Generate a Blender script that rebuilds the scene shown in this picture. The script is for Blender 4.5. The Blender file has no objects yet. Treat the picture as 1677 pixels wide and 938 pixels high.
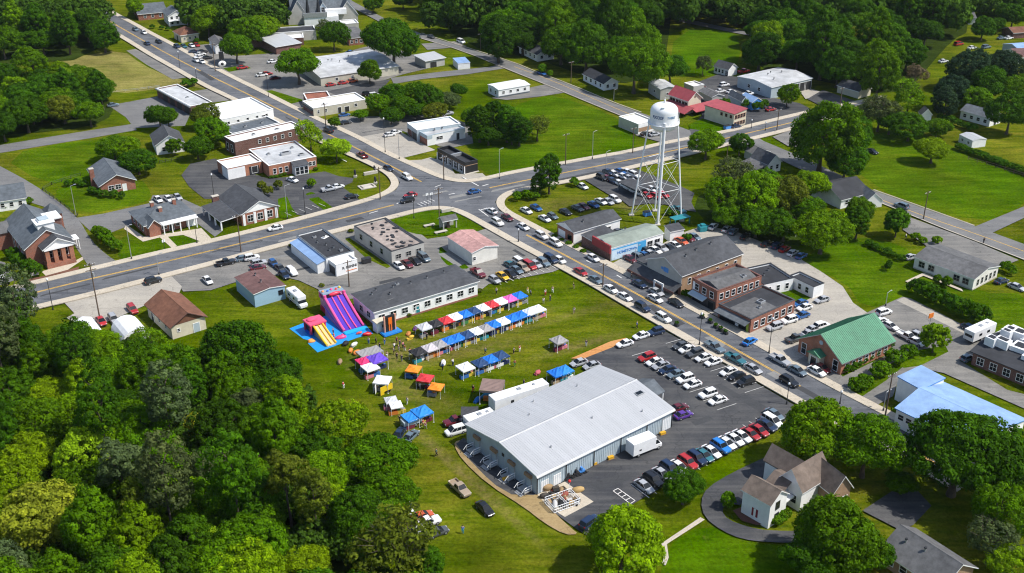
import bpy, bmesh, math, random
import numpy as np
from mathutils import Vector, Matrix
from mathutils.geometry import tessellate_polygon

R_ = math.radians
sc = bpy.context.scene
COL = sc.collection
rnd = random.Random(7)

# ---------------------------------------------------------------- camera survey
# The photograph's own pixel grid (1677 x 938) is only used to survey the ground:
# G() meets the line of sight with a horizontal plane and gives a point in metres.
FOC, HOR, CAMH = 1850.0, 930.0, 122.0
PITCH = math.atan(HOR / FOC)
CP, SP = math.cos(PITCH), math.sin(PITCH)

def G(p, z=0.0):
    x, y = p[0] - 838.5, p[1] - 469.0
    dx, dy, dz = x, FOC * CP - y * SP, -(FOC * SP + y * CP)
    t = (CAMH - z) / -dz
    return Vector((dx * t, dy * t))

def prj(x, y, z):
    zz = z - CAMH
    d = y * CP - zz * SP
    return (838.5 + FOC * x / d, 469.0 - FOC * (y * SP + zz * CP) / d)

def Hpx(base, ytop):
    """height in metres of an upright whose foot is at pixel BASE and whose top is on row YTOP"""
    g = G(base); lo, hi = 0.0, 90.0
    for _ in range(40):
        m = (lo + hi) / 2
        if prj(g.x, g.y, m)[1] > ytop: lo = m
        else: hi = m
    return lo

def ang(v): return math.atan2(v[1], v[0])
A_DIR = ang(G((1340, 651)) - G((1020, 470)))        # main street, towards lower right
B_DIR = ang(G((419, 394)) - G((110, 467)))          # cross street, left part
B2_DIR = ang(G((1125, 242)) - G((840, 300)))        # cross street, right part

cam = bpy.data.cameras.new('camera'); camo = bpy.data.objects.new('camera', cam)
COL.objects.link(camo); camo.location = (0, 0, CAMH)
camo.rotation_euler = (math.pi / 2 - PITCH, 0, 0)
cam.sensor_width = 36; cam.lens = 36 * FOC / 1677; cam.clip_start = 1; cam.clip_end = 12000
sc.camera = camo

# ---------------------------------------------------------------- materials
MATS = {}
def nodes(name):
    m = bpy.data.materials.new(name); m.use_nodes = True
    nt = m.node_tree; nt.nodes.clear()
    out = nt.nodes.new('ShaderNodeOutputMaterial')
    return m, nt, out
def N_(nt, t, **kw):
    n = nt.nodes.new(t)
    for k, v in kw.items(): setattr(n, k, v)
    return n
def noise(nt, vec, scale, detail=3, rough=.55):
    n = N_(nt, 'ShaderNodeTexNoise'); n.inputs['Scale'].default_value = scale
    n.inputs['Detail'].default_value = detail; n.inputs['Roughness'].default_value = rough
    nt.links.new(vec, n.inputs['Vector']); return n.outputs['Fac']
def ramp(nt, fac, stops):
    n = N_(nt, 'ShaderNodeValToRGB'); cr = n.color_ramp
    while len(cr.elements) < len(stops): cr.elements.new(.5)
    for e, (p, c) in zip(cr.elements, stops):
        e.position = p; e.color = (*c, 1) if len(c) == 3 else c
    nt.links.new(fac, n.inputs['Fac']); return n.outputs['Color']
def mixc(nt, fac, a, b, mode='MIX'):
    n = N_(nt, 'ShaderNodeMix', data_type='RGBA', blend_type=mode)
    for s, v in ((n.inputs[0], fac), (n.inputs[6], a), (n.inputs[7], b)):
        if isinstance(v, (int, float)): s.default_value = v
        elif isinstance(v, tuple): s.default_value = (*v, 1)
        else: nt.links.new(v, s)
    return n.outputs[2]
def maprange(nt, v, a, b, c, d):
    n = N_(nt, 'ShaderNodeMapRange')
    for i, x in enumerate((a, b, c, d)): n.inputs[i + 1].default_value = x
    nt.links.new(v, n.inputs[0]); return n.outputs[0]
def grey(nt, v):
    n = N_(nt, 'ShaderNodeCombineColor')
    for i in range(3): nt.links.new(v, n.inputs[i])
    return n.outputs[0]

def mat(name, col, rough=.75, var=.25, scale=1.2, metal=0.0, bump=0.0, coat=0.0, paint=False, stretch=None, spec=.4):
    """a plain worn surface: base colour varied by two sizes of noise; paint=True takes the object's own colour"""
    if name in MATS: return MATS[name]
    m, nt, out = nodes(name)
    b = N_(nt, 'ShaderNodeBsdfPrincipled'); nt.links.new(b.outputs[0], out.inputs[0])
    tc = N_(nt, 'ShaderNodeTexCoord'); vec = tc.outputs['Object']
    if stretch:
        mp = N_(nt, 'ShaderNodeMapping'); mp.inputs['Scale'].default_value = stretch
        nt.links.new(vec, mp.inputs[0]); vec = mp.outputs[0]
    if paint:
        base = N_(nt, 'ShaderNodeObjectInfo').outputs['Color']
    else:
        base = tuple(col)
    if var:
        f = maprange(nt, noise(nt, vec, scale, 5, .65), .3, .7, 1 - var, 1 + var)
        f2 = maprange(nt, noise(nt, vec, scale * .13, 3), .3, .7, 1 - var * .7, 1 + var * .7)
        mu = N_(nt, 'ShaderNodeMath', operation='MULTIPLY'); nt.links.new(f, mu.inputs[0]); nt.links.new(f2, mu.inputs[1])
        c = mixc(nt, 1.0, base, grey(nt, mu.outputs[0]), 'MULTIPLY')
        nt.links.new(c, b.inputs['Base Color'])
    elif paint: nt.links.new(base, b.inputs['Base Color'])
    else: b.inputs['Base Color'].default_value = (*base, 1)
    b.inputs['Roughness'].default_value = rough; b.inputs['Metallic'].default_value = metal
    b.inputs['Specular IOR Level'].default_value = spec
    b.inputs['Coat Weight'].default_value = coat; b.inputs['Coat Roughness'].default_value = .05
    if bump:
        bp = N_(nt, 'ShaderNodeBump'); bp.inputs['Strength'].default_value = bump; bp.inputs['Distance'].default_value = .05
        nt.links.new(noise(nt, vec, scale * 5, 3), bp.inputs['Height']); nt.links.new(bp.outputs[0], b.inputs['Normal'])
    MATS[name] = m; return m

def grass_mat(name, c1, c2, dry, dry_amt, rot=.3, zones=()):
    m, nt, out = nodes(name)
    b = N_(nt, 'ShaderNodeBsdfPrincipled'); nt.links.new(b.outputs[0], out.inputs[0])
    b.inputs['Roughness'].default_value = 1; b.inputs['Specular IOR Level'].default_value = 0
    tc = N_(nt, 'ShaderNodeTexCoord'); v = tc.outputs['Object']
    mp = N_(nt, 'ShaderNodeMapping'); mp.inputs['Rotation'].default_value = (0, 0, -rot); mp.inputs['Scale'].default_value = (.16, 1, 1)
    nt.links.new(v, mp.inputs[0]); sv = mp.outputs[0]
    big = noise(nt, v, .022, 4); mid = noise(nt, v, .16, 5, .6); fine = noise(nt, v, 1.5, 6, .72); streak = noise(nt, sv, .55, 4, .6)
    c = mixc(nt, maprange(nt, mid, .32, .68, 0, 1), c1, c2)
    c = mixc(nt, maprange(nt, streak, .42, .75, 0, .6), c, tuple(x * 1.5 for x in c2))
    d = N_(nt, 'ShaderNodeMath', operation='MULTIPLY')
    nt.links.new(maprange(nt, big, .36, .66, 0, 1), d.inputs[0]); nt.links.new(maprange(nt, streak, .35, .7, .15, 1), d.inputs[1])
    d2 = N_(nt, 'ShaderNodeMath', operation='MULTIPLY'); d2.inputs[1].default_value = dry_amt; nt.links.new(d.outputs[0], d2.inputs[0])
    c = mixc(nt, d2.outputs[0], c, dry)
    wear = noise(nt, v, .33, 6, .68)
    c = mixc(nt, maprange(nt, wear, .62, .76, 0, .55 * dry_amt), c, (.24, .19, .05))
    c = mixc(nt, maprange(nt, noise(nt, v, .42, 4, .6), .6, .78, 0, .6), c, tuple(x * .55 for x in c1))
    for p, a, lx, ly, am in zones:      # trampled ground: aisles between the stalls, tracks, play area
        sb = N_(nt, 'ShaderNodeVectorMath', operation='SUBTRACT'); nt.links.new(v, sb.inputs[0]); sb.inputs[1].default_value = (p[0], p[1], 0)
        zm = N_(nt, 'ShaderNodeMapping'); zm.vector_type = 'TEXTURE'; zm.inputs['Rotation'].default_value = (0, 0, a); zm.inputs['Scale'].default_value = (lx, ly, 1); nt.links.new(sb.outputs[0], zm.inputs[0])
        le = N_(nt, 'ShaderNodeVectorMath', operation='LENGTH'); nt.links.new(zm.outputs[0], le.inputs[0])
        q = N_(nt, 'ShaderNodeMath', operation='MULTIPLY'); nt.links.new(maprange(nt, le.outputs['Value'], .35, 1.05, am, 0), q.inputs[0]); nt.links.new(maprange(nt, noise(nt, v, .7, 5, .7), .38, .62, .1, 1), q.inputs[1])
        c = mixc(nt, q.outputs[0], c, (.2, .155, .055))
    c = mixc(nt, 1.0, c, grey(nt, maprange(nt, fine, .25, .75, .5, 1.5)), 'MULTIPLY')
    c = mixc(nt, 1.0, c, grey(nt, maprange(nt, noise(nt, v, .06, 4, .6), .3, .7, .66, 1.3)), 'MULTIPLY')
    nt.links.new(c, b.inputs['Base Color'])
    bp = N_(nt, 'ShaderNodeBump'); bp.inputs['Strength'].default_value = .8; bp.inputs['Distance'].default_value = .25
    nt.links.new(fine, bp.inputs['Height']); nt.links.new(bp.outputs[0], b.inputs['Normal'])
    MATS[name] = m; return m

def asphalt_mat(name, col, light, rot, amt=.6):
    """worn asphalt: long tyre-wear bands, pale dusty patches, dark oil spots, cracks"""
    m, nt, out = nodes(name)
    b = N_(nt, 'ShaderNodeBsdfPrincipled'); nt.links.new(b.outputs[0], out.inputs[0])
    b.inputs['Roughness'].default_value = .88; b.inputs['Specular IOR Level'].default_value = .25
    v = N_(nt, 'ShaderNodeTexCoord').outputs['Object']
    mp = N_(nt, 'ShaderNodeMapping'); mp.inputs['Rotation'].default_value = (0, 0, -rot); mp.inputs['Scale'].default_value = (.05, 1, 1)
    nt.links.new(v, mp.inputs[0])
    band = noise(nt, mp.outputs[0], .9, 3); patch = noise(nt, v, .09, 5, .62); fine = noise(nt, v, 3., 5, .7); mid = noise(nt, v, .5, 4, .6)
    c = mixc(nt, maprange(nt, patch, .4, .72, 0, amt), col, light)
    c = mixc(nt, maprange(nt, band, .45, .7, 0, amt * .7), c, light)
    c = mixc(nt, maprange(nt, mid, .62, .78, 0, .55), c, tuple(x * .5 for x in col))
    vo = N_(nt, 'ShaderNodeTexVoronoi', feature='DISTANCE_TO_EDGE'); vo.inputs['Scale'].default_value = .11
    dv = N_(nt, 'ShaderNodeVectorMath', operation='ADD'); nz = N_(nt, 'ShaderNodeTexNoise'); nz.inputs['Scale'].default_value = .3
    sc_ = N_(nt, 'ShaderNodeVectorMath', operation='SCALE'); sc_.inputs['Scale'].default_value = 5.
    nt.links.new(v, nz.inputs['Vector']); nt.links.new(nz.outputs['Color'], sc_.inputs[0]); nt.links.new(v, dv.inputs[0]); nt.links.new(sc_.outputs[0], dv.inputs[1])
    nt.links.new(dv.outputs[0], vo.inputs['Vector'])
    c = mixc(nt, maprange(nt, vo.outputs['Distance'], 0, .012, .5, 0), c, tuple(x * .45 for x in col))
    c = mixc(nt, 1.0, c, grey(nt, maprange(nt, fine, .25, .75, .8, 1.2)), 'MULTIPLY')
    nt.links.new(c, b.inputs['Base Color'])
    MATS[name] = m; return m

def brick_mat(name, c1, c2, mortar=(.32, .29, .26)):
    m, nt, out = nodes(name)
    b = N_(nt, 'ShaderNodeBsdfPrincipled'); nt.links.new(b.outputs[0], out.inputs[0]); b.inputs['Roughness'].default_value = .9
    geo = N_(nt, 'ShaderNodeTexCoord')
    sx = N_(nt, 'ShaderNodeSeparateXYZ'); nt.links.new(geo.outputs['Object'], sx.inputs[0])
    ad = N_(nt, 'ShaderNodeMath', operation='ADD'); nt.links.new(sx.outputs[0], ad.inputs[0]); nt.links.new(sx.outputs[1], ad.inputs[1])
    cb = N_(nt, 'ShaderNodeCombineXYZ'); nt.links.new(ad.outputs[0], cb.inputs[0]); nt.links.new(sx.outputs[2], cb.inputs[1])
    t = N_(nt, 'ShaderNodeTexBrick'); nt.links.new(cb.outputs[0], t.inputs['Vector'])
    t.inputs['Scale'].default_value = 2.2; t.inputs['Mortar Size'].default_value = .012
    t.inputs['Color1'].default_value = (*c1, 1); t.inputs['Color2'].default_value = (*c2, 1); t.inputs['Mortar'].default_value = (*mortar, 1)
    f = maprange(nt, noise(nt, geo.outputs['Object'], .35, 5, .65), .3, .7, .72, 1.25)
    nt.links.new(mixc(nt, 1.0, t.outputs['Color'], grey(nt, f), 'MULTIPLY'), b.inputs['Base Color'])
    MATS[name] = m; return m

def leaf_mat():
    m, nt, out = nodes('leaf')
    oi = N_(nt, 'ShaderNodeObjectInfo'); at = N_(nt, 'ShaderNodeAttribute', attribute_name='tint')
    f = maprange(nt, at.outputs['Fac'], 0, 1, .5, 1.75)
    c = mixc(nt, 1.0, oi.outputs['Color'], grey(nt, f), 'MULTIPLY')
    warm = maprange(nt, at.outputs['Fac'], .45, 1, 0, .38)
    c = mixc(nt, warm, c, mixc(nt, 1.0, c, (1.45, 1.2, .7), 'MULTIPLY'))
    d = N_(nt, 'ShaderNodeBsdfPrincipled'); d.inputs['Roughness'].default_value = .7; d.inputs['Specular IOR Level'].default_value = .07
    tr = N_(nt, 'ShaderNodeBsdfTranslucent')
    nt.links.new(c, d.inputs['Base Color']); nt.links.new(mixc(nt, 1.0, c, (1.3, 1.25, .5), 'MULTIPLY'), tr.inputs['Color'])
    mx = N_(nt, 'ShaderNodeMixShader'); mx.inputs[0].default_value = .36
    nt.links.new(d.outputs[0], mx.inputs[1]); nt.links.new(tr.outputs[0], mx.inputs[2]); nt.links.new(mx.outputs[0], out.inputs[0])
    MATS['leaf'] = m; return m
LEAF = leaf_mat()

def shingle(name, col):
    return mat(name, col, .9, .28, .9, bump=.3)
M = dict(
    white=mat('white_paint', (.82, .82, .81), .6, .08, .6), white_metal=mat('white_metal', (.8, .81, .82), .45, .07, .8, spec=.5),
    pale=mat('pale_render', (.72, .7, .64), .8, .1, .5), cream=mat('cream_block', (.6, .55, .42), .85, .1, .5), beige=mat('beige_block', (.5, .47, .38), .85, .1, .5),
    greyw=mat('grey_render', (.42, .41, .38), .85, .1, .5), blue_siding=mat('blue_siding', (.3, .46, .58), .6, .08, .6, stretch=(.2, .2, 3)),
    steel_blue=mat('blue_grey_metal_wall', (.4, .48, .53), .5, .1, .5), seam_white=mat('white_roof_sheet', (.43, .44, .455), .55, .07, .9, stretch=(1, .07, .3)),
    membrane=mat('grey_roof_membrane', (.45, .46, .47), .85, .24, .35), white_membrane=mat('white_roof_membrane', (.74, .74, .72), .7, .14, .3),
    tar=mat('dark_roof_tar', (.035, .037, .043), .85, .3, .35), charcoal=shingle('charcoal_shingle', (.06, .063, .07)), slate=shingle('slate_shingle', (.1, .115, .13)),
    greysh=shingle('grey_shingle', (.11, .11, .112)), brownsh=shingle('brown_shingle', (.17, .075, .045)), maroonsh=shingle('maroon_shingle', (.13, .07, .065)),
    tansh=shingle('tan_shingle', (.155, .12, .097)), pinkroof=shingle('faded_red_roof', (.42, .24, .22)), redroof=mat('red_roof', (.33, .065, .075), .6, .15, .8),
    greenroof=mat('green_roof_sheet', (.05, .21, .115), .5, .16, .6), sageroof=mat('sage_roof', (.25, .29, .25), .85, .2, .4), blueroof=mat('blue_roof_sheet', (.235, .365, .59), .55, .16, .5), bluewall=mat('blue_trim', (.07, .25, .62), .5, .1, .5),
    brick=brick_mat('red_brick', (.3, .1, .055), (.24, .08, .045)), dbrick=brick_mat('dark_brick', (.15, .055, .04), (.12, .045, .035)), tanbrick=brick_mat('tan_brick', (.36, .22, .12), (.32, .19, .1)), obrick=brick_mat('orange_brick', (.4, .15, .075), (.34, .12, .06)),
    black=mat('black_panel', (.018, .019, .022), .5, .15, .6), concrete=mat('concrete', (.5, .46, .39), .9, .16, .5), gravel=mat('roof_gravel', (.3, .25, .22), .95, .3, .8),
    metal=mat('galvanised_metal', (.45, .46, .47), .4, .1, 2, metal=.5), dark=mat('dark_metal', (.03, .03, .033), .5, .1, 2), wood=mat('pole_wood', (.12, .085, .06), .9, .2, 1), rubber=mat('tyre_rubber', (.012, .012, .012), .85, 0),
    bark=mat('bark', (.09, .07, .05), .95, .3, 2), skin=mat('skin', (.45, .27, .19), .6, 0), paint=mat('car_paint', (1, 1, 1), .32, 0, paint=True, coat=.8), cloth=mat('canopy_cloth', (1, 1, 1), .75, .07, .9, paint=True), anyc=mat('coloured_matt', (1, 1, 1), .7, .06, 1.5, paint=True),
    lampw=mat('headlamp', (.8, .82, .85), .15, 0), lampr=mat('tail_lamp', (.4, .01, .01), .25, 0), yellow=mat('yellow_paint', (.62, .34, .02), .7, .15, 1), vinyl=mat('inflatable_vinyl', (1, 1, 1), .35, .05, 1.5, paint=True),
    teal=mat('teal_paint', (.02, .22, .26), .6, .1, 1), orange=mat('orange_paint', (.7, .18, .02), .6, .1, 1))
def glass():
    m, nt, out = nodes('window_glass'); b = N_(nt, 'ShaderNodeBsdfPrincipled'); nt.links.new(b.outputs[0], out.inputs[0])
    b.inputs['Base Color'].default_value = (.012, .016, .02, 1); b.inputs['Roughness'].default_value = .12; b.inputs['Specular IOR Level'].default_value = .35
    return m
M['glass'] = glass()
GR = B2_DIR
M['grass'] = grass_mat('grass_lawn', (.03, .068, 0.), (.064, .102, 0.), (.19, .165, .018), 1.0, GR, [(G((765, 535)), ang(G((880, 515)) - G((690, 555))), 26, 2.6, .75), (G((740, 580)), ang(G((880, 515)) - G((690, 555))), 24, 3.2, .6), (G((640, 580)), .3, 12, 6, .7), (G((672, 640)), -.6, 16, 4, .5), (G((745, 760)), A_DIR, 30, 1.6, .5), (G((770, 790)), A_DIR, 30, 1.2, .5), (G((950, 565)), B2_DIR, 14, 2.4, .7), (G((920, 520)), B2_DIR, 40, 2, .4), (G((470, 480)), .4, 9, 6, .6), (G((1020, 335)), A_DIR, 9, 4, .7), (G((905, 335)), B2_DIR, 12, 5, .45)])
M['lawn'] = grass_mat('lush_lawn', (.026, .077, 0.), (.049, .11, 0.), (.125, .145, .008), .75, GR)
M['dryg'] = grass_mat('dry_field_grass', (.13, .14, .025), (.2, .18, .05), (.29, .23, .09), .9, .9)
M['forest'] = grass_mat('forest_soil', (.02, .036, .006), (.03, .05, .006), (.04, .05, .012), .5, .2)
M['road'] = asphalt_mat('street_asphalt', (.082, .087, .098), (.185, .19, .2), A_DIR, .75)
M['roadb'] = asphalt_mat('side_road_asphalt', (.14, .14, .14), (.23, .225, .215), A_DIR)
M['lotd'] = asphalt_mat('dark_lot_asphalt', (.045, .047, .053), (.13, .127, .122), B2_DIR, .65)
M['lot'] = asphalt_mat('grey_lot_asphalt', (.14, .137, .13), (.27, .255, .23), B2_DIR, .8)
M['lotc'] = asphalt_mat('pale_lot_concrete', (.33, .305, .265), (.47, .43, .36), A_DIR, .6)
M['walk'] = asphalt_mat('sidewalk_concrete', (.47, .41, .32), (.56, .5, .41), A_DIR, .5)
M['dirt'] = asphalt_mat('bare_dirt', (.27, .19, .085), (.38, .28, .14), .6, .8)
M['sand'] = asphalt_mat('orange_sand', (.5, .22, .07), (.55, .3, .12), .6, .6)
M['mulch'] = asphalt_mat('brown_mulch', (.13, .06, .04), (.19, .09, .06), .6, .6)
M['line_y'] = mat('yellow_line_paint', (.6, .36, .06), .8, .25, 1.5); M['line_w'] = mat('white_line_paint', (.62, .61, .58), .8, .3, 1.2)

# ---------------------------------------------------------------- mesh helpers
class MB:
    def __init__(s): s.v, s.f, s.m, s.s = [], [], [], []
    def add(s, v, f, m=0, smooth=False, M=None):
        o = len(s.v)
        s.v += [tuple(M @ Vector(p)) for p in v] if M is not None else [tuple(p) for p in v]
        for i, q in enumerate(f):
            s.f.append([o + k for k in q]); s.m.append(m[i] if isinstance(m, list) else m); s.s.append(smooth)
        return s
    def box(s, x0, x1, y0, y1, z0, z1, m=0, M=None):
        v = [(x, y, z) for z in (z0, z1) for y in (y0, y1) for x in (x0, x1)]
        return s.add(v, [(0, 2, 3, 1), (4, 5, 7, 6), (0, 1, 5, 4), (2, 6, 7, 3), (0, 4, 6, 2), (1, 3, 7, 5)], m, M=M)
    def prism(s, pts, z0, z1, m=0, mside=None, M=None):
        a = sum(pts[i][0] * pts[(i + 1) % len(pts)][1] - pts[(i + 1) % len(pts)][0] * pts[i][1] for i in range(len(pts)))
        if a < 0: pts = pts[::-1]
        n = len(pts); ms = m if mside is None else mside
        v = [(p[0], p[1], z0) for p in pts] + [(p[0], p[1], z1) for p in pts]
        return s.add(v, [tuple(range(n))[::-1], tuple(range(n, 2 * n))] + [(i, (i + 1) % n, n + (i + 1) % n, n + i) for i in range(n)], [ms, m] + [ms] * n, M=M)
    def extr(s, prof, a, b, axis='x', m=0, mcap=None, M=None):
        """profile in (u, z), extruded along x (u = y) or along y (u = x)"""
        n = len(prof); mc = m if mcap is None else mcap
        mk = (lambda t, u, z: (t, u, z)) if axis == 'x' else (lambda t, u, z: (u, t, z))
        v = [mk(a, *p) for p in prof] + [mk(b, *p) for p in prof]
        ar = sum(prof[i][0] * prof[(i + 1) % n][1] - prof[(i + 1) % n][0] * prof[i][1] for i in range(n))
        f = [tuple(range(n))[::-1], tuple(range(n, 2 * n))] + [(i, (i + 1) % n, n + (i + 1) % n, n + i) for i in range(n)]
        if (ar < 0) ^ (axis == 'y'): f = [q[::-1] for q in f]
        mm = [mc, mc] + (m if isinstance(m, list) else [m] * n)
        return s.add(v, f, mm, M=M)
    def tube(s, p, q, r0, r1=None, n=8, m=0, cap=True, smooth=True):
        p, q = Vector(p), Vector(q); r1 = r0 if r1 is None else r1
        d = (q - p).normalized(); a = d.orthogonal().normalized(); b = d.cross(a)
        v = [tuple(p + (a * math.cos(t) + b * math.sin(t)) * r0) for t in (2 * math.pi * i / n for i in range(n))] + [tuple(q + (a * math.cos(t) + b * math.sin(t)) * r1) for t in (2 * math.pi * i / n for i in range(n))]
        s.add(v, [(i, (i + 1) % n, n + (i + 1) % n, n + i) for i in range(n)], m, smooth)
        if cap: s.add(v, [tuple(range(n))[::-1], tuple(range(n, 2 * n))], m)
        return s
    def lathe(s, prof, n=24, m=0, smooth=True, M=None):
        k = len(prof); v = []
        for i in range(n):
            t = 2 * math.pi * i / n
            v += [(r * math.cos(t), r * math.sin(t), z) for r, z in prof]
        f = [(i * k + j, ((i + 1) % n) * k + j, ((i + 1) % n) * k + j + 1, i * k + j + 1) for i in range(n) for j in range(k - 1)]
        return s.add(v, f, m, smooth, M=M)
    def blob(s, c, r, seed=0, n=2, m=0, amp=.2, squash=(1, 1, 1)):
        bm = bmesh.new(); bmesh.ops.create_icosphere(bm, subdivisions=n, radius=1); rr = random.Random(seed)
        ph = [(rr.uniform(-2, 2), rr.uniform(-2, 2), rr.uniform(-2, 2), rr.uniform(0, 6)) for _ in range(4)]
        vs = []
        for v in bm.verts:
            k = 1 + amp * sum(math.sin(v.co.x * a + v.co.y * b + v.co.z * c_ + d) for a, b, c_, d in ph) / 2
            vs.append((c[0] + v.co.x * r * k * squash[0], c[1] + v.co.y * r * k * squash[1], c[2] + v.co.z * r * k * squash[2]))
        fs = [tuple(v.index for v in f.verts) for f in bm.faces]; bm.free()
        return s.add(vs, fs, m, True)
    def mesh(s, name, mats, bevel=0):
        me = bpy.data.meshes.new(name); me.from_pydata(s.v, [], s.f)
        for m in (mats if isinstance(mats, (list, tuple)) else [mats]): me.materials.append(M[m] if isinstance(m, str) else m)
        me.polygons.foreach_set('material_index', s.m); me.polygons.foreach_set('use_smooth', s.s)
        if bevel:
            bm = bmesh.new(); bm.from_mesh(me); bmesh.ops.remove_doubles(bm, verts=bm.verts, dist=.002)
            bmesh.ops.bevel(bm, geom=[e for e in bm.edges if len(e.link_faces) == 2 and e.calc_face_angle(0) > .5], offset=bevel, segments=2, affect='EDGES', clamp_overlap=True)
            bm.to_mesh(me); bm.free()
            me.polygons.foreach_set('use_smooth', [True] * len(me.polygons)); me.set_sharp_from_angle(angle=R_(32))
        me.update(); return me

def link(name, data, parent=None, loc=(0, 0, 0), rz=0.0, col=None, rot=None, scale=None):
    o = bpy.data.objects.new(name, data); COL.objects.link(o)
    if parent is not None: o.parent = parent
    o.location = loc; o.rotation_euler = rot if rot else (0, 0, rz)
    if col: o.color = (*col, 1)
    if scale: o.scale = scale if isinstance(scale, tuple) else (scale,) * 3
    return o
def tag(o, label, cat, group=None, kind=None):
    o['label'] = label; o['category'] = cat
    if group: o['group'] = group
    if kind: o['kind'] = kind
    return o
def thing(name, label, cat, loc, rz=0, group=None, scale=None):
    p = (loc[0], loc[1], loc[2] if len(loc) > 2 else gz(loc[0], loc[1]))
    return tag(link(name, None, None, p, rz, scale=scale), label, cat, group)
ORD = 'first second third fourth fifth sixth seventh eighth ninth tenth eleventh twelfth thirteenth fourteenth fifteenth sixteenth seventeenth eighteenth nineteenth twentieth'.split()
# ---------------------------------------------------------------- ground, roads, lots
SHEETS = []
def inside(x, y, poly):
    c = False; j = len(poly) - 1
    for i in range(len(poly)):
        xi, yi = poly[i]; xj, yj = poly[j]
        if (yi > y) != (yj > y) and x < (xj - xi) * (y - yi) / (yj - yi) + xi: c = not c
        j = i
    return c
def gz(x, y):
    z = 0.0
    for poly, h in SHEETS:
        if h > z and inside(x, y, poly): z = h
    return z
def chaikin(p, closed=True, it=1):
    for _ in range(it):
        q = []; n = len(p)
        for i in range(n if closed else n - 1):
            a, b = p[i], p[(i + 1) % n]
            q += [(a[0] * .75 + b[0] * .25, a[1] * .75 + b[1] * .25), (a[0] * .25 + b[0] * .75, a[1] * .25 + b[1] * .75)]
        p = q if closed else [p[0]] + q + [p[-1]]
    return p
ZK = [0.006]
def sheet(name, px, m, smooth=0, z=None, label=None, reg=True):
    if smooth: px = chaikin(px, True, smooth)
    pts = [tuple(G(p)) for p in px]
    if z is None: ZK[0] += .004; z = ZK[0]
    if reg: SHEETS.append((pts, z))
    if sum(pts[i][0] * pts[(i + 1) % len(pts)][1] - pts[(i + 1) % len(pts)][0] * pts[i][1] for i in range(len(pts))) < 0: pts = pts[::-1]
    tr = tessellate_polygon([[Vector((x, y, 0)) for x, y in pts]])
    cc = lambda q: (pts[q[1]][0] - pts[q[0]][0]) * (pts[q[2]][1] - pts[q[0]][1]) - (pts[q[1]][1] - pts[q[0]][1]) * (pts[q[2]][0] - pts[q[0]][0])
    tr = [q if cc(q) > 0 else q[::-1] for q in tr if abs(cc(q)) > 1e-7]
    me = bpy.data.meshes.new(name); me.from_pydata([(x, y, z) for x, y in pts], [], tr); me.materials.append(M[m]); me.update()
    o = link(name, me); tag(o, label or 'flat ' + name.replace('_', ' ') + ' seen from above', name.replace('_', ' '), kind='structure'); return o
def offset_line(P, d):
    out = []
    for i in range(len(P)):
        a = P[max(0, i - 1)]; b = P[min(len(P) - 1, i + 1)]
        t = Vector((b[0] - a[0], b[1] - a[1])).normalized(); out.append((P[i][0] - t.y * d, P[i][1] + t.x * d))
    return out
def strip(name, px, d0, d1, m, z, thick=0.0, label=None, smooth=1, world=False):
    P = [tuple(p) if world else tuple(G(p)) for p in px]
    if smooth: P = chaikin(P, False, smooth)
    a, b = offset_line(P, d0), offset_line(P, d1); mb = MB(); n = len(P)
    v = [(x, y, z) for x, y in a] + [(x, y, z) for x, y in b]
    f = [(i, i + 1, n + i + 1, n + i) for i in range(n - 1)]
    if thick:
        v += [(x, y, z - thick) for x, y in a] + [(x, y, z - thick) for x, y in b]
        f += [(2 * n + i, 2 * n + i + 1, i + 1, i) for i in range(n - 1)] + [(n + i, n + i + 1, 3 * n + i + 1, 3 * n + i) for i in range(n - 1)]
    if d1 < d0: f = [q[::-1] for q in f]
    mb.add(v, f); o = link(name, mb.mesh(name, m)); tag(o, label or name.replace('_', ' ') + ' along the road', name.replace('_', ' '), kind='structure')
    for i in range(n - 1): SHEETS.append(([a[i], a[i + 1], b[i + 1], b[i]], z))
    return o

g = MB().add([(-1500, -300, 0), (1500, -300, 0), (1500, 3500, 0), (-1500, 3500, 0)], [(0, 1, 2, 3)])
tag(link('ground', g.mesh('ground', 'grass')), 'green grass ground of the whole town', 'grass ground', kind='structure')

E_NE = [(150, -8), (158, 6), (175, 19), (215, 40), (245, 57), (280, 75), (342, 110), (382, 131), (419, 149), (500, 190), (580, 226), (627, 252), (650, 263), (690, 281), (715, 292), (740, 299), (765, 301), (797, 296), (839, 286), (927, 270), (970, 262), (1040, 250), (1090, 237), (1187, 220), (1259, 202), (1330, 185), (1397, 172), (1450, 161)]
E_SE = [(1450, 170), (1397, 182), (1330, 200), (1259, 219), (1187, 236), (1085, 261), (1040, 271), (980, 285), (927, 296), (870, 306), (839, 312), (820, 320), (811, 332), (817, 346), (850, 364), (900, 390), (985, 433), (1050, 467), (1122, 505), (1259, 580), (1350, 632), (1450, 684), (1520, 720), (1600, 762)]
E_SW = [(-40, 527), (42, 505), (130, 485), (240, 457), (322, 436), (419, 410), (478, 395), (540, 379), (600, 364), (645, 353), (675, 345), (708, 339), (740, 340), (768, 350), (805, 371), (839, 390), (872, 408), (925, 436), (980, 466), (1012, 485), (1085, 527), (1259, 625), (1330, 665), (1420, 713), (1500, 756), (1580, 800)]
E_NW = [(-40, 490), (40, 472), (160, 443), (250, 421), (340, 401), (419, 381), (502, 360), (595, 334), (628, 323), (649, 312), (655, 300), (645, 286), (627, 275), (600, 262), (572, 250), (500, 217), (440, 188), (385, 161), (340, 140), (295, 114), (250, 89), (225, 73), (175, 43), (140, 18), (105, -8)]

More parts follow.
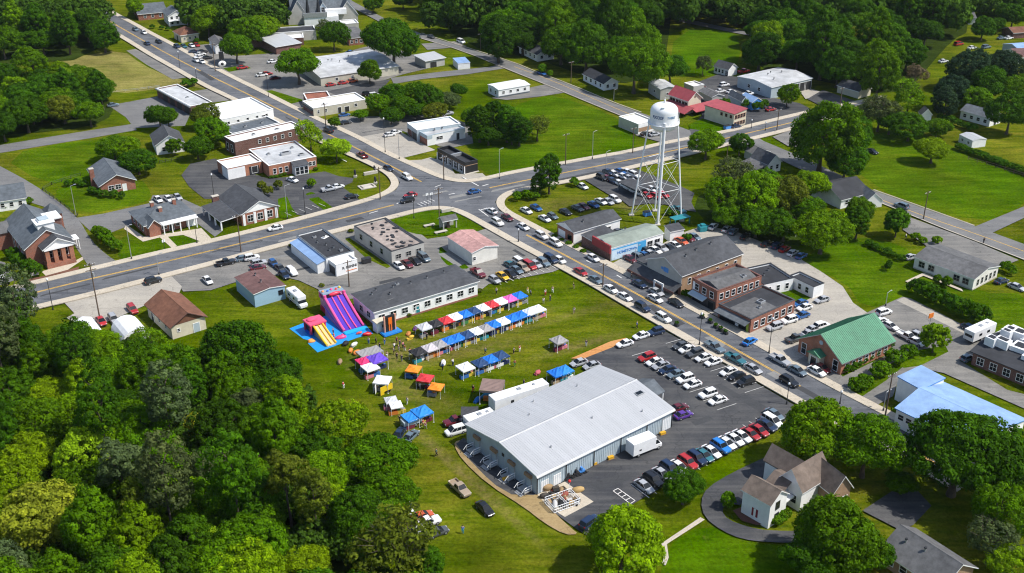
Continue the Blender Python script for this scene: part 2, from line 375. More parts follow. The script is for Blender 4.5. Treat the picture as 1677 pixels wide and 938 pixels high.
sheet('field', [(85, 100), (130, 92), (200, 81), (232, 105), (275, 125), (320, 135), (345, 147), (300, 139), (263, 145), (190, 154), (168, 140), (150, 120)], 'dryg', 1, label='mown dry tan field beside the road at upper left')
sheet('grass_field', [(760, 225), (845, 172), (880, 160), (905, 155), (1000, 186), (1040, 215), (1040, 246), (970, 259), (839, 283), (800, 290), (775, 262)], 'lawn', 1, label='wide green field beyond the junction')
sheet('grass_field', [(1410, 300), (1400, 240), (1440, 215), (1500, 215), (1560, 240), (1690, 280), (1690, 332), (1597, 370)], 'lawn', 1, label='green field between the far road and the fence')
sheet('grass_field', [(1300, 430), (1390, 385), (1480, 400), (1500, 430), (1600, 480), (1690, 480), (1690, 570), (1490, 485), (1415, 508), (1385, 460)], 'lawn', 1, label='green lawn left of the pale long building')
sheet('grass_field', [(0, 255), (150, 225), (235, 240), (255, 275), (150, 300), (70, 300)], 'lawn', 1, label='green lawn above the brick house')
sheet('lawn', [(80, 315), (130, 300), (230, 290), (250, 318), (240, 332), (128, 354)], 'lawn', 1, label='lawn round the brick house')
sheet('lawn', [(190, 392), (238, 375), (330, 385), (345, 397), (215, 428), (195, 425)], 'lawn', 1, label='lawn in front of the brick ranch house')
sheet('lawn', [(1085, 900), (1155, 855), (1215, 888), (1340, 896), (1400, 950), (1330, 1000), (1080, 1000)], 'lawn', 1, label='shaded lawn below the curved driveway')
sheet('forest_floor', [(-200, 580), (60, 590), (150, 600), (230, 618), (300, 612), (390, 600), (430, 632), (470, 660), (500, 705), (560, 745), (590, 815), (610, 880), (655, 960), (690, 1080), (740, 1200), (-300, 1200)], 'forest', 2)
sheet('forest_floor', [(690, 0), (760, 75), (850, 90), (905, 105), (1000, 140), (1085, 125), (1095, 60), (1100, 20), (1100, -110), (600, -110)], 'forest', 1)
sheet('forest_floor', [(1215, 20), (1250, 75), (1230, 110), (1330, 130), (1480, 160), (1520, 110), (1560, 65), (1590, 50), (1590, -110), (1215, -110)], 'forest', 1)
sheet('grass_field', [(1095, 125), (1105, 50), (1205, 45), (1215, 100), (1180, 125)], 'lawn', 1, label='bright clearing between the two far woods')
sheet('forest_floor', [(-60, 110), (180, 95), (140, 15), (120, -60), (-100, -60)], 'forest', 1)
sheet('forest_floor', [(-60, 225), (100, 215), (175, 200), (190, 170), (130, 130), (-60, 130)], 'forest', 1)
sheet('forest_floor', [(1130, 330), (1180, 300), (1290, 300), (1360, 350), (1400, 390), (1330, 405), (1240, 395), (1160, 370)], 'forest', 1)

sheet('lane', [(-20, 241), (70, 226), (150, 213), (218, 203), (224, 213), (150, 226), (70, 239), (-20, 254)], 'roadb', label='narrow lane along the left lawn')
sheet('parking_lot', [(178, 173), (263, 157), (312, 186), (303, 206), (220, 210), (206, 192)], 'roadb', label='grey yard left of the open brick shed')
sheet('parking_lot', [(313, 150), (345, 145), (386, 163), (340, 169)], 'lot')
sheet('concrete_pad', [(207, 83), (222, 80), (300, 121), (305, 127), (283, 130), (240, 106)], 'lot', label='worn concrete pad beside the dry field')
sheet('driveway', [(-20, 262), (0, 272), (52, 300), (100, 333), (128, 357), (150, 395), (175, 418), (197, 432), (150, 443), (120, 399), (92, 345), (45, 330), (-20, 305)], 'roadb', 1, label='driveway past the church')
sheet('driveway', [(125, 357), (170, 350), (245, 333), (250, 320), (292, 318), (300, 326), (335, 342), (365, 378), (352, 388), (318, 362), (240, 352), (205, 372), (160, 390)], 'roadb', label='driveway behind the brick ranch house')
sheet('driveway', [(-40, 418), (8, 430), (27, 458), (-40, 482)], 'roadb', label='driveway left of the church')
sheet('forecourt', [(207, 368), (236, 388), (330, 374), (350, 395), (340, 400), (300, 385), (275, 388), (290, 403), (282, 407), (262, 389), (234, 396), (203, 375)], 'walk', label='tan paved apron of the ranch house')
sheet('forecourt', [(68, 445), (122, 428), (135, 421), (137, 425), (110, 443), (75, 452)], 'walk')
sheet('flower_bed', [(40, 458), (75, 452), (130, 437), (128, 442), (70, 457), (38, 466)], 'mulch')
sheet('bank_lot', [(297, 287), (312, 268), (352, 260), (400, 280), (440, 293), (470, 290), (532, 281), (555, 289), (579, 292), (577, 299), (560, 306), (596, 333), (548, 346), (505, 356), (462, 346), (425, 331), (350, 326), (335, 326), (310, 306)], 'lotd', label='dark lot round the orange brick office')
sheet('grass_island', [(537, 349), (552, 345), (520, 322), (505, 326)], 'lawn'); sheet('grass_island', [(500, 318), (510, 314), (518, 318), (512, 323), (503, 322)], 'lawn', 1)
sheet('grass_island', [(455, 326), (470, 322), (478, 340), (486, 351), (470, 358), (458, 357)], 'lawn')
sheet('parking_lot', [(533, 197), (560, 191), (640, 191), (705, 187), (730, 189), (770, 205), (775, 235), (745, 241), (720, 240), (660, 215), (590, 224), (560, 215)], 'lot', label='lot behind the white shop')
sheet('concrete_lot', [(580, 226), (652, 214), (700, 240), (713, 246), (652, 261), (640, 257)], 'lotc', label='pale concrete lot of the white shop')
sheet('concrete_lot', [(652, 264), (690, 262), (705, 258), (735, 268), (745, 285), (790, 284), (800, 293), (765, 299), (720, 292)], 'lotc', label='worn apron of the black shop')
sheet('parking_lot', [(283, 78), (345, 72), (385, 92), (440, 88), (500, 83), (525, 96), (610, 74), (645, 78), (690, 95), (702, 112), (660, 122), (640, 128), (600, 142), (575, 152), (540, 162), (500, 167), (493, 182), (460, 166), (420, 147), (345, 110)], 'lot', label='large grey lot among the upper shops')
sheet('parking_lot', [(535, 150), (600, 136), (640, 130), (620, 152), (560, 160)], 'lotd')
sheet('grass_island', [(365, 112), (400, 107), (412, 112), (375, 118)], 'lawn'); sheet('grass_island', [(426, 150), (445, 148), (500, 165), (470, 172), (462, 170)], 'lawn')
sheet('lane', [(640, 128), (720, 118), (800, 110), (838, 101), (848, 109), (765, 122), (690, 130), (645, 138)], 'roadb', label='lane to the upper shops')
sheet('parking_lot', [(805, 161), (872, 143), (905, 136), (938, 150), (880, 159), (830, 164)], 'lot')
sheet('parking_lot', [(690, 72), (745, 68), (765, 76), (700, 82)], 'lot')
sheet('parking_lot', [(282, 450), (322, 438), (420, 412), (540, 381), (600, 366), (650, 354), (700, 392), (780, 380), (800, 374), (840, 393), (925, 438), (905, 446), (800, 466), (785, 478), (575, 490), (545, 492), (520, 474), (490, 460), (455, 452), (420, 448), (385, 463), (345, 476), (300, 478)], 'lot', label='grey lot among the pale buildings by the junction')
sheet('grass_island', [(290, 445), (322, 438), (420, 412), (478, 397), (465, 405), (350, 432), (305, 446)], 'grass')
sheet('parking_lot', [(280, 452), (330, 438), (420, 418), (455, 428), (450, 440), (390, 462), (340, 474), (300, 474)], 'lot')
sheet('grass_island', [(637, 357), (672, 348), (706, 343), (740, 344), (768, 355), (795, 374), (775, 382), (740, 387), (690, 386), (660, 378), (645, 368)], 'lawn', 1, label='grass island with the memorial at the junction')
sheet('grass_island', [(720, 402), (733, 415), (770, 438), (762, 442), (735, 438), (719, 420)], 'lawn', 1)
sheet('grass_island', [(572, 390), (640, 437), (634, 440), (600, 424), (565, 392)], 'grass')
sheet('concrete_lot', [(103, 494), (160, 482), (235, 463), (280, 452), (298, 470), (290, 490), (240, 500), (190, 522), (150, 538), (108, 522), (122, 514)], 'lotc', label='pale lot above the wood with red cars')
sheet('main_lot', [(935, 592), (1007, 567), (1085, 541), (1130, 566), (1259, 640), (1300, 664), (1286, 690), (1250, 716), (1155, 763), (1062, 811), (1015, 840), (960, 877), (945, 868), (900, 835), (862, 800), (1100, 690), (985, 602)], 'lotd', label='dark asphalt lot round the metal warehouse')
sheet('dirt', [(743, 730), (748, 722), (765, 722), (790, 777), (838, 809), (879, 803), (905, 838), (935, 866), (948, 876), (925, 877), (890, 857), (860, 833), (800, 795), (757, 755)], 'dirt', 1, label='bare tan dirt along the warehouse yard')
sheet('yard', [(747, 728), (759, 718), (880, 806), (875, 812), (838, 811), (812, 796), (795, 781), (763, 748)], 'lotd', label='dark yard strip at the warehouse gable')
sheet('concrete_pad', [(925, 790), (972, 823), (925, 848), (895, 829), (880, 811)], 'walk', label='pale concrete pad at the warehouse corner')
sheet('sand_strip', [(935, 588), (1000, 560), (1026, 554), (1010, 567), (954, 589)], 'sand', label='orange sand strip at the lot edge')
sheet('gravel_lot', [(1003, 432), (1055, 405), (1085, 400), (1118, 382), (1150, 371), (1200, 378), (1259, 402), (1312, 426), (1345, 446), (1380, 470), (1397, 497), (1420, 513), (1400, 535), (1345, 562), (1312, 562), (1322, 580), (1310, 602), (1290, 592), (1230, 552), (1170, 517), (1110, 487), (1050, 460)], 'lotc', label='pale gravel lot behind the brick buildings')
sheet('grass_island', [(1270, 478), (1292, 468), (1330, 488), (1305, 500)], 'lawn')
sheet('parking_lot', [(1413, 516), (1437, 505), (1478, 487), (1492, 490), (1600, 545), (1690, 582), (1690, 676), (1545, 612), (1508, 604), (1472, 620), (1462, 650), (1430, 668), (1395, 650), (1374, 640), (1330, 618), (1298, 594), (1320, 584), (1400, 540)], 'lot', label='grey lot round the green roofed hall')
sheet('concrete_strip', [(1468, 493), (1480, 488), (1602, 546), (1588, 552)], 'lotc')
sheet('grass_island', [(1488, 577), (1548, 567), (1553, 577), (1507, 600), (1480, 604), (1470, 597)], 'lawn', label='grass island with one tree'); sheet('grass_island', [(1385, 652), (1400, 625), (1430, 615), (1470, 590), (1485, 597), (1450, 625), (1420, 645), (1405, 655)], 'lawn')
sheet('grass_island', [(1372, 610), (1380, 618), (1462, 578), (1458, 566)], 'lawn')
sheet('grass_island', [(1460, 668), (1478, 655), (1500, 660), (1480, 682), (1462, 680)], 'lawn')
sheet('grass_island', [(1572, 592), (1600, 588), (1690, 632), (1690, 650), (1650, 640)], 'grass')
sheet('parking_lot', [(1485, 355), (1600, 398), (1668, 427), (1640, 438), (1545, 403), (1520, 406), (1478, 377)], 'lot', label='worn lot beside the far road')
sheet('car_lot', [(958, 296), (981, 285), (1036, 275), (1117, 307), (1137, 317), (1132, 332), (1140, 348), (1127, 346), (1090, 336), (1061, 334), (1031, 339), (1017, 328), (996, 319)], 'lotd', label='dark lot full of cars below the water tower')
sheet('parking_lot', [(1130, 140), (1177, 122), (1208, 127), (1263, 160), (1310, 170), (1335, 183), (1300, 191), (1250, 202), (1215, 216), (1150, 229), (1120, 224), (1135, 206), (1150, 190), (1140, 160)], 'lotd', label='dark lot among the red roofed buildings')
sheet('concrete_pad', [(1309, 149), (1327, 146), (1354, 154), (1319, 163)], 'lotc', label='pale apron of the garage doors'); sheet('driveway', [(1322, 163), (1347, 148), (1400, 166), (1352, 178)], 'lotd')
sheet('parking_lot', [(1040, 222), (1078, 205), (1110, 222), (1090, 236)], 'lot')
sheet('parking_lot', [(1265, 225), (1320, 205), (1345, 215), (1320, 245), (1290, 240)], 'lot')
sheet('grass_island', [(1128, 205), (1150, 195), (1205, 212), (1180, 219), (1130, 212)], 'lawn')
sheet('driveway', [(1250, 752), (1277, 738), (1297, 770), (1275, 785), (1235, 790), (1222, 800), (1218, 830), (1190, 826), (1181, 838), (1192, 853), (1225, 865), (1259, 871), (1345, 872), (1345, 892), (1259, 890), (1215, 885), (1182, 871), (1153, 849), (1147, 822), (1158, 800), (1200, 775)], 'lotd', 1, label='curved dark driveway of the white house')
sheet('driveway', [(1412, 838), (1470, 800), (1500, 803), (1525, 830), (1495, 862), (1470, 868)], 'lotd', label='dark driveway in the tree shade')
sheet('patio', [(1200, 838), (1215, 832), (1256, 858), (1240, 862), (1215, 855)], 'mulch')
sheet('footpath', [(1147, 849), (1154, 853), (1092, 893), (1095, 915), (1090, 928), (1084, 925), (1088, 908), (1083, 892)], 'walk', label='narrow concrete path to the lawn')
sheet('footpath', [(1482, 462), (1512, 448), (1575, 475), (1577, 479), (1512, 453), (1490, 463), (1530, 480), (1525, 483)], 'walk')
sheet('side_road', [(690, 56), (740, 72), (842, 104), (872, 117), (936, 141), (1000, 168), (1050, 186), (1085, 198), (1130, 215), (1135, 232), (1100, 240), (1060, 208), (1000, 184), (935, 157), (900, 142), (839, 118), (760, 85), (690, 64), (632, 42), (575, 12), (540, -8), (560, -8), (580, 4), (632, 32)], 'roadb', label='side road passing behind the field')
sheet('side_road', [(1222, 212), (1250, 232), (1322, 262), (1412, 305), (1430, 313), (1520, 345), (1600, 373), (1690, 406), (1690, 432), (1600, 397), (1540, 374), (1480, 349), (1420, 325), (1310, 278), (1240, 245), (1200, 228)], 'roadb', label='far road to the right edge')
sheet('side_road', [(1590, 375), (1690, 334), (1690, 352), (1622, 384)], 'roadb', label='short side road at the right edge')
sheet('side_road', [(1108, 28), (1180, 44), (1250, 58), (1262, 66), (1180, 50), (1112, 36)], 'roadb', label='lane between the far woods')
ZST = ZK[0] + .006
sheet('street', E_NE + E_SE + E_SW[::-1] + E_NW, 'road', 0, z=ZST, label='grey asphalt of the two crossing streets')
ZW = ZST + .13
for e, d, lb in ((E_NE, .02, 'upper'), (E_SE[1:], .02, 'right'), (E_SW, -.02, 'lower'), (E_NW, .02, 'left')):
    s = -1 if e is E_SW else 1
    strip('sidewalk', e, s * .02, s * .3, 'line_w' if 0 else 'walk', ZW + .004, .2, 'pale kerb on the %s side of the streets' % lb, 2)
    strip('sidewalk', e, s * .3, s * 2.3, 'walk', ZW, .2, 'tan sidewalk on the %s side of the streets' % lb, 2)
for e in ([(690, 64), (760, 85), (839, 118), (900, 142), (935, 157), (1000, 184), (1060, 208)], [(690, 55), (740, 71), (842, 103), (872, 116), (936, 140), (1000, 167), (1050, 185)], [(1430, 312), (1520, 344), (1595, 371)], [(1430, 329), (1480, 349), (1540, 374), (1600, 397), (1690, 432)]):
    strip('kerb', e, 0, .35, 'walk', ZST + .02, .1, 'pale kerb line of the side road', 1)
# ---- painted markings
def centre(px, offs, m, w=.16, name='road_marking', label=None):
    for o_ in offs: strip(name, px, o_ - w / 2, o_ + w / 2, m, ZST + .005, 0, label, 1)
CL1a = [(1560, 778), (1450, 713), (1340, 652), (1257, 604), (1180, 560), (1020, 470), (930, 422), (862, 386)]
CL1b = [(690, 299), (640, 273), (580, 242), (510, 207), (440, 172), (385, 145), (325, 116), (250, 76), (180, 36), (130, 5)]
CL2a = [(-30, 505), (110, 467), (260, 433), (419, 394), (540, 364), (645, 337)]
CL2b = [(802, 309), (839, 301), (930, 283), (1040, 261), (1125, 243), (1259, 211), (1397, 177), (1440, 167)]
for c in (CL1a, CL1b, CL2a, CL2b): centre(c, (-.17, .17), 'line_y', .2, label='double yellow centre line')
strip('road_marking', [(1405, 314), (1520, 358), (1600, 385), (1690, 418)], -.12, .12, 'line_y', ZK[0] + .004, label='yellow line of the far road')
strip('road_marking', [(842, 110), (900, 131), (1000, 175), (1050, 196)], -.1, .1, 'line_y', ZK[0] + .004, label='yellow line of the side road')
def bar(p, q, w=.35, m='line_w', z=None):
    strip('road_marking', [p, q], -w / 2, w / 2, m, (ZST if z is None else z) + .005, 0, 'white painted line', 0)
bar((650, 335), (660, 330)); bar((757, 291), (784, 306)); bar((790, 306), (800, 303)); bar((785, 346), (798, 342), .3); bar((784, 344), (800, 356), .3)
for k in range(5): bar((684 + 5 * k, 335 - 2 * k), (692 + 5 * k, 339 - 2 * k), .25)
for a, b in (((605, 351), (619, 347)), ((712, 308), (722, 304)), ((735, 320), (745, 318)), ((960, 428), (968, 432)), ((1010, 452), (1018, 457)), ((880, 291), (893, 288)), ((560, 262), (568, 266))): bar(a, b, .3)
ZL = ZK[0] + .002
def stalls(p, q, n, vec, ln=4.8):
    a, b = G(p), G(q)
    for i in range(n + 1):
        c = a + (b - a) * (i / n); d = Vector((math.cos(vec), math.sin(vec))) * ln / 2
        strip('parking_line', [tuple(c - d), tuple(c + d)], -.06, .06, 'line_w', ZL, 0, 'white parking line', 0, world=True)
stalls((1048, 806), (1262, 690), 19, A_DIR); stalls((1050, 580), (1190, 668), 13, B2_DIR); stalls((1105, 560), (1235, 640), 12, B2_DIR); stalls((472, 352), (528, 337), 5, A_DIR + .2, 3)
stalls((812, 462), (920, 430), 11, A_DIR, 4.6)
for p, q in (((1004, 806), (1012, 802)), ((1012, 802), (1040, 822)), ((1004, 806), (1032, 827)), ((1032, 827), (1040, 822)), ((1011, 811), (1019, 807)), ((1018, 816), (1026, 812)), ((1025, 821), (1033, 817))): bar(p, q, .16, z=ZL)

# ---- repairs in the asphalt: darker and paler patches, sealed seams, manhole covers
M['patch_d'] = asphalt_mat('fresh_asphalt_patch', (.05, .052, .056), (.09, .09, .09), A_DIR, .4); M['patch_l'] = asphalt_mat('faded_asphalt_patch', (.2, .2, .195), (.28, .27, .25), A_DIR, .5)
pr = random.Random(12); pz = [ZST + .002]
def patch(p, a, lx, ly, m, z):
    c = G(p); d, n = Vector((math.cos(a), math.sin(a))) * lx / 2, Vector((-math.sin(a), math.cos(a))) * ly / 2
    mb = MB().add([(*(c - d - n), z), (*(c + d - n), z), (*(c + d * pr.uniform(.8, 1) + n), z), (*(c - d * pr.uniform(.8, 1) + n), z)], [(0, 1, 2, 3)])
    tag(link('road_patch', mb.mesh('road_patch', m)), 'repaired rectangle in the asphalt', 'road patch', kind='structure')
for p, q, a, w in (((60, 486), (640, 345), B_DIR, 6), ((810, 312), (1240, 222), B2_DIR, 5), ((1000, 470), (1500, 740), A_DIR, 8), ((220, 62), (680, 300), A_DIR, 6), ((700, 320), (790, 330), B2_DIR, 3)):
    for k in range(w):
        t = (k + pr.uniform(.2, .8)) / w; o = pr.uniform(-7, 7); pz[0] += .0002; patch((p[0] + (q[0] - p[0]) * t, p[1] + (q[1] - p[1]) * t + o), a, pr.uniform(3, 16), pr.uniform(.5, 2.2), pr.choice(['patch_d', 'patch_d', 'patch_l']), pz[0])
for p in ((1010, 740), (1080, 690), (1150, 690), (1230, 660), (1000, 790), (1060, 640), (1190, 640), (1100, 580), (440, 425), (500, 440), (560, 440), (640, 460), (400, 300), (520, 320), (740, 425), (850, 415), (610, 215), (480, 110), (600, 125)):
    pz[0] += .0002; z = gz(*G(p)) + .002 + pz[0] - ZST; patch(p, pr.choice([A_DIR, B2_DIR]), pr.uniform(3, 12), pr.uniform(.4, 3), pr.choice(['patch_d', 'patch_d', 'patch_l']) if p[1] < 560 else 'patch_d', z)
# ---------------------------------------------------------------- buildings
MC = {}
def window_mesh(w, h, kind='window', fr='white'):
    k = (round(w, 2), round(h, 2), kind, fr)
    if k not in MC:
        f = MB(); t = .1 if kind == 'window' else .12; dp = .07
        f.box(-w / 2 - t, -w / 2, -dp, 0, -t if kind == 'window' else 0, h + t); f.box(w / 2, w / 2 + t, -dp, 0, -t if kind == 'window' else 0, h + t)
        f.box(-w / 2, w / 2, -dp, 0, h, h + t)
        if kind == 'window': f.box(-w / 2, w / 2, -dp * 1.5, 0, -t, 0)
        g = MB()
        if kind == 'window':
            g.box(-w / 2, w / 2, -.03, 0, 0, h)
            f.box(-w / 2, w / 2, -.05, -.031, h * .5 - .03, h * .5 + .03)
            if w > 1.3: f.box(-.03, .03, -.052, -.031, 0, h)
        else: g.box(-w / 2, w / 2, -.04, 0, .02, h)
        MC[k] = (f.mesh(kind + '_frame', fr), g)
    return MC[k]
PANE = {}
def opening(root, face, u, w, h, z, W, D, kind='window', fr='white', pm='glass'):
    fm, g = window_mesh(w, h, kind, fr); pk = (id(g), pm)
    if pk not in PANE: PANE[pk] = g.mesh('pane' if kind == 'window' else 'leaf', pm)
    loc, rz = {'S': ((u, -.004, z), 0), 'W': ((-.004, u, z), -math.pi / 2), 'N': ((u, D + .004, z), math.pi), 'E': ((W + .004, u, z), math.pi / 2)}[face]
    f = link('window' if kind == 'window' else 'door', fm, root, loc, rz)
    link('pane' if kind == 'window' else 'door_leaf', PANE[pk], f)
    return f
def roof_gable(W, D, h, rh, axis, ov, t=.2):
    mb = MB(); a, L = (D, W) if axis == 'x' else (W, D); s = rh / (a / 2)
    top = [(-ov, h - ov * s + t), (a / 2, h + rh + t), (a + ov, h - ov * s + t)]; bot = [(a + ov, h - ov * s + .01), (a / 2, h + rh + .01), (-ov, h - ov * s + .01)]
    mb.extr(top + bot, -ov, L + ov, axis, m=[0, 0, 1, 1, 1, 1], mcap=1)
    mb.extr([(a / 2 - .18, h + rh + t - .18 * s + .004), (a / 2, h + rh + t + .05), (a / 2 + .18, h + rh + t - .18 * s + .004)], -ov - .005, L + ov + .005, axis, m=0, mcap=1)
    return mb
def roof_hip(W, D, h, rh, ov, t=.22):
    mb = MB(); x0, x1, y0, y1 = -ov, W + ov, -ov, D + ov; k = min(W, D) / 2 + ov
    r0, r1 = ((x0 + k, (y0 + y1) / 2), (x1 - k, (y0 + y1) / 2)) if W >= D else (((x0 + x1) / 2, y0 + k), ((x0 + x1) / 2, y1 - k))
    v = [(x0, y0, h), (x1, y0, h), (x1, y1, h), (x0, y1, h), (x0, y0, h + t), (x1, y0, h + t), (x1, y1, h + t), (x0, y1, h + t), (*r0, h + rh + t), (*r1, h + rh + t)]
    f = [(3, 2, 1, 0), (0, 1, 5, 4), (1, 2, 6, 5), (2, 3, 7, 6), (3, 0, 4, 7)]
    f += [(4, 5, 9, 8), (5, 6, 9), (6, 7, 8, 9), (7, 4, 8)] if W >= D else [(4, 5, 8), (5, 6, 9, 8), (6, 7, 9), (7, 4, 8, 9)]
    return mb.add(v, f, [1] * 5 + [0] * 4)
ROOTS = {}
def bld(name, label, N, R, L, h, wall, roofm, roof='flat', at=None, axis='x', rh=1.2, ov=.35, wins=(), doors=(), trim='white', units=(), vents=(), snap=None, cat='building', W=None, D=None, z0=0, fr='white', coping=None, key=None, par=.35, rh2=0):
    at = h if at is None else at
    n, r, l = G(N, at), G(R, at), G(L, at)
    a1 = ang(r - n); a2 = ang(l - n) - math.pi / 2; w1, w2 = (r - n).length, (l - n).length
    d = (a2 - a1 + math.pi) % (2 * math.pi) - math.pi
    a = a1 + d * w2 / (w1 + w2) if snap is None else (a1 if snap == 'R' else a2 if snap == 'L' else snap)
    ux, uy = Vector((math.cos(a), math.sin(a))), Vector((-math.sin(a), math.cos(a)))
    W = W or max((r - n).dot(ux), 1.5); D = D or max((l - n).dot(uy), 1.5)
    root = thing(name, label, cat, (n.x, n.y, z0), a); root['W'] = W; root['D'] = D
    mb = MB()
    if roof == 'flat':
        t = .28; zt = h - par
        mb.prism([(0, 0), (W, 0), (W, D), (0, D)], -.3, zt - .1)
        o4 = [(0, 0), (W, 0), (W, D), (0, D)]; i4 = [(t, t), (W - t, t), (W - t, D - t), (t, D - t)]
        v = [(*p, z) for z in (zt - .1, h) for p in o4] + [(*p, z) for z in (zt - .1, h) for p in i4]
        f = []
        for i in range(4):
            j = (i + 1) % 4; f += [(i, j, 4 + j, 4 + i), (8 + j, 8 + i, 12 + i, 12 + j), (4 + i, 4 + j, 12 + j, 12 + i)]
        mb.add(v, f, 0)
        link('wall', mb.mesh('wall', wall), root)
        link('roof', MB().box(t + .002, W - t - .002, t + .002, D - t - .002, zt - .09, zt).mesh('roof', roofm), root)
        c = MB(); e = .06
        for x0, x1, y0, y1 in ((-e, W + e, -e, t + e), (-e, W + e, D - t - e, D + e), (-e, t + e, t + e, D - t - e), (W - t - e, W + e, t + e, D - t - e)): c.box(x0, x1, y0, y1, h + .002, h + .1)
        link('coping', c.mesh('coping', coping or trim), root); ztop = zt
    else:
        mb.prism([(0, 0), (W, 0), (W, D), (0, D)], -.3, h)
        if roof == 'gable':
            a_ = D if axis == 'x' else W; s = rh / (a_ / 2); prof = [(0, h), (a_, h), (a_ / 2, h + rh)]
            mb.extr(prof, 0, W if axis == 'x' else D, axis)
            rm = roof_gable(W, D, h, rh, axis, ov)
        elif roof == 'hip': rm = roof_hip(W, D, h, rh, ov)
        elif roof == 'shed':   # low pitch: falls towards S ('x') or W ('y')
            q = D if axis == 'x' else W; k = rh / q
            mb.extr([(0, h - .001), (q, h - .001), (q, h + rh)], 0, W if axis == 'x' else D, axis)
            rm = MB().extr([(-ov, h - ov * k + .2), (q + ov, h + rh + ov * k + .2), (q + ov, h + rh + ov * k + .01), (-ov, h - ov * k + .01)], -ov, (W if axis == 'x' else D) + ov, axis, m=[0, 1, 1, 1], mcap=1)
        link('wall', mb.mesh('wall', wall), root); link('roof', rm.mesh('roof', [roofm, trim]), root); ztop = None
    def rz_at(x, y):
        if ztop is not None: return ztop
        if roof == 'gable':
            q, a_ = (y, D) if axis == 'x' else (x, W); return h + rh * (1 - abs(q - a_ / 2) / (a_ / 2)) + .18
        if roof == 'shed': return h + rh * ((y / D) if axis == 'x' else (x / W)) + .18
        return h + rh * min(1, 2 * min(x, W - x, y, D - y) / min(W, D)) + .2
    for face, k, w, hh, z, *rg in wins:
        u0, u1 = rg[:2] if len(rg) >= 2 else (.04, .96)
        ln = W if face in 'SN' else D
        for i in range(k):
            u = ln * (u0 + (u1 - u0) * (i + .5) / k)
            opening(root, face, u, w, hh, z, W, D, 'window', fr)
    for face, u, w, hh, *pm in doors:
        opening(root, face, u * (W if face in 'SN' else D), w, hh, .02, W, D, 'door', fr, pm[0] if pm else 'dark')
    for (u, v, w, d_, hh) in units:
        z = rz_at(u * W, v * D); b = MB().box(-w / 2, w / 2, -d_ / 2, d_ / 2, -.15, hh).box(-w * .3, w * .3, -d_ * .3, d_ * .3, hh, hh + .1, 1)
        link('rooftop_unit', b.mesh('rooftop_unit', ['metal', 'dark']), root, (u * W, v * D, z))
    for (u, v) in vents:
        z = rz_at(u * W, v * D); b = MB().tube((0, 0, -.2), (0, 0, .55), .16, n=8, m=0).tube((0, 0, .55), (0, 0, .75), .28, .2, n=8, m=1)
        link('roof_vent', b.mesh('roof_vent', ['metal', 'dark']), root, (u * W, v * D, z))
    if key: ROOTS[key] = (root, W, D, h, a)
    return root, W, D
def add(root, name, mb, mats, loc=(0, 0, 0), rz=0, bevel=0, col=None): return link(name, mb.mesh(name, mats, bevel), root, loc, rz, col)
def chimney(root, x, y, z0, z1, w=.9, m='brick'):
    add(root, 'chimney', MB().box(-w / 2, w / 2, -w / 2, w / 2, z0, z1).box(-w / 2 - .08, w / 2 + .08, -w / 2 - .08, w / 2 + .08, z1, z1 + .15, 1), [m, 'concrete'], (x, y, 0))
def text(s, size, depth=.02, mtl='black', align='CENTER'):
    cu = bpy.data.curves.new('lettering', 'FONT'); cu.body = s; cu.size = size; cu.extrude = depth; cu.offset = size * .018; cu.align_x = align; cu.align_y = 'CENTER'
    o = bpy.data.objects.new('lettering', cu); COL.objects.link(o); dg = bpy.context.evaluated_depsgraph_get()
    me = bpy.data.meshes.new_from_object(o.evaluated_get(dg)); bpy.data.objects.remove(o); bpy.data.curves.remove(cu)
    me.materials.clear(); me.materials.append(M[mtl]); me.name = 'lettering'; return me
UP = (math.pi / 2, 0, 0)

# -- the big warehouse
r, W, D = bld('metal_warehouse', 'long grey metal warehouse with ribbed white roof at the lower centre', (879, 779), (1105, 672), (760, 697), 4.2, 'steel_blue', 'seam_white', 'gable', axis='x', rh=1.5, ov=.3, key='wh', fr='metal')
sl = 1.5 / (D / 2); rb = MB()
for i in range(int(W / .5)):
    x = .15 + i * .5
    for sgn in (0, 1):
        y0, y1 = (-.3, D / 2 - .15) if sgn == 0 else (D / 2 + .15, D + .3)
        f = lambda y: 4.2 + sl * (y if sgn == 0 else D - y) + .19
        rb.extr([(y0, f(y0)), (y1, f(y1)), (y1, f(y1) + .03), (y0, f(y0) + .03)], x, x + .06, 'x')
add(r, 'roof_ribs', rb, 'seam_white')
rc = MB(); rc.extr([(D / 2 - .55, 5.73), (D / 2, 5.99), (D / 2 + .55, 5.73), (D / 2, 5.92)], -.32, W + .32, 'x'); add(r, 'ridge_cap', rc, 'metal')
sk = MB()
for i in range(int(W / .45)): sk.box(.2 + i * .45, .3 + i * .45, -.05, 0, .05, 4.05)
for i in range(int(D / .9)): sk.box(-.03, 0, .3 + i * .9, .4 + i * .9, .05, 4.0)
add(r, 'wall_ribs', sk, 'steel_blue')
for u in (0, .2, .4, .6, .8, 1): add(r, 'downspout', MB().box(u * (W - .2), u * (W - .2) + .16, -.16, -.06, 0, 4.1), 'dark')
add(r, 'gutter', MB().box(-.3, W + .3, -.5, -.32, 3.95, 4.2), 'white_metal')
for u in (.055, .14): opening(r, 'S', u * W, 1.5, 2.3, .02, W, D, 'door', 'white', 'white_metal')
opening(r, 'S', .96 * W, 2.6, 2.9, .02, W, D, 'door', 'metal', 'white_metal')
for v in (.1, .33, .58, .83):
    add(r, 'loading_door', MB().box(-.12, 0, -.75, .75, .5, 3.0).box(-.16, -.12, -.6, .6, .6, 2.3, 1).box(-.5, 0, -.9, .9, 3.0, 3.6, 2), ['metal', 'steel_blue', 'tanbrick'], (-.01, v * D, 0))
add(r, 'wall_vent', MB().box(-.1, 0, -.3, .3, 3.2, 3.8), 'dark', (-.01, D * .46, 0))
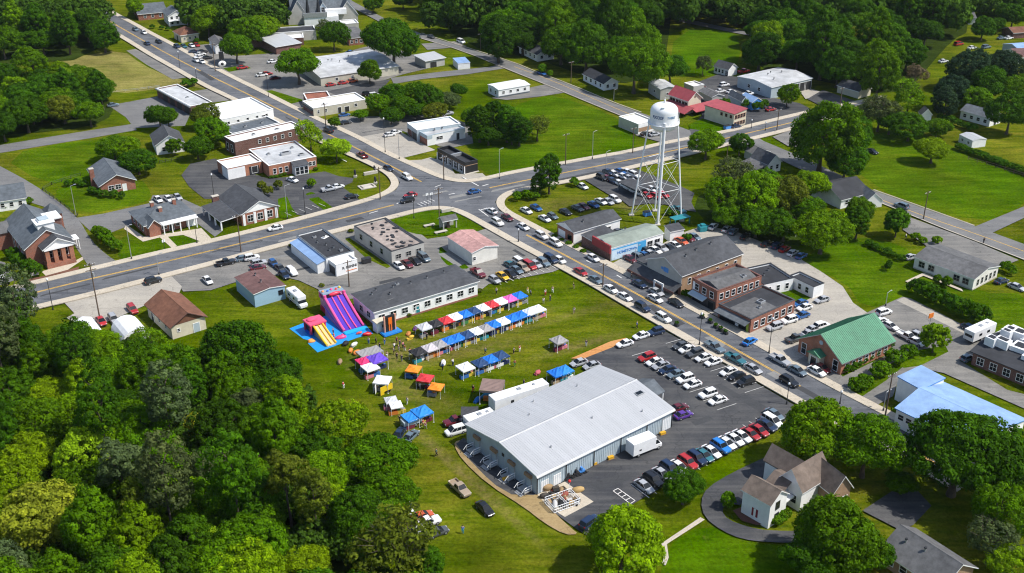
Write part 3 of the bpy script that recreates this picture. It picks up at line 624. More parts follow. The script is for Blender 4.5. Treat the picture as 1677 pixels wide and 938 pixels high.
add(r, 'skylight', MB().box(-.9, .9, -.6, .6, 0, .14, 1).box(-.75, .75, -.45, .45, .14, .17, 0), ['glass', 'metal'], (W * .93, D * .33, 4.2 + sl * D * .33 + .22))
for u, v in ((.3, .7), (.72, .82), (.2, .2), (.55, .3), (.83, .12), (.42, .88)): add(r, 'roof_vent', MB().tube((0, 0, 0), (0, 0, .5), .14, n=8), 'metal', (u * W, v * D, 4.2 + sl * min(v, 1 - v) * D + .15))
# entrance canopy on the far gable
pc = MB(); pc.extr([(-3.2, 2.75), (0, 4.1), (3.2, 2.75), (3.2, 2.6), (0, 3.9), (-3.2, 2.6)], 0, 5, 'x', m=0)
for y in (-2.9, 2.9): pc.box(4.6, 4.8, y - .1, y + .1, 0, 2.7, 1)
add(r, 'entrance_canopy', pc, ['slate', 'white'], (W + .3, D * .5, 0))
# steel landings at the four gable doors: each stands on the ground before the wall
for i, v in enumerate((.1, .33, .58, .83)):
    c, s_ = math.cos(ROOTS['wh'][4]), math.sin(ROOTS['wh'][4]); lx, ly = -2.1, v * D
    p = (r.location.x + c * lx - s_ * ly, r.location.y + s_ * lx + c * ly)
    t = thing('loading_landing', 'pale steel landing, %s from the front corner along the warehouse gable' % ORD[i], 'landing', (*p, gz(*p)), ROOTS['wh'][4], 'landings at the warehouse gable')
    b = MB().box(.2, 1.95, -1.1, 1.1, .35, .5)
    for x in (.25, 1.8):
        for y in (-1, 1): b.box(x, x + .1, y - .05, y + .05, 0, .35)
    add(t, 'platform', b, 'metal')
    add(t, 'step', MB().box(-.25, .2, -.9, .9, 0, .2).box(-.6, -.25, -.9, .9, 0, .1), 'metal')
    for y in (-1.05, 1.05):
        q = MB().tube((.25, y, .5), (.25, y, 1.5), .06, n=6).tube((1.8, y, .5), (1.8, y, 1.5), .06, n=6).tube((.25, y, 1.5), (1.9, y, 1.5), .07, n=6).tube((.25, y, 1.0), (1.9, y, 1.0), .05, n=6).tube((.25, y, 1.5), (-.5, y, .8), .06, n=6)
        add(t, 'railing', q, 'white_metal')
# -- long white motel-like building
r, W, D = bld('white_building', 'long low white building with dark hipped roof beside the rows of tents', (613, 511), (785, 463), (573, 484), 3.8, 'white', 'charcoal', 'hip', rh=1.3, ov=.45, key='lw',
    wins=[('S', 9, 1.5, 1.35, 1.3, .01, .99), ('W', 2, 1.5, 1.4, 1.3, .1, .8)], doors=[('S', .405, 1, 2.1, 'teal')], vents=[(.1, .6), (.22, .35), (.3, .6), (.45, .5), (.16, .72), (.62, .55), (.8, .6)], units=[(.36, .7, .8, .8, .5)])
add(r, 'plinth', MB().box(-.08, W + .08, -.08, 0, -.2, .4).box(-.08, 0, 0, D, -.2, .4), 'brick')
add(r, 'roof_patch', MB().box(-1.4, 1.2, -.9, .9, 0, .03), 'greysh', (W * .2, D * .28, 4.62), .3)
# -- tan flat roofed block with dark tar patches
r, W, D = bld('flat_roofed_block', 'tan flat roofed block with dark patches scattered over its gravel roof', (641, 412), (699, 400), (572, 372), 3.8, 'greyw', 'gravel', 'flat', coping='tar', wins=[('W', 3, 1.3, 1.5, 1.3, .12, .95), ('S', 3, 1.4, 1.1, 1.5, .05, .98)], fr='greyw')
rr = random.Random(3)
for k in range(26):
    n = rr.randint(5, 7); s = rr.uniform(.35, .8)
    pts = [(math.cos(6.283 * i / n) * s * rr.uniform(.7, 1.3), math.sin(6.283 * i / n) * s * .7 * rr.uniform(.7, 1.3)) for i in range(n)]
    add(r, 'tar_patch', MB().prism(pts, 0, .12 + rr.random() * .2), 'tar', (rr.uniform(.08, .92) * W, rr.uniform(.05, .95) * D, 3.45), rr.random() * 6)
# -- beige building with faded red roof
r, W, D = bld('pink_roofed_building', 'beige building with faded red roof below the grass island', (773, 414), (817, 404), (730, 389), 3.6, 'pale', 'pinkroof', 'gable', axis='y', rh=.8, ov=.3, doors=[('E', .2, 1.2, 2.2)], wins=[('S', 1, .8, .9, 1.4, .02, .15)])
# -- white complex with dark roof and signed front block
r, W, D = bld('white_workshop', 'white workshop with dark flat roof and pale blue lean-to', (534, 423), (583, 413), (479, 386), 3.9, 'white', 'tar', 'flat', coping='slate', vents=[(.5, .45), (.35, .6), (.6, .3), (.4, .25), (.7, .7)], units=[(.7, .15, .8, .8, .5), (.45, .8, .9, .7, .4)])
add(r, 'roof_patch', MB().box(-1, 1, -.6, .6, 0, .04), 'white_membrane', (W * .75, D * .72, 3.56), .4)
add(r, 'lean_to', MB().extr([(-2.3, -.3), (-.002, -.3), (-.002, 3.3), (-2.3, 2.7)], .4, D - 1.5, 'y'), 'white')
add(r, 'lean_to_roof', MB().extr([(-2.5, 2.70), (-.004, 3.34), (-.004, 3.5), (-2.5, 2.86)], .2, D - 1.3, 'y'), 'blueroof')
r, W, D = bld('signed_office', 'white boxy office with lettered front below the dark roofed workshop', (550, 434), (586, 425), (534, 424), 3.3, 'white', 'white_membrane', 'flat', D=5.0)
link('lettering', text('R. NIINNI', .95), r, (W * .62, -.03, 1.9), rot=UP)
add(r, 'sign_board', MB().box(-.01, 0, 0, 1, 0, 1), 'white') if 0 else None
add(r, 'side_opening', MB().box(-.03, 0, .6, D - .5, .1, 2.3), 'dark')
add(r, 'skirting', MB().box(W * .45, W * .95, -.05, 0, .85, 1.0), 'orange')
# -- blue shed
bld('blue_shed', 'pale blue siding shed with maroon roof left of the camper van', (416, 482), (468, 469), (382, 456), 3.4, 'blue_siding', 'maroonsh', 'gable', axis='y', rh=.5, ov=.25, wins=[('S', 1, 1.0, 1.0, 1.5, .75, .95)], vents=[(.45, .35), (.5, .72)], fr='dark')
# -- tan gable building with brown roof
r, W, D = bld('brown_roofed_building', 'cream block building with steep brown shingle roof above the wood', (280, 535), (337, 519), (237, 499), 3.2, 'cream', 'brownsh', 'gable', axis='y', rh=2.2, ov=.5, trim='maroonsh', wins=[('S', 1, .6, .7, 1.5, .1, .3), ('W', 3, .8, .8, 1.5, .1, .9)], doors=[('S', .72, 1.4, 2.2, 'steel_blue'), ('W', .8, 1.2, 2.1)])
add(r, 'gable_board', MB().extr([(.3, 3.25), (W - .3, 3.25), (W / 2, 5.2)], -.05, -.003, 'y'), 'brownsh')
# -- church
r, W, D = bld('brick_church', 'red brick church with slate roof, white steeple base and portico', (41, 408), (120, 393), (-2, 366), 5.2, 'brick', 'slate', 'gable', axis='y', rh=3.7, ov=.4, wins=[('W', 4, 1.3, 3.2, 1.2, .1, .9)], cat='church', key='ch')
pw = W * .62; px0 = W * .32
add(r, 'portico', MB().box(px0, px0 + pw, -3.6, -.01, -.3, 1.3).box(px0 + .2, px0 + pw - .2, -1.2, -.01, 1.3, 5.2), 'brick')
for k in range(4): add(r, 'column', MB().box(-.5, .5, -.45, .45, 1.3, 4.9), 'obrick', (px0 + .6 + k * (pw - 1.2) / 3, -3.0, 0))
add(r, 'entablature', MB().box(px0 - .1, px0 + pw + .1, -3.7, -.01, 4.9, 5.5), 'white')
add(r, 'pediment', MB().extr([(px0, 5.5), (px0 + pw, 5.5), (px0 + pw / 2, 7.6)], -3.3, 1.5, 'y'), 'white')
s2 = 2.1 / (pw / 2); pr = MB().extr([(px0 - .5, 5.5 - .5 * s2 + .25), (px0 + pw / 2, 7.85), (px0 + pw + .5, 5.5 - .5 * s2 + .25), (px0 + pw + .5, 5.5 - .5 * s2), (px0 + pw / 2, 7.62), (px0 - .5, 5.5 - .5 * s2)], -3.9, 2.2, 'y', m=[0, 0, 1, 1, 1, 1], mcap=1)
add(r, 'portico_roof', pr, ['charcoal', 'white'])
for k in range(3): opening(r, 'S', px0 + 1.6 + k * (pw - 3.2) / 2, 1.1, 2.2, 1.9, W, D).location.y = -1.21
st = MB().box(-2, 2, -2, 2, 5.5, 9.6).box(-1.4, 1.4, -1.4, 1.4, 9.6, 10.2).extr([(-2.3, 9.6), (2.3, 9.6), (2.3, 9.75), (-2.3, 9.75)], -2.3, 2.3, 'x')
add(r, 'steeple_base', st, 'white', (W * .56, 4.6, 0)); add(r, 'steeple_cap', MB().box(-1.2, 1.2, -1.2, 1.2, 10.2, 10.5), 'steel_blue', (W * .56, 4.6, 0))
add(r, 'side_hall', MB().box(W * .55, W + .6, D * .5, D * .72, 0, 7.2), 'dbrick'); add(r, 'side_hall_roof', MB().box(W * .5, W + .7, D * .48, D * .74, 7.2, 7.5), 'white_membrane')
tw = MB().box(W - 1.5, W + 2.2, D * .78, D, 0, 6.2); add(r, 'tower', tw, 'brick')
add(r, 'tower_roof', MB().add([(W - 1.9, D * .76, 6.2), (W + 2.6, D * .76, 6.2), (W + 2.6, D + .4, 6.2), (W - 1.9, D + .4, 6.2), (W + .3, D * .89, 8.6)], [(0, 1, 4), (1, 2, 4), (2, 3, 4), (3, 0, 4), (3, 2, 1, 0)]), 'slate')
add(r, 'side_porch', MB().box(W + .02, W + 2.6, D * .18, D * .34, 3.0, 3.2).box(W + 2.3, W + 2.5, D * .19, D * .21, 0, 3.0).box(W + 2.3, W + 2.5, D * .31, D * .33, 0, 3.0), 'white')
wg = MB().box(-6, -.01, D * .75, D, -.2, 4.6); add(r, 'side_wing', wg, 'brick')
add(r, 'side_wing_roof', MB().extr([(D * .73, 4.55), (D * .875, 6.6), (D * 1.02, 4.55), (D * 1.02, 4.4), (D * .875, 6.4), (D * .73, 4.4)], -6.3, .3, 'x'), 'greysh')
# -- brick ranch house
r, W, D = bld('brick_ranch_house', 'brick ranch house with grey hipped roof and three chimneys facing the street', (237, 370), (319, 352), (210, 348), 3.0, 'brick', 'slate', 'hip', rh=2.4, ov=.5, wins=[('W', 3, 1.1, 1.4, 1.0, .05, .9), ('S', 1, 1.6, 1.4, 1.0, .05, .22), ('S', 1, 1.3, 1.4, 1, .33, .42), ('S', 1, 1.3, 1.4, 1, .6, .72)], doors=[('S', .52, 1.1, 2.2, 'dark')], cat='house')
for x, y, z in ((.35, .6, 6.3), (.42, .3, 5.7), (.78, .55, 6.0)): chimney(r, x * W, y * D, 3.5, z)
add(r, 'front_gable', MB().box(.6, W * .27, -1.4, -.01, -.2, 3).extr([(.6, 3), (W * .27, 3), ((W * .27 + .6) / 2, 4.6)], -1.4, 1.5, 'y'), 'brick')
mid = (W * .27 + .6) / 2; add(r, 'front_gable_roof', MB().extr([(.2, 2.85), (mid, 4.85), (W * .27 + .4, 2.85), (W * .27 + .4, 2.66), (mid, 4.62), (.2, 2.66)], -1.8, 3.4, 'y', m=[0, 0, 1, 1, 1, 1], mcap=1), ['slate', 'white'])
pf = MB().box(W * .3, W + .3, -2.2, -.5, 2.75, 2.95)
add(r, 'porch_roof', pf, 'white')
for k in range(5): add(r, 'porch_post', MB().box(-.12, .12, -.12, .12, 0, 2.75), 'white', (W * (.32 + .165 * k), -2.0, 0))
add(r, 'white_annex', MB().box(W * .82, W + .01, -.3, -.006, .02, 2.7), 'white')
# -- bank with dark roof
r, W, D = bld('dark_roofed_bank', 'brick building with big dark gable roof and white pediment by the street', (395, 351), (458, 339), (352, 325), 3.4, 'brick', 'charcoal', 'gable', axis='y', rh=2.6, ov=.5, wins=[('S', 3, 1.5, 1.8, .8, .1, .9)], key='bk')
add(r, 'pediment', MB().extr([(.2, 3.45), (W - .2, 3.45), (W / 2, 5.85)], -.08, -.004, 'y'), 'white')
for k in range(4): add(r, 'pilaster', MB().box(-.35, .35, -.18, -.005, 0, 3.2), 'white', (W * (.06 + .295 * k), 0, 0))
add(r, 'side_canopy', MB().extr([(-6, 2.75), (-.02, 3.35), (-.02, 3.1), (-6, 2.5)], .0, D - 1.5, 'y', m=[0, 1, 1, 1], mcap=1), ['charcoal', 'white'])
for k in range(4): add(r, 'canopy_post', MB().box(-.18, .18, -.18, .18, 0, 2.5), 'white', (-5.7, .4 + k * (D - 2.4) / 3, 0))
add(r, 'chimney', MB().box(-.9, .9, -.5, .5, 0, 4.4).box(-1, 1, -.6, .6, 4.4, 4.6, 1), ['dbrick', 'concrete'], (-1.5, D - .7, 0))
# -- orange brick office with pale flat roof
r, W, D = bld('brick_office', 'orange brick office with pale flat roof and glazed porch', (440, 271.5), (519, 257), (405, 245), 3.8, 'obrick', 'membrane', 'flat', units=[(.55, .45, 3.2, 1.4, .8), (.25, .6, 1, 1, .5), (.8, .25, 1.6, 1.1, .6), (.8, .7, 1, 1, .4)], wins=[('S', 3, .9, 1.6, 1, .05, .42), ('S', 2, .9, 1.2, 1.3, .82, .98)], coping='white')
add(r, 'porch', MB().box(W * .47, W * .75, -2.6, -.01, 0, 3.0), 'white'); add(r, 'porch_roof', MB().extr([(-2.9, 3.05), (-.05, 3.7), (-.05, 3.5), (-2.9, 2.9)], W * .45, W * .77, 'x'), 'charcoal')
for k in range(3): opening(r, 'S', W * (.52 + .09 * k), 1.1, 2.2, .3, W, D, 'window', 'white').location.y = -2.61
r, W, D = bld('drive_through_wing', 'pale roofed drive-through wing with white end wall left of the orange brick office', (372.5, 276), (429, 264.5), (354, 263), 3.6, 'obrick', 'white_membrane', 'flat', wins=[('S', 1, 1.8, 2.0, .6, .6, .95)], doors=[('S', .18, 1.0, 2.2, 'white')])
add(r, 'white_end', MB().box(-.06, -.005, -.05, D * .55, 0, 3.3).box(-.06, W * .5, -.06, -.006, 0, 3.3), 'white'); add(r, 'drive_bay', MB().box(W * .62, W * .9, -.07, -.01, .1, 2.7), 'dark')
# -- dark brick shop with white roof
bld('dark_brick_store', 'dark brick two-storey store with white roof behind the orange office', (384, 233), (494, 207), (369, 223), 4.6, 'dbrick', 'white_membrane', 'flat', wins=[('S', 6, .9, 1.2, 2.4, .3, .98), ('W', 2, 1.2, 2.4, .8, .1, .95)], units=[(.35, .5, .9, .9, .5), (.7, .5, 1.4, .8, .4)])
bld('grey_roofed_store', 'low store with blue-grey flat roof between two white roofs', (380, 219), (455, 199), (372, 209), 3.6, 'greyw', 'slate', 'flat', units=[(.4, .5, 1, 1, .5), (.75, .5, .8, .8, .5)], D=9)
bld('white_store', 'white store with bright white flat roof and small windows beside the upper street', (363, 196), (439, 174), (345, 172), 3.6, 'white', 'white_membrane', 'flat', wins=[('S', 5, .8, 1.1, 1.4, .03, .95)], doors=[('S', .8, 1.2, 2.2)])
r, W, D = bld('open_brick_shed', 'long grey roofed brick shed with open bays at the upper left', (312, 174), (334, 167), (263, 143), 3.4, 'dbrick', 'membrane', 'flat', W=8, units=[(.5, .4, 1.2, .8, .3)])
for k in range(4): add(r, 'open_bay', MB().box(-.05, -.005, -1.9, 1.9, .1, 2.8), 'black', (0, D * (.12 + .21 * k), 0))
add(r, 'fascia', MB().box(-.6, -.02, -.1, D + .1, 3.05, 3.5), 'metal')
r, W, D = bld('beige_store', 'beige store with white flat roof beside the upper street', (513, 177.5), (601, 163), (494, 165.5), 3.2, 'beige', 'white_membrane', 'flat', wins=[('S', 2, .7, 1.0, 1.3, .02, .3), ('S', 1, 1, 1, 1.4, .74, .84)], doors=[('S', .48, 1.2, 2.1), ('S', .62, 1.6, 1.9)], vents=[(.25, .3)])
add(r, 'shop_front', MB().box(-.06, -.004, .4, D - .4, .3, 2.4).box(-.7, -.06, .3, D - .3, 2.3, 2.5, 1), ['dbrick', 'dark'])
bld('red_roofed_shed', 'small brick shed with brick red flat roof above the beige store', (502, 163), (541, 158), (500, 150), 3.0, 'dbrick', 'brick', 'flat', D=8)
bld('grey_roofed_hall', 'wide beige hall with pale grey roof between two large round trees', (525, 127), (645, 104), (500, 96), 3.3, 'beige', 'membrane', 'gable', axis='x', rh=1.0, ov=.3, wins=[('S', 2, 1, 1, 1.4, .1, .5)], vents=[(.3, .6), (.35, .6), (.4, .45), (.6, .7)])
r, W, D = bld('top_church', 'large church with steep grey roofs and white front annex at the top edge', (478, 27), (577, 25), (458, 16), 3.0, 'greyw', 'slate', 'gable', axis='x', rh=10, ov=.3, cat='church', D=22)
for u, hh, w in ((.1, 10.5, 9), (.52, 9, 8), (.93, 9, 9)):
    x = u * W; add(r, 'cross_gable', MB().box(x - w / 2, x + w / 2, -3, -.02, 0, 3).extr([(x - w / 2, 3), (x + w / 2, 3), (x, hh)], -3, D * .5 * (hh - 3) / 10, 'y'), 'greyw' if u != .52 else 'steel_blue')
    k = (hh - 3) / (w / 2); add(r, 'cross_roof', MB().extr([(x - w / 2 - .3, 3 - .3 * k + .25), (x, hh + .25), (x + w / 2 + .3, 3 - .3 * k + .25), (x + w / 2 + .3, 3 - .3 * k), (x, hh + .02), (x - w / 2 - .3, 3 - .3 * k)], -3.3, D * .5 * (hh - 3) / 10, 'y', m=[0, 0, 1, 1, 1, 1], mcap=1), ['slate', 'white'])
for u in (.26, .44): add(r, 'spire', MB().tube((u * W, -3.4, 0), (u * W, -3.4, 7), .9, .8, n=6).tube((u * W, -3.4, 7), (u * W, -3.4, 14), .8, .05, n=6), 'black')
add(r, 'white_annex', MB().box(W * .18, W * .75, -9, -3.5, 0, 4.2).box(W * .55, W * .9, -6, -3.5, 4.2, 6.5), 'white'); add(r, 'annex_parapet', MB().box(W * .17, W * .56, -9.3, -8.7, 4.2, 6.2), 'metal')
opening(r, 'S', W * .52, 1.4, 2, 5, W, D).location.y = -3.01
bld('long_flat_store', 'long low store with white and dark flat roof below the top church', (400, 66), (497, 61), (402, 55), 3.2, 'dbrick', 'white_membrane', 'flat', units=[(.45, .5, 1, 1, 1), (.7, .6, .8, .8, .5)], D=16)
bld('dark_roofed_strip', 'long dark roofed strip building behind the white flat roof', (400, 57.5), (517, 48.5), (402, 52), 4.0, 'greyw', 'tar', 'flat', D=9)
r, W, D = bld('white_canopy_building', 'white flat canopy building at the left end of the long store', (452, 77), (494, 71), (420, 64), 3.2, 'dbrick', 'seam_white', 'shed', axis='x', rh=.5, ov=.5)
bld('grey_brick_house', 'small brick building with grey roof right of the top trees', (571, 63), (593, 58), (568, 45), 3.0, 'brick', 'greysh', 'gable', axis='x', rh=1.5, ov=.3, wins=[('S', 3, 1, 1.2, 1)])
bld('white_carport', 'low white roof beside the top church lawn', (561, 39.5), (587, 37), (557, 33), 2.6, 'greyw', 'white_membrane', 'flat')
bld('white_canopy_shed', 'white roofed open shed right of the largest round tree', (697, 100), (727, 94), (681, 92), 3.0, 'greyw', 'seam_white', 'shed', axis='x', rh=.4, ov=.5, doors=[('S', .4, 3, 2.2, 'dark')])
bld('blue_topped_trailer', 'white trailer with blue cover on the small lawn', (750, 104.5), (769, 102), (744, 97), 2.3, 'white', 'blueroof', 'shed', axis='x', rh=.4, ov=.1)
bld('brick_house', 'brick house with dark grey roof at the top edge beside the upper street', (226, 23.5), (272, 18), (222, 10), 2.8, 'brick', 'slate', 'gable', axis='x', rh=2.6, ov=.4, wins=[('S', 3, 1, 1.2, 1, .1, .9)], cat='house')
r, W, D = bld('white_porch_house', 'white two-storey house with curved porch beside the upper street', (275, 26), (305, 24), (262, 18), 4.6, 'white', 'slate', 'gable', axis='y', rh=2.0, ov=.4, wins=[('S', 3, 1, 1.2, 3), ('S', 3, 1, 1.3, .8), ('W', 2, 1, 1.2, 3), ('W', 2, 1, 1.3, .8)], cat='house')
add(r, 'porch', MB().box(-.2, W + .2, -2, -.01, 2.4, 2.6).box(-.1, .1, -1.9, -1.7, 0, 2.4).box(W - .1, W + .1, -1.9, -1.7, 0, 2.4), 'white')
bld('beige_house', 'beige house with brown hipped roof below the white porch house', (296, 58.5), (326, 55), (281, 52), 3.0, 'cream', 'brownsh', 'hip', rh=2.4, ov=.4, wins=[('S', 3, .8, .9, 1.2)], doors=[('W', .5, 2, 2.3)], cat='house')
bld('white_shop', 'small white shop half hidden behind a round roadside tree', (352, 76), (372, 74), (342, 63), 3.2, 'white', 'greysh', 'gable', axis='y', rh=1.2, ov=.3, wins=[('S', 1, 1.4, 1.2, 1)], doors=[('W', .5, 1.5, 2.2)])
# -- white shop on the pale lot
r, W, D = bld('white_shop', 'white shop with brick front and bright roof on the pale concrete lot', (699.6, 222.5), (762, 210), (683, 213), 3.4, 'white', 'membrane', 'flat', wins=[('S', 1, 2.2, 1.0, 1.5, .22, .42)], doors=[('S', .8, 1.1, 2.3)], vents=[(.35, .6), (.55, .6)], coping='steel_blue')
add(r, 'brick_front', MB().box(-.08, -.004, .1, D - .1, .1, 2.3), 'brick'); add(r, 'blue_band', MB().box(-.12, -.005, 0, D, 2.3, 3.4).box(-.12, 1.8, -.1, -.004, 2.3, 3.4), 'steel_blue')
r, W, D = bld('white_garage', 'taller white roofed garage joined behind the brick fronted shop', (683, 213.3), (757, 204), (660.5, 202), 4.0, 'steel_blue', 'white_membrane', 'flat')
add(r, 'open_front', MB().box(-.06, -.004, .5, D * .5, .1, 2.6), 'black'); add(r, 'shop_front', MB().box(-.07, -.004, D * .55, D - .3, .2, 2.4), 'dbrick')
# -- black shop
r, W, D = bld('black_shop', 'black flat roofed shop with pillared front at the junction', (762, 266.5), (785, 263), (712, 243.5), 3.7, 'black', 'tar', 'flat', coping='dark', par=.9, key='bs')
add(r, 'fascia_line', MB().box(-.05, -.004, 0, D, 2.55, 2.7).box(-.05, W, -.05, -.004, 2.55, 2.7), 'tanbrick'); add(r, 'plinth', MB().box(-.5, W + .2, -.5, 0, -.1, .25).box(-.5, 0, 0, D, -.1, .25), 'concrete')
for k in range(6): add(r, 'pillar', MB().box(-.32, -.07, -.14, .14, .25, 2.5), 'white', (0, .2 + k * (D - .4) / 5, 0))
for k in range(4): opening(r, 'W', D * (.16 + .2 * k), 1.9, 1.7, .5, W, D)
add(r, 'parapet_step', MB().box(.29, W - .29, D * .52, D * .56, 2.85, 3.75), 'metal')
r, W, D = bld('white_trailer_office', 'long white trailer office with pale roof on the far green field', (816.5, 147.5), (870, 140), (795, 139.5), 3.0, 'white', 'white_membrane', 'gable', axis='x', rh=.4, ov=.2, wins=[('S', 4, 1, .9, 1.4), ('W', 2, .9, 1.2, 1)])
add(r, 'skirting', MB().box(0, W, -.05, -.004, .1, .7), 'slate')
bld('white_house', 'white house with dark roof behind the far road', (880, 89.5), (906, 85), (852, 75.5), 2.8, 'white', 'charcoal', 'gable', axis='y', rh=1.9, ov=.4, wins=[('S', 2, 1.2, 1.2, 1), ('W', 4, 1, 1.2, 1)], cat='house')
bld('dark_roofed_house', 'pale house with near-black roof under the big trees beside the far road', (989, 137), (1014, 134), (953, 121), 2.6, 'white', 'tar', 'gable', axis='y', rh=1.7, ov=.4, wins=[('W', 4, 1.1, 1.2, .9), ('S', 2, 1, 1.2, .9)], cat='house')
r, W, D = bld('beige_flat_block', 'beige block with white flat roof left of the water tower tank', (1045.5, 203.5), (1074, 197.5), (1012, 191), 3.6, 'beige', 'white_membrane', 'flat', coping='white')
add(r, 'shop_front', MB().box(.3, W - .3, -.06, -.004, .9, 2.2).box(0, W, -.08, -.006, 2.3, 3.5, 1).box(0, W, -.07, -.005, 0, .8, 1), ['tanbrick', 'white'])
# -- red roofs
r, W, D = bld('red_roofed_hall', 'cream hall with steep red roof and red skirt roofs behind the tank', (1127.5, 164.5), (1150, 160), (1095, 154), 4.8, 'cream', 'redroof', 'gable', axis='y', rh=2.4, ov=.5, wins=[('W', 3, 2.6, 2.0, 1.9, .03, .97)], doors=[('S', .5, 1.4, 2.0)])
add(r, 'skirt_roof', MB().extr([(-4.5, 1.6), (-.02, 3.0), (-.02, 2.8), (-4.5, 1.4)], -3, D, 'y').extr([(-4, 1.7), (-.02, 2.9), (-.02, 2.7), (-4, 1.5)], .01, W + 8, 'x'), 'redroof')
add(r, 'gable_vent', MB().box(W / 2 - .3, W / 2 + .3, -.06, -.004, 5.2, 5.9), 'dbrick')
bld('red_roofed_block', 'long cream two-storey block with low red roof beside the cross street', (1202.5, 187), (1226, 182), (1152, 173), 5.0, 'cream', 'redroof', 'shed', axis='y', rh=.6, ov=.3, trim='redroof', wins=[('S', 4, 1, 1.2, 3.2), ('S', 4, 1, 1.1, .9), ('W', 3, .8, .9, 3.4, .02, .5)], fr='brick')
r, W, D = bld('fire_station', 'wide pale metal hall with three garage doors at the upper right', (1263.5, 143.5), (1330, 128), (1208.5, 125.5), 4.2, 'steel_blue', 'membrane', 'gable', axis='x', rh=.9, ov=.3, vents=[(.3, .3), (.55, .7), (.7, .55), (.4, .6)], doors=[('S', .62, 3.4, 3.4, 'dark'), ('S', .77, 3.4, 3.4, 'dark'), ('S', .91, 3.4, 3.4, 'dark')], wins=[('W', 2, 1.2, 1.2, 1.6, .2, .8)])
bld('small_white_house', 'small white house with dark roof behind the metal hall lot', (1193, 114), (1206, 109.5), (1171, 107.5), 2.8, 'white', 'charcoal', 'gable', axis='y', rh=1.8, ov=.3, wins=[('W', 4, .9, 1.2, .9)], doors=[('W', .1, 1.2, 2)], cat='house')
bld('grey_house', 'grey house with pale flat roof left of the red roofs', (1082, 146), (1104, 141), (1070, 133), 4.0, 'greyw', 'membrane', 'gable', axis='y', rh=.7, ov=.3, wins=[('W', 1, 1.2, 1, 1.5), ('S', 1, 1.4, 1, 1.5)], cat='house')
bld('blue_storage_shed', 'dull blue storage shed with barrel lid beside the dark lot', (1215, 166), (1222, 163.5), (1197, 154), 3.0, 'steel_blue', 'slate', 'gable', axis='y', rh=1.4, ov=.2); bld('blue_storage_shed', 'bright blue round topped shed right of the dull blue one', (1232, 168), (1244, 163), (1219, 158), 3.0, 'bluewall', 'blueroof', 'gable', axis='y', rh=1.3, ov=.15)
bld('grey_canopy', 'pale low canopy roof above the dark lot', (1136, 141.5), (1153, 138), (1121, 135.5), 2.6, 'greyw', 'white_membrane', 'flat'); bld('grey_workshop', 'low grey workshop between the red roofed hall and the lot', (1166, 159), (1188, 158), (1140, 149), 2.8, 'greyw', 'greysh', 'gable', axis='y', rh=.8, ov=.3)
bld('pale_house', 'pale house with dark patched roof under trees right of the metal hall', (1407, 150), (1428, 145), (1371, 140), 2.6, 'cream', 'charcoal', 'gable', axis='y', rh=1.8, ov=.3, cat='house'); bld('gable_cottage', 'small white cottage with grey roof among the right hand trees', (1510, 187), (1529, 190), (1496, 182), 2.6, 'white', 'greysh', 'gable', axis='y', rh=1.8, ov=.3, cat='house')
bld('grey_roofed_house', 'long white house with grey roof near the right edge', (1622, 194), (1637, 187), (1576, 180), 2.9, 'white', 'slate', 'gable', axis='y', rh=1.6, ov=.3, wins=[('W', 4, 1.1, 1.1, 1)], doors=[('S', .5, 1.2, 2.1)], cat='house')
bld('white_camper', 'white rounded mobile home below the long white house', (1593, 231), (1611, 226), (1577, 220), 2.4, 'white', 'seam_white', 'gable', axis='y', rh=.5, ov=.1, wins=[('W', 2, .9, .7, 1)], cat='mobile home')
bld('blue_roofed_barn', 'blue roofed barn at the right edge of the far lawn', (1672, 84), (1705, 80), (1647, 72), 3.2, 'steel_blue', 'blueroof', 'gable', axis='x', rh=1.4, ov=.3); bld('red_roofed_house', 'white house with dull red roof at the far right edge', (1666, 94), (1705, 92), (1648, 82), 2.8, 'white', 'maroonsh', 'gable', axis='x', rh=2.0, ov=.3, wins=[('S', 3, 1, 1, 1)], cat='house')
bld('far_white_house', 'tiny white house far off among the top right trees', (1588, 29), (1597, 28), (1582, 20), 3.0, 'white', 'greysh', 'gable', axis='x', rh=1.8, ov=.3, cat='house'); bld('brown_shed', 'brown low shed at the far right edge', (1660, 54), (1690, 50), (1650, 46), 2.4, 'dbrick', 'brownsh', 'gable', axis='x', rh=1.4, ov=.3)
# -- houses under the trees right of the tower
r, W, D = bld('white_clapboard_house', 'white house with dark roof and small gable among trees right of the tower', (1258, 269), (1284, 266), (1225, 258), 3.0, 'white', 'charcoal', 'gable', axis='y', rh=2.4, ov=.3, wins=[('S', 2, 1, 1.3, 1), ('W', 2, .9, 1.2, 1)], cat='house')
add(r, 'porch_roof', MB().extr([(-5, 2.1), (-.02, 2.9), (-.02, 2.7), (-5, 1.9)], 0, D, 'y'), 'greysh'); add(r, 'porch_wall', MB().box(-4.7, -4.5, .2, D - .2, 0, 1.9), 'white')
bld('dark_roofed_shed', 'dark grey roofed shed behind the white clapboard house', (1233, 252), (1257, 246), (1224, 244), 2.6, 'greyw', 'greysh', 'gable', axis='y', rh=1, ov=.3)
r, W, D = bld('dark_house', 'dark roofed house hidden by trees beside the far road', (1378, 327), (1397, 322), (1358, 318), 2.8, 'white', 'tar', 'gable', axis='x', rh=2.6, ov=.4, W=11, D=12, wins=[('S', 3, 1, 1.2, 1)], cat='house')
bld('slate_garage', 'small white garage with steep slate roof beside the far road', (1418, 330), (1428, 326), (1411, 318), 2.0, 'white', 'slate', 'gable', axis='y', rh=2.2, ov=.2, W=5)
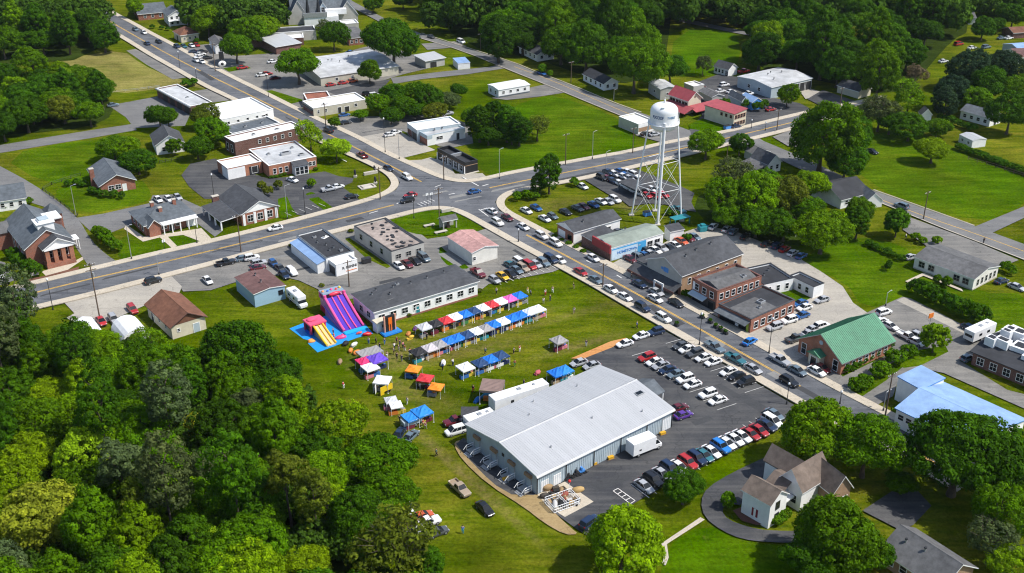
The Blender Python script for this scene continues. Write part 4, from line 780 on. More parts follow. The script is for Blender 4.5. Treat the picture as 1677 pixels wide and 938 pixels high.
# -- long pale building at the right
r, W, D = bld('long_pale_building', 'long cream building with grey roof on the right hand lawn', (1595.5, 457), (1640, 437.5), (1496, 422), 3.0, 'pale', 'greysh', 'gable', axis='y', rh=1.2, ov=.3, wins=[('W', 2, 1.5, 1.4, 1, .05, .35), ('W', 2, 1.5, 1.4, 1, .62, .95), ('S', 5, .8, 1.5, .8, .1, .95)], fr='greyw')
add(r, 'plinth', MB().box(-.06, 0, 0, D, -.2, .35).box(0, W, -.06, 0, -.2, .35), 'concrete')
# -- stores on the main street, upper side
r, W, D = bld('white_store', 'white walled store with dark roof and brick front on the main street', (939.5, 380.5), (1015, 358), (914, 366), 3.4, 'white', 'charcoal', 'gable', axis='x', rh=1.4, ov=.3, vents=[(.3, .3)], doors=[('S', .55, 1, 2.1), ('S', .75, 1.4, 2.1)])
add(r, 'brick_front', MB().box(-.08, -.004, 0, D, 0, 3.2), 'brick'); add(r, 'shop_window', MB().box(-.14, -.081, D * .5, D * .92, .5, 2.4).box(-.14, -.081, D * .1, D * .35, .8, 2.2, 1), ['white', 'glass'])
bld('dark_lean_to', 'low dark roofed lean-to between the white store and the mural building', (972, 396), (1006, 380), (955, 387), 2.6, 'dbrick', 'charcoal', 'shed', axis='x', rh=.5, ov=.2)
r, W, D = bld('mural_building', 'store with sage green roof, red front and blue mural side wall', (1001, 406.8), (1090, 384), (968, 391.5), 3.6, 'white', 'sageroof', 'gable', axis='x', rh=1.0, ov=.15, vents=[(.55, .85)], key='mu')
add(r, 'red_front', MB().box(-.5, -.005, -.05, D + .05, 2.2, 4.4).box(-.06, -.006, 0, D, 0, 2.1, 1), [mat('red_fascia', (.3, .035, .04), .6, .1, 1), 'dbrick'])
add(r, 'mural_panel', MB().box(.2, W * .66, -.1, -.006, .2, 3.3).box(W * .5, W * .66, -.12, -.101, .5, 3.25, 1).box(.2, W * .66, -.11, -.101, 2.95, 3.3, 1), [mat('pale_blue_panel', (.55, .7, .82), .6, .1, .6), mat('mural_blue', (.06, .35, .66), .6, .1, .6)])
link('lettering', text('HOMETOWN', 1.05, mtl='bluewall'), r, (W * .3, -.13, 1.9), rot=UP)
for k in range(2): opening(r, 'S', W * (.74 + .14 * k), 1.7, 2.0, .6, W, D, 'window', 'white')
bld('white_shed', 'small white shed with charcoal roof behind the mural building', (1098, 380), (1118, 374), (1092, 373), 2.8, 'white', 'charcoal', 'shed', axis='x', rh=.6, ov=.2)
# -- grey hall
r, W, D = bld('grey_hall', 'big tan hall with charcoal gable roof and dark street awning', (1117, 451.7), (1215, 415), (1061, 424), 5.4, 'tanbrick', 'charcoal', 'gable', axis='x', rh=2.6, ov=.35, vents=[(.25, .35), (.45, .4), (.7, .42)], wins=[('S', 6, .9, 1.5, 2.6, .05, .97)], key='gh')
add(r, 'gable_front', MB().extr([(0, 2.5), (D, 2.5), (D, 5.4), (D / 2, 7.95), (0, 5.4)], -.08, -.005, 'x'), 'greyw')
add(r, 'awning', MB().extr([(-.3, 2.9), (D + 2, 2.9), (D + 2, 3.1), (-.3, 3.1)], -.1, -.085, 'x') if 0 else MB().extr([(-2.8, 2.1), (-.09, 3.3), (-.09, 3.1), (-2.8, 1.85)], -.3, D + 4, 'y'), 'charcoal')
add(r, 'awning_fascia', MB().box(-2.9, -2.8, -.3, D + 4, 1.45, 2.1), 'dbrick')
add(r, 'shop_front', MB().box(-.07, -.004, .3, D - .3, .1, 2.4).box(-.1, -.071, D * .08, D * .35, .3, 2.1, 1).box(-.1, -.071, D * .55, D * .8, .4, 2.1, 1), ['dbrick', 'glass'])
add(r, 'white_frame', MB().box(-2.95, -2.7, D * .26, D * .3, 0, 2.6).box(-2.95, -2.7, D * .5, D * .54, 0, 2.6).box(-2.95, -2.7, D * .26, D * .54, 2.6, 2.9), 'white')
g_ = MB().box(-.12, -.085, -1.4, .2, -.5, .7).box(-.12, -.085, .3, 1.0, -.2, .5); add(r, 'wall_emblem', g_, 'bluewall', (0, D * .5, 4.9))
add(r, 'side_annex', MB().box(0.2, 6, D, D + 4, 0, 3.6), 'greyw'); add(r, 'side_annex_roof', MB().box(0, 6.2, D + .002, D + 4.2, 3.6, 3.8), 'charcoal')
# -- two storey brick
r, W, D = bld('brick_building', 'two-storey red brick building with grey roof and white arched windows', (1175, 477), (1249.5, 453), (1132, 455.5), 5.6, 'brick', 'greysh', 'flat', par=.5, vents=[(.3, .6)], units=[(.75, .3, 1.2, 1.2, .7)], wins=[('S', 7, 1.0, 1.5, 3.2, .03, .97), ('W', 3, 1.2, 1.5, 3.2, .06, .94)], coping='dbrick')
add(r, 'roof_ridge', MB().extr([(1, 5.12), (D * .5, 6.0), (D - 1, 5.12)], 1.5, W - .5, 'x'), 'greysh')
add(r, 'shop_front', MB().box(-.09, -.004, .4, D - .4, .1, 2.6).box(-.13, -.091, D * .1, D * .3, .4, 2.1, 1).box(-.13, -.091, D * .6, D * .9, .4, 2.3, 1), ['dark', 'glass']); add(r, 'shop_awning', MB().extr([(-1.6, 2.3), (-.1, 2.8), (-.1, 2.65), (-1.6, 2.1)], D * .35, D * .95, 'y'), 'steel_blue')
add(r, 'fire_sign', MB().box(-.1, -.005, D * .88, D * .95, 3.0, 5.0), 'white')
# -- single storey brick
r, W, D = bld('brick_shop', 'one-storey red brick shop with dark flat roof and overhanging front awning', (1230.5, 523), (1307, 493), (1173, 499), 3.6, 'brick', 'tar', 'flat', par=.3, wins=[('S', 6, 1.3, 1.6, .9, .04, .97)], units=[(.55, .45, 1.6, 1.4, .6), (.4, .3, .8, .8, .4)], coping='charcoal')
add(r, 'roof_patch', MB().box(-4.5, 4.5, -3.2, 3.2, 0, .05), 'greysh', (W * .33, D * .4, 3.31)); add(r, 'awning', MB().extr([(-1.9, 2.5), (-.02, 3.0), (-.02, 2.85), (-1.9, 2.3)], .2, D - .2, 'y'), 'slate')
add(r, 'shop_front', MB().box(-.08, -.004, 1, D - .6, .15, 2.4).box(-.11, -.081, D * .05, D * .12, .1, 2.3, 1).box(-.11, -.081, D * .35, D * .45, .4, 2.1, 2), ['glass', mat('lime_panel', (.3, .4, .05), .7, .1, 1), 'white'])
bld('white_annex', 'white rear annex with dark roof behind the two brick buildings', (1251, 466), (1293.5, 451), (1222, 439), 3.4, 'white', 'tar', 'flat', wins=[('S', 3, .9, 1.4, 1, .05, .95)], vents=[(.4, .5), (.7, .7)], coping='dark')
bld('white_outbuilding', 'white outbuilding with dark flat roof beside the gravel lot', (1333, 470), (1349, 463), (1294, 450.5), 3.2, 'white', 'tar', 'flat', wins=[('W', 2, .9, 1.4, 1, .1, .7)], coping='dark')
# -- green roofed hall
r, W, D = bld('green_roofed_hall', 'brick hall with bright green metal gable roof and hedge along its side', (1379, 591.5), (1458, 555), (1312, 553), 3.5, 'obrick', 'greenroof', 'gable', axis='x', rh=3.7, ov=.6, wins=[('S', 7, 1.0, 1.2, 1.2, .05, .95), ('W', 1, 1.2, 2.4, .6, .06, .2), ('W', 1, 1.2, 2.4, .6, .8, .94)], trim='metal', key='grn')
s = 3.7 / (D / 2); rb = MB()
for i in range(int((W + 1) / .5)):
    x = -.5 + i * .5
    for y0, y1, f in ((-.55, D / 2 - .05, lambda y: 3.5 + s * y), (D / 2 + .05, D + .55, lambda y: 3.5 + s * (D - y))):
        rb.extr([(y0, f(y0) + .19), (y1, f(y1) + .19), (y1, f(y1) + .26), (y0, f(y0) + .26)], x, x + .07, 'x')
add(r, 'roof_ribs', rb, 'greenroof')
add(r, 'entrance', MB().box(-1.8, -.005, D * .38, D * .62, 0, 2.9), 'cream'); add(r, 'entrance_roof', MB().extr([(D * .34, 2.9), (D * .5, 3.9), (D * .66, 2.9)], -2.1, -.08, 'x'), 'greenroof')
opening(r, 'W', D * .5, 1.5, 2.2, .1, W, D, 'door', 'white', 'glass').location.x = -1.81; add(r, 'gable_emblem', MB().tube((-.08, D * .5, 5.2), (-.005, D * .5, 5.2), .5, n=12), 'steel_blue'); add(r, 'front_slab', MB().box(-5.5, -1.81, D * .36, D * .64, 0, .18), 'concrete')
# -- blue roofed building
r, W, D = bld('blue_roofed_building', 'white building with long blue metal roof at the right edge', (1607, 736), (1677, 686.5), (1469, 668.5), 4.2, 'white', 'blueroof', 'gable', axis='y', rh=1.4, ov=.3, wins=[('W', 6, 1.1, 1.1, 2.2, .4, .98), ('S', 2, 1, 1.4, 1.4)], trim='bluewall')
bld('blue_tower_block', 'taller pale block with flat blue roof joined to the blue roofed building', (1508.5, 638), (1546, 622), (1471, 617.5), 5.2, 'white', 'blueroof', 'shed', axis='y', rh=.3, ov=.2, trim='bluewall')
# -- right brick building under its roof plant
r, W, D = bld('brick_plant_building', 'dark brick building crowded with white roof plant at the right edge', (1735, 632), (1775, 608), (1592, 577), 3.4, 'dbrick', 'tar', 'gable', axis='y', rh=1.2, ov=.6, W=12, wins=[('W', 4, 1.4, 1.6, .9, .35, .98)], trim='tar')
rr = random.Random(5)
for k in range(16):
    w, d, hh = rr.uniform(1.2, 3.6), rr.uniform(1.2, 3.2), rr.uniform(.7, 2.4); add(r, 'roof_plant', MB().box(-w / 2, w / 2, -d / 2, d / 2, -.6, hh).box(-w * .3, w * .3, -d * .32, d * .32, hh, hh + .12, 1), ['white_metal', 'dark'], (rr.uniform(3.5, 11), D * rr.uniform(.3, .93), 4.2), rr.uniform(-.1, .1))
# -- white house at the lower right, in three joined wings
r, W, D = bld('white_gable_house', 'two-storey white house wing with brown roof beside the curved driveway', (1262, 827), (1289, 807.5), (1218, 801.5), 5.0, 'white', 'tansh', 'gable', axis='y', rh=1.7, ov=.3, wins=[('S', 1, 1.0, 1.4, 3.2, .2, .7), ('S', 1, 1.0, 1.4, .8, .2, .7)], cat='house', fr='dark')
add(r, 'shuttered_window', MB().box(-.05, -.004, D * .4, D * .62, 1.0, 2.6, 0).box(-.07, -.051, D * .47, D * .55, 1.0, 2.6, 1), [mat('red_shutter', (.22, .02, .03), .7, .1, 1), 'white'])
add(r, 'link_roof', MB().extr([(W - 1, 3.2), (W + 3.6, 5.3), (W + 8, 3.4), (W + 8, 3.2), (W + 3.6, 5.1), (W - 1, 3.0)], D * .25, D * .95, 'y'), 'tansh'); add(r, 'link_wall', MB().box(W + .02, W + 7.5, D * .3, D * .9, 0, 3.1), 'white')
add(r, 'porch_arch', MB().box(W + .1, W + 6, D * .08, D * .3, 2.4, 2.7).box(W + 5.7, W + 6, D * .08, D * .11, 0, 2.4), 'white')
r, W, D = bld('white_gable_house', 'white house wing with tall gable and brown roof behind the trees', (1314, 803), (1363, 777), (1274, 783), 4.6, 'white', 'tansh', 'gable', axis='x', rh=3.0, ov=.4, wins=[('W', 1, 2.2, 1.6, 1.2, .25, .6)], cat='house')
add(r, 'rear_wing', MB().box(W * .3, W * .8, D, D + 5, 0, 4.4), 'white'); add(r, 'rear_roof', MB().extr([(W * .28, 4.3), (W * .55, 7.0), (W * .82, 4.3), (W * .82, 4.1), (W * .55, 6.8), (W * .28, 4.1)], D * .5, D + 5.4, 'y'), 'tansh')
bld('brown_gable_wing', 'brown roofed house wing with tan gable end facing the large tree', (1364, 806), (1395, 796), (1319, 772), 4.2, 'tanbrick', 'tansh', 'gable', axis='y', rh=2.7, ov=.4, cat='house', wins=[('S', 2, 1, 1.4, 1)])
bld('grey_roofed_house', 'house with mottled grey shingle roof at the bottom right corner', (1540, 962), (1598, 930), (1444, 900), 3.0, 'tanbrick', 'greysh', 'gable', axis='y', rh=2.6, ov=.5, vents=[(.35, .5), (.3, .8)], wins=[('W', 4, 1.2, 1.3, 1)], cat='house')
# -- left edge houses
bld('white_cottage', 'white cottage with grey roof at the left edge beside the church', (-22, 333), (42, 325), (-30, 309), 3.0, 'white', 'slate', 'gable', axis='x', rh=2.2, ov=.35, wins=[('S', 4, .9, 1.2, 1.1)], cat='house')
r, W, D = bld('brick_house', 'brick house with blue-black gable roof and chimney on the left lawn', (164, 304), (224, 298), (131, 279), 2.9, 'brick', 'slate', 'gable', axis='y', rh=2.4, ov=.5, wins=[('S', 2, 1.5, 1.3, 1, .2, .6), ('W', 3, 1.1, 1.2, 1, .1, .9)], doors=[('S', .68, 1, 2.1, 'white')], cat='house'); chimney(r, -.5, D * .5, 0, 5.6, 1.2)
bld('white_gable_cottage', 'white cottage with dark roof peeking between trees at the left', (255, 238), (301, 233), (244, 221), 3.2, 'white', 'charcoal', 'gable', axis='y', rh=2.6, ov=.4, wins=[('S', 2, 1, 1.3, 1)], cat='house')
for (nm, lb, c, sz) in (('quonset_hut', 'white round roofed hut at the wood edge', (215, 547), (6.4, 3.0)), ('white_tent', 'small white peaked tent among the wood edge trees', (146, 545), (4, 1.8))):
    g = G(c); t = thing(nm, lb, 'hut', (g.x, g.y), A_DIR); n = 9
    if nm == 'quonset_hut': pr_ = [(-sz[0] / 2 * math.cos(math.pi * i / n), sz[1] * math.sin(math.pi * i / n)) for i in range(n + 1)]
    else: pr_ = [(-sz[0] / 2, 0), (-sz[0] / 2, 1.7), (0, sz[1] + .6), (sz[0] / 2, 1.7), (sz[0] / 2, 0)]
    add(t, 'shell', MB().extr(pr_, -4, 4, 'x'), 'white_metal'); add(t, 'doorway', MB().box(3.99, 4.03, -1, 1, 0, 2.1), 'dark')
# ---------------------------------------------------------------- trees, bushes, hedges
def crown_mesh(name, seed, W, H0, H1, shape='round', ncl=110, nl=80, leaf=.5, rc=None, lob=.22, droop=0.0):
    """leaf faces gathered in clumps that sit on an uneven envelope between heights H0 and H1, width W"""
    rg = np.random.default_rng(seed); R = W / 2; zc, hz = (H0 + H1) / 2, (H1 - H0) / 2
    rc = rc or W * .105
    d = rg.normal(size=(ncl * 3, 3)); d /= np.linalg.norm(d, axis=1)[:, None]
    if shape != 'tuft': d = d[d[:, 2] > (-.75 if shape != 'bush' else -.2)]
    # keep clumps apart
    keep = []
    for v in d:
        if all((v @ d[k]) < 1 - 1.15 / ncl * 2 for k in keep[-400:]): keep.append(len(keep)); d[len(keep) - 1] = v
        if len(keep) >= ncl: break
    d = d[:len(keep)]; n = len(d)
    f = rg.normal(size=(6, 3)) * 1.7; ph = rg.uniform(0, 6, 6)
    env = 1 + lob * np.sin(d @ f.T + ph).sum(1) / 2.2
    rr = env * rg.choice([1., .97, .9, .8, .62], n, p=[.36, .24, .2, .12, .08])
    if shape == 'cone':
        t = rg.random(n) ** 1.35; a = np.arange(n) * 2.399963 + rg.normal(size=n) * .3
        ra = (1 - t) ** .8 * R * (.8 + .3 * rg.random(n)) * (1 + lob * np.sin(a * 3 + t * 9) * .4) + .15
        c = np.stack([np.cos(a) * ra, np.sin(a) * ra, H0 + t * (H1 - H0) - .12 * ra], 1); d = np.stack([np.cos(a) * .8, np.sin(a) * .8, np.full(n, .55)], 1)
    else:
        c = d * rr[:, None] * np.array([R - rc * .6, R - rc * .6, hz - rc * .5])
        if shape == 'round': c[:, 2] = np.where(c[:, 2] < 0, c[:, 2] * .8, c[:, 2]); k = 1 - .18 * np.clip(-c[:, 2] / hz, 0, 1)
        elif shape == 'oval': k = 1 - .38 * np.clip(c[:, 2] / hz, -.3, 1) ** 2
        elif shape == 'spread': k = 1 - .3 * np.clip(-c[:, 2] / hz, 0, 1) ** 2; c[:, 2] = np.where(c[:, 2] > 0, c[:, 2] * .85, c[:, 2])
        else: k = np.ones(n)
        c[:, :2] *= k[:, None]; c[:, 2] += zc
    rcs = rc * rg.uniform(.65, 1.3, n); ct = np.clip(rg.normal(.5, .17, n), .08, .92)
    m = n * nl; ci = np.repeat(np.arange(n), nl)
    l = rg.normal(size=(m, 3)); l /= np.linalg.norm(l, axis=1)[:, None]
    l = l + d[ci] * .45 + np.array([0, 0, .35]); l /= np.linalg.norm(l, axis=1)[:, None]
    p = c[ci] + l * (rcs[ci] * rg.uniform(.55, 1.12, m))[:, None] * np.array([1, 1, .8])
    p[:, 2] = np.maximum(p[:, 2], .05)
    nr = l + rg.normal(size=(m, 3)) * .27; nr /= np.linalg.norm(nr, axis=1)[:, None]
    u = np.cross(nr, rg.normal(size=(m, 3))); u /= np.linalg.norm(u, axis=1)[:, None]; w = np.cross(nr, u)
    s = leaf * rg.uniform(.55, 1.15, m)[:, None] * .5
    v = np.stack([p - u * s - w * s * .55, p + u * s * .9 - w * s * .7, p + u * s * 1.05 + w * s * .6, p - u * s * .8 + w * s * .75], 1).reshape(-1, 3)
    me = bpy.data.meshes.new(name); me.vertices.add(len(v)); me.vertices.foreach_set('co', v.astype(np.float32).ravel())
    me.loops.add(4 * m); me.loops.foreach_set('vertex_index', np.arange(4 * m, dtype=np.int32)); me.polygons.add(m)
    me.polygons.foreach_set('loop_start', np.arange(0, 4 * m, 4, dtype=np.int32)); me.polygons.foreach_set('loop_total', np.full(m, 4, np.int32))
    at = me.attributes.new('tint', 'FLOAT', 'FACE'); at.data.foreach_set('value', np.clip(ct[ci] + rg.normal(0, .13, m), 0, 1).astype(np.float32))
    me.materials.append(LEAF); me.update(); return me
def trunk_mesh(seed, H, top, r, limbs=6, spread=3.2, bare=False):
    rg = random.Random(seed); mb = MB(); p = Vector((0, 0, -.2)); q = p
    for i in range(4):
        q = Vector((rg.uniform(-.12, .12) * H * .1, rg.uniform(-.12, .12) * H * .1, top * (i + 1) / 4)); mb.tube(p, q, r * (1 - i * .17) * (1.35 if i == 0 else 1), r * (1 - (i + 1) * .17), 7, cap=False); p = q
    for k in range(limbs):
        a = 6.283 * k / limbs + rg.uniform(-.4, .4); z = top * rg.uniform(.55, 1); b = Vector((0, 0, z)); e = Vector((math.cos(a) * spread * rg.uniform(.6, 1), math.sin(a) * spread * rg.uniform(.6, 1), z + (H - z) * rg.uniform(.35, .75)))
        mdl = (b + e) / 2 + Vector((0, 0, .3)); mb.tube(b, mdl, r * .42, r * .3, 5, cap=False); mb.tube(mdl, e, r * .3, r * .1, 5, cap=False)
        if bare:
            for j in range(4):
                g = e + Vector((rg.uniform(-2, 2), rg.uniform(-2, 2), rg.uniform(.4, 2))); mb.tube(mdl.lerp(e, rg.random()), g, r * .16, r * .05, 4, cap=False)
    return mb.mesh('trunk', 'bark')
PROTO = {}
def proto(kind):
    """(list of (crown mesh, trunk mesh)), nominal width, nominal height"""
    if kind in PROTO: return PROTO[kind]
    V = []
    if kind == 'broad':
        for s in range(7): V.append((crown_mesh('crown', 10 + s, 9.6, 1.5, 8.8, 'round', 200, 96, .31, rc=.86, lob=.26), trunk_mesh(s, 9, 5, .34)))
        P = V, 10.5, 8.8
    elif kind == 'oval':
        for s in range(4): V.append((crown_mesh('crown', 40 + s, 6.8, 1.4, 10.5, 'oval', 200, 78, .28, rc=.66, lob=.24), trunk_mesh(20 + s, 10.5, 6.5, .28, 5, 2)))
        P = V, 7.4, 10.5
    elif kind == 'spread':
        for s in range(3): V.append((crown_mesh('crown', 60 + s, 12.8, 2.6, 9.8, 'spread', 340, 82, .33, rc=.84, lob=.3), trunk_mesh(40 + s, 10, 5, .5, 8, 4.6)))
        P = V, 14, 9.8
    elif kind == 'cone':
        for s in range(4): V.append((crown_mesh('crown', 80 + s, 6.8, 1.2, 14.5, 'cone', 210, 54, .36, rc=.62, lob=.3), trunk_mesh(60 + s, 14, 11, .28, 0)))
        P = V, 6.8, 14.5
    elif kind == 'pine':
        for s in range(3): V.append((crown_mesh('crown', 100 + s, 7.6, 7.0, 16, 'oval', 130, 52, .34, rc=.72, lob=.45), trunk_mesh(80 + s, 16, 13, .26, 7, 2.6)))
        P = V, 7.6, 16
    elif kind == 'airy':
        for s in range(3): V.append((crown_mesh('crown', 120 + s, 9, 2.2, 11, 'round', 80, 48, .42, rc=1.1, lob=.4), trunk_mesh(100 + s, 11, 6, .3, 9, 3.4, True)))
        P = V, 9, 11
    elif kind == 'bush':
        for s in range(4): V.append((crown_mesh('crown', 140 + s, 2.2, .0, 1.8, 'bush', 46, 62, .2, rc=.32, lob=.1), None))
        P = V, 2.2, 1.8
    elif kind == 'small':
        for s in range(3): V.append((crown_mesh('crown', 150 + s, 4.2, .9, 5, 'round', 66, 75, .33, rc=.55, lob=.18), trunk_mesh(120 + s, 5, 3, .13, 5, 1.2)))
        P = V, 4.2, 5
    PROTO[kind] = P; return P
TINT = dict(dark=(.032, .086, .002), deep=(.045, .12, .002), mid=(.072, .162, .001), fresh=(.112, .218, .001), light=(.162, .272, .002), lime=(.23, .36, .008), olive=(.1, .135, .01), grey=(.08, .115, .04), yellow=(.26, .29, .02), brown=(.14, .11, .07), blue=(.027, .058, .028))
TW = dict(dark='dark green', deep='deep green', mid='mid green', fresh='fresh green', light='light green', lime='lime', olive='olive', grey='grey green', yellow='yellow green', brown='brownish', blue='blackish')
SH = dict(broad='round', oval='oval', spread='spreading', cone='conical', pine='pine', airy='airy', bush='low', small='small round')
PLACED = []
TC = [0]
def tree(kind, px, wpx, tint, label, group=None, hs=1.0, name=None, ground=False, cat=None):
    """px: pixel of the crown's middle (or of the foot if ground); wpx: crown width in pixels"""
    V, W0, H0 = proto(kind); TC[0] += 1
    h = H0 * .58
    for _ in range(3):
        g = G(px) if ground else G(px, h)
        d = g.y * CP + (CAMH - h) * SP; w = wpx * d / FOC; s = w / W0; h = H0 * .56 * s * hs
    return tree_at(kind, g.x, g.y, w, tint, label, group, hs, name, cat)
def tree_at(kind, x, y, w, tint, label, group=None, hs=1.0, name=None, cat=None):
    V, W0, H0 = proto(kind); s = w / W0; i = rnd.randrange(len(V)); cm, tm = V[i]
    nm = name or {'bush': 'shrub', 'pine': 'pine_tree', 'cone': 'conifer_tree'}.get(kind, 'broadleaf_tree')
    t = thing(nm, label, cat or ('shrub' if kind == 'bush' else 'tree'), (x, y, 0), rnd.uniform(0, 6.28), group, (s, s, s * hs))
    c = TINT[tint] if isinstance(tint, str) else tint; j = rnd.uniform(.85, 1.15); k = rnd.uniform(.94, 1.08)
    link('crown', cm, t, col=(c[0] * j * k, c[1] * j, c[2] * j / k))
    if tm: link('trunk', tm, t)
    if kind != 'bush': PLACED.append((x, y, w / 2))
    return t
def wood(poly, zc, step, kinds, tints, where, group, seed, wr=(1.15, 1.5), hr=(.9, 1.2), gap=.62, skip=None):
    """fill the ground below a canopy outline (pixels of the tree tops) with single trees, then name each by its place"""
    rg = random.Random(seed); W = [tuple(G(p, zc)) for p in poly]
    x0, x1 = min(p[0] for p in W), max(p[0] for p in W); y0, y1 = min(p[1] for p in W), max(p[1] for p in W)
    rows = []; y = y0 + step * .4; k = 0
    while y < y1:
        row = []; x = x0 + (step * .5 if k % 2 else 0)
        while x < x1:
            px, py = x + rg.uniform(-.28, .28) * step, y + rg.uniform(-.22, .22) * step
            if inside(px, py, W) and all((px - a) ** 2 + (py - b) ** 2 > (r * gap + step * .42) ** 2 for a, b, r in PLACED if abs(px - a) < 16) and not (skip and skip(px, py)):
                q = prj(px, py, 11)
                if -60 < q[0] < 1737 and -40 < q[1] < 1010: row.append((px, py))
            x += step
        if row: rows.append(row)
        y += step * .88; k += 1
    for i, row in enumerate(rows):
        for j, (px, py) in enumerate(row):
            kd = rg.choices([a for a, _ in kinds], [b for _, b in kinds])[0]; tn = rg.choices([a for a, _ in tints], [b for _, b in tints])[0]
            if kd in ('pine', 'cone') and px > -38 and 'lower left' in where: kd = 'broad'
            if kd == 'pine' and tn in ('lime', 'yellow', 'fresh', 'light'): tn = 'grey'
            w = step * rg.uniform(*wr) * {'oval': .8, 'cone': .72, 'pine': .8}.get(kd, 1)
            pos = 'standing alone' if len(row) == 1 else ORD[min(j, 19)] + ' from left'
            lb = '%s %s tree, %s, row %s of the %s' % (TW[tn], SH[kd], pos, NUM[min(i, 19)], where)
            PLACED.append((px, py, w / 2)); QUEUE.append((py, (kd, px, py, w, tn, lb, group, rg.uniform(*hr) * {'oval': 1.05}.get(kd, 1))))
QUEUE = []
NUM = 'one two three four five six seven eight nine ten eleven twelve thirteen fourteen fifteen sixteen seventeen eighteen nineteen twenty'.split()
def plant_woods(limit=300):
    n = sum(1 for o in COL.objects if o.name.startswith('broadleaf_tree')); QUEUE.sort(key=lambda q: q[0]); far = []
    for y, q in QUEUE:
        if q[0] not in ('broad', 'oval'): tree_at(*q)
        elif n < limit: tree_at(*q); n += 1
        else: far.append(q)
    print('TREES', n, 'single; far ones', len(far))
    lows = [crown_mesh('low', 500 + k, 10, 1.2, 9.6, 'round', 90, 26, .85, lob=.28, rc=1.05) for k in range(4)]; arr = []
    for me in lows:
        v = np.empty(len(me.vertices) * 3, np.float32); me.vertices.foreach_get('co', v); t = np.empty(len(me.polygons), np.float32); me.attributes['tint'].data.foreach_get('value', t); arr.append((v.reshape(-1, 3), t)); 
    for me in lows: bpy.data.meshes.remove(me)
    rg = np.random.default_rng(9); r2 = random.Random(4); UW = [tuple(G(p)) for p in [(-60, 575), (150, 585), (280, 600), (400, 575), (440, 615), (500, 675), (555, 750), (610, 840), (650, 960), (680, 1080), (-60, 1080)]]; ux, uy = [p[0] for p in UW], [p[1] for p in UW]; under = []
    for _ in range(900):
        x, y = r2.uniform(min(ux), max(ux)), r2.uniform(min(uy), max(uy))
        if inside(x, y, UW) and len(under) < 420: under.append(('u', x, y, r2.uniform(3.6, 6.2), r2.choice(['deep', 'mid', 'mid', 'fresh']), '', '', 1.05))
    make_mass('undergrowth', 'leafy undergrowth between the trees of the lower left wood', arr, under, rg)
    if far: make_mass('far_woods', 'far dense green woods along the top edge', arr, far, rg)
def make_mass(nm, lab, arr, far, rg):
    VV, TT = [], []
    for k, (kd, x, y, w, tn, lb, gr, hs) in enumerate(far):
        v, t = arr[k % 4]; a = rg.uniform(0, 6.28); c, s_ = math.cos(a), math.sin(a); s = w / 10.5
        VV.append(np.stack([(v[:, 0] * c - v[:, 1] * s_) * s + x, (v[:, 0] * s_ + v[:, 1] * c) * s + y, v[:, 2] * s * hs], 1)); TT.append(np.clip(t * .8 + {'dark': -.12, 'deep': 0, 'mid': .14, 'fresh': .3}.get(tn, .05) + rg.uniform(-.05, .05), 0, 1))
    v = np.concatenate(VV); t = np.concatenate(TT); m = len(t); me = bpy.data.meshes.new(nm); me.vertices.add(4 * m); me.vertices.foreach_set('co', v.astype(np.float32).ravel())
    me.loops.add(4 * m); me.loops.foreach_set('vertex_index', np.arange(4 * m, dtype=np.int32)); me.polygons.add(m); me.polygons.foreach_set('loop_start', np.arange(0, 4 * m, 4, dtype=np.int32)); me.polygons.foreach_set('loop_total', np.full(m, 4, np.int32))
    me.attributes.new('tint', 'FLOAT', 'FACE').data.foreach_set('value', t.astype(np.float32)); me.materials.append(LEAF); me.update()
    tag(link(nm, me, col=(.05, .108, .009)), lab, 'woods', kind='stuff')
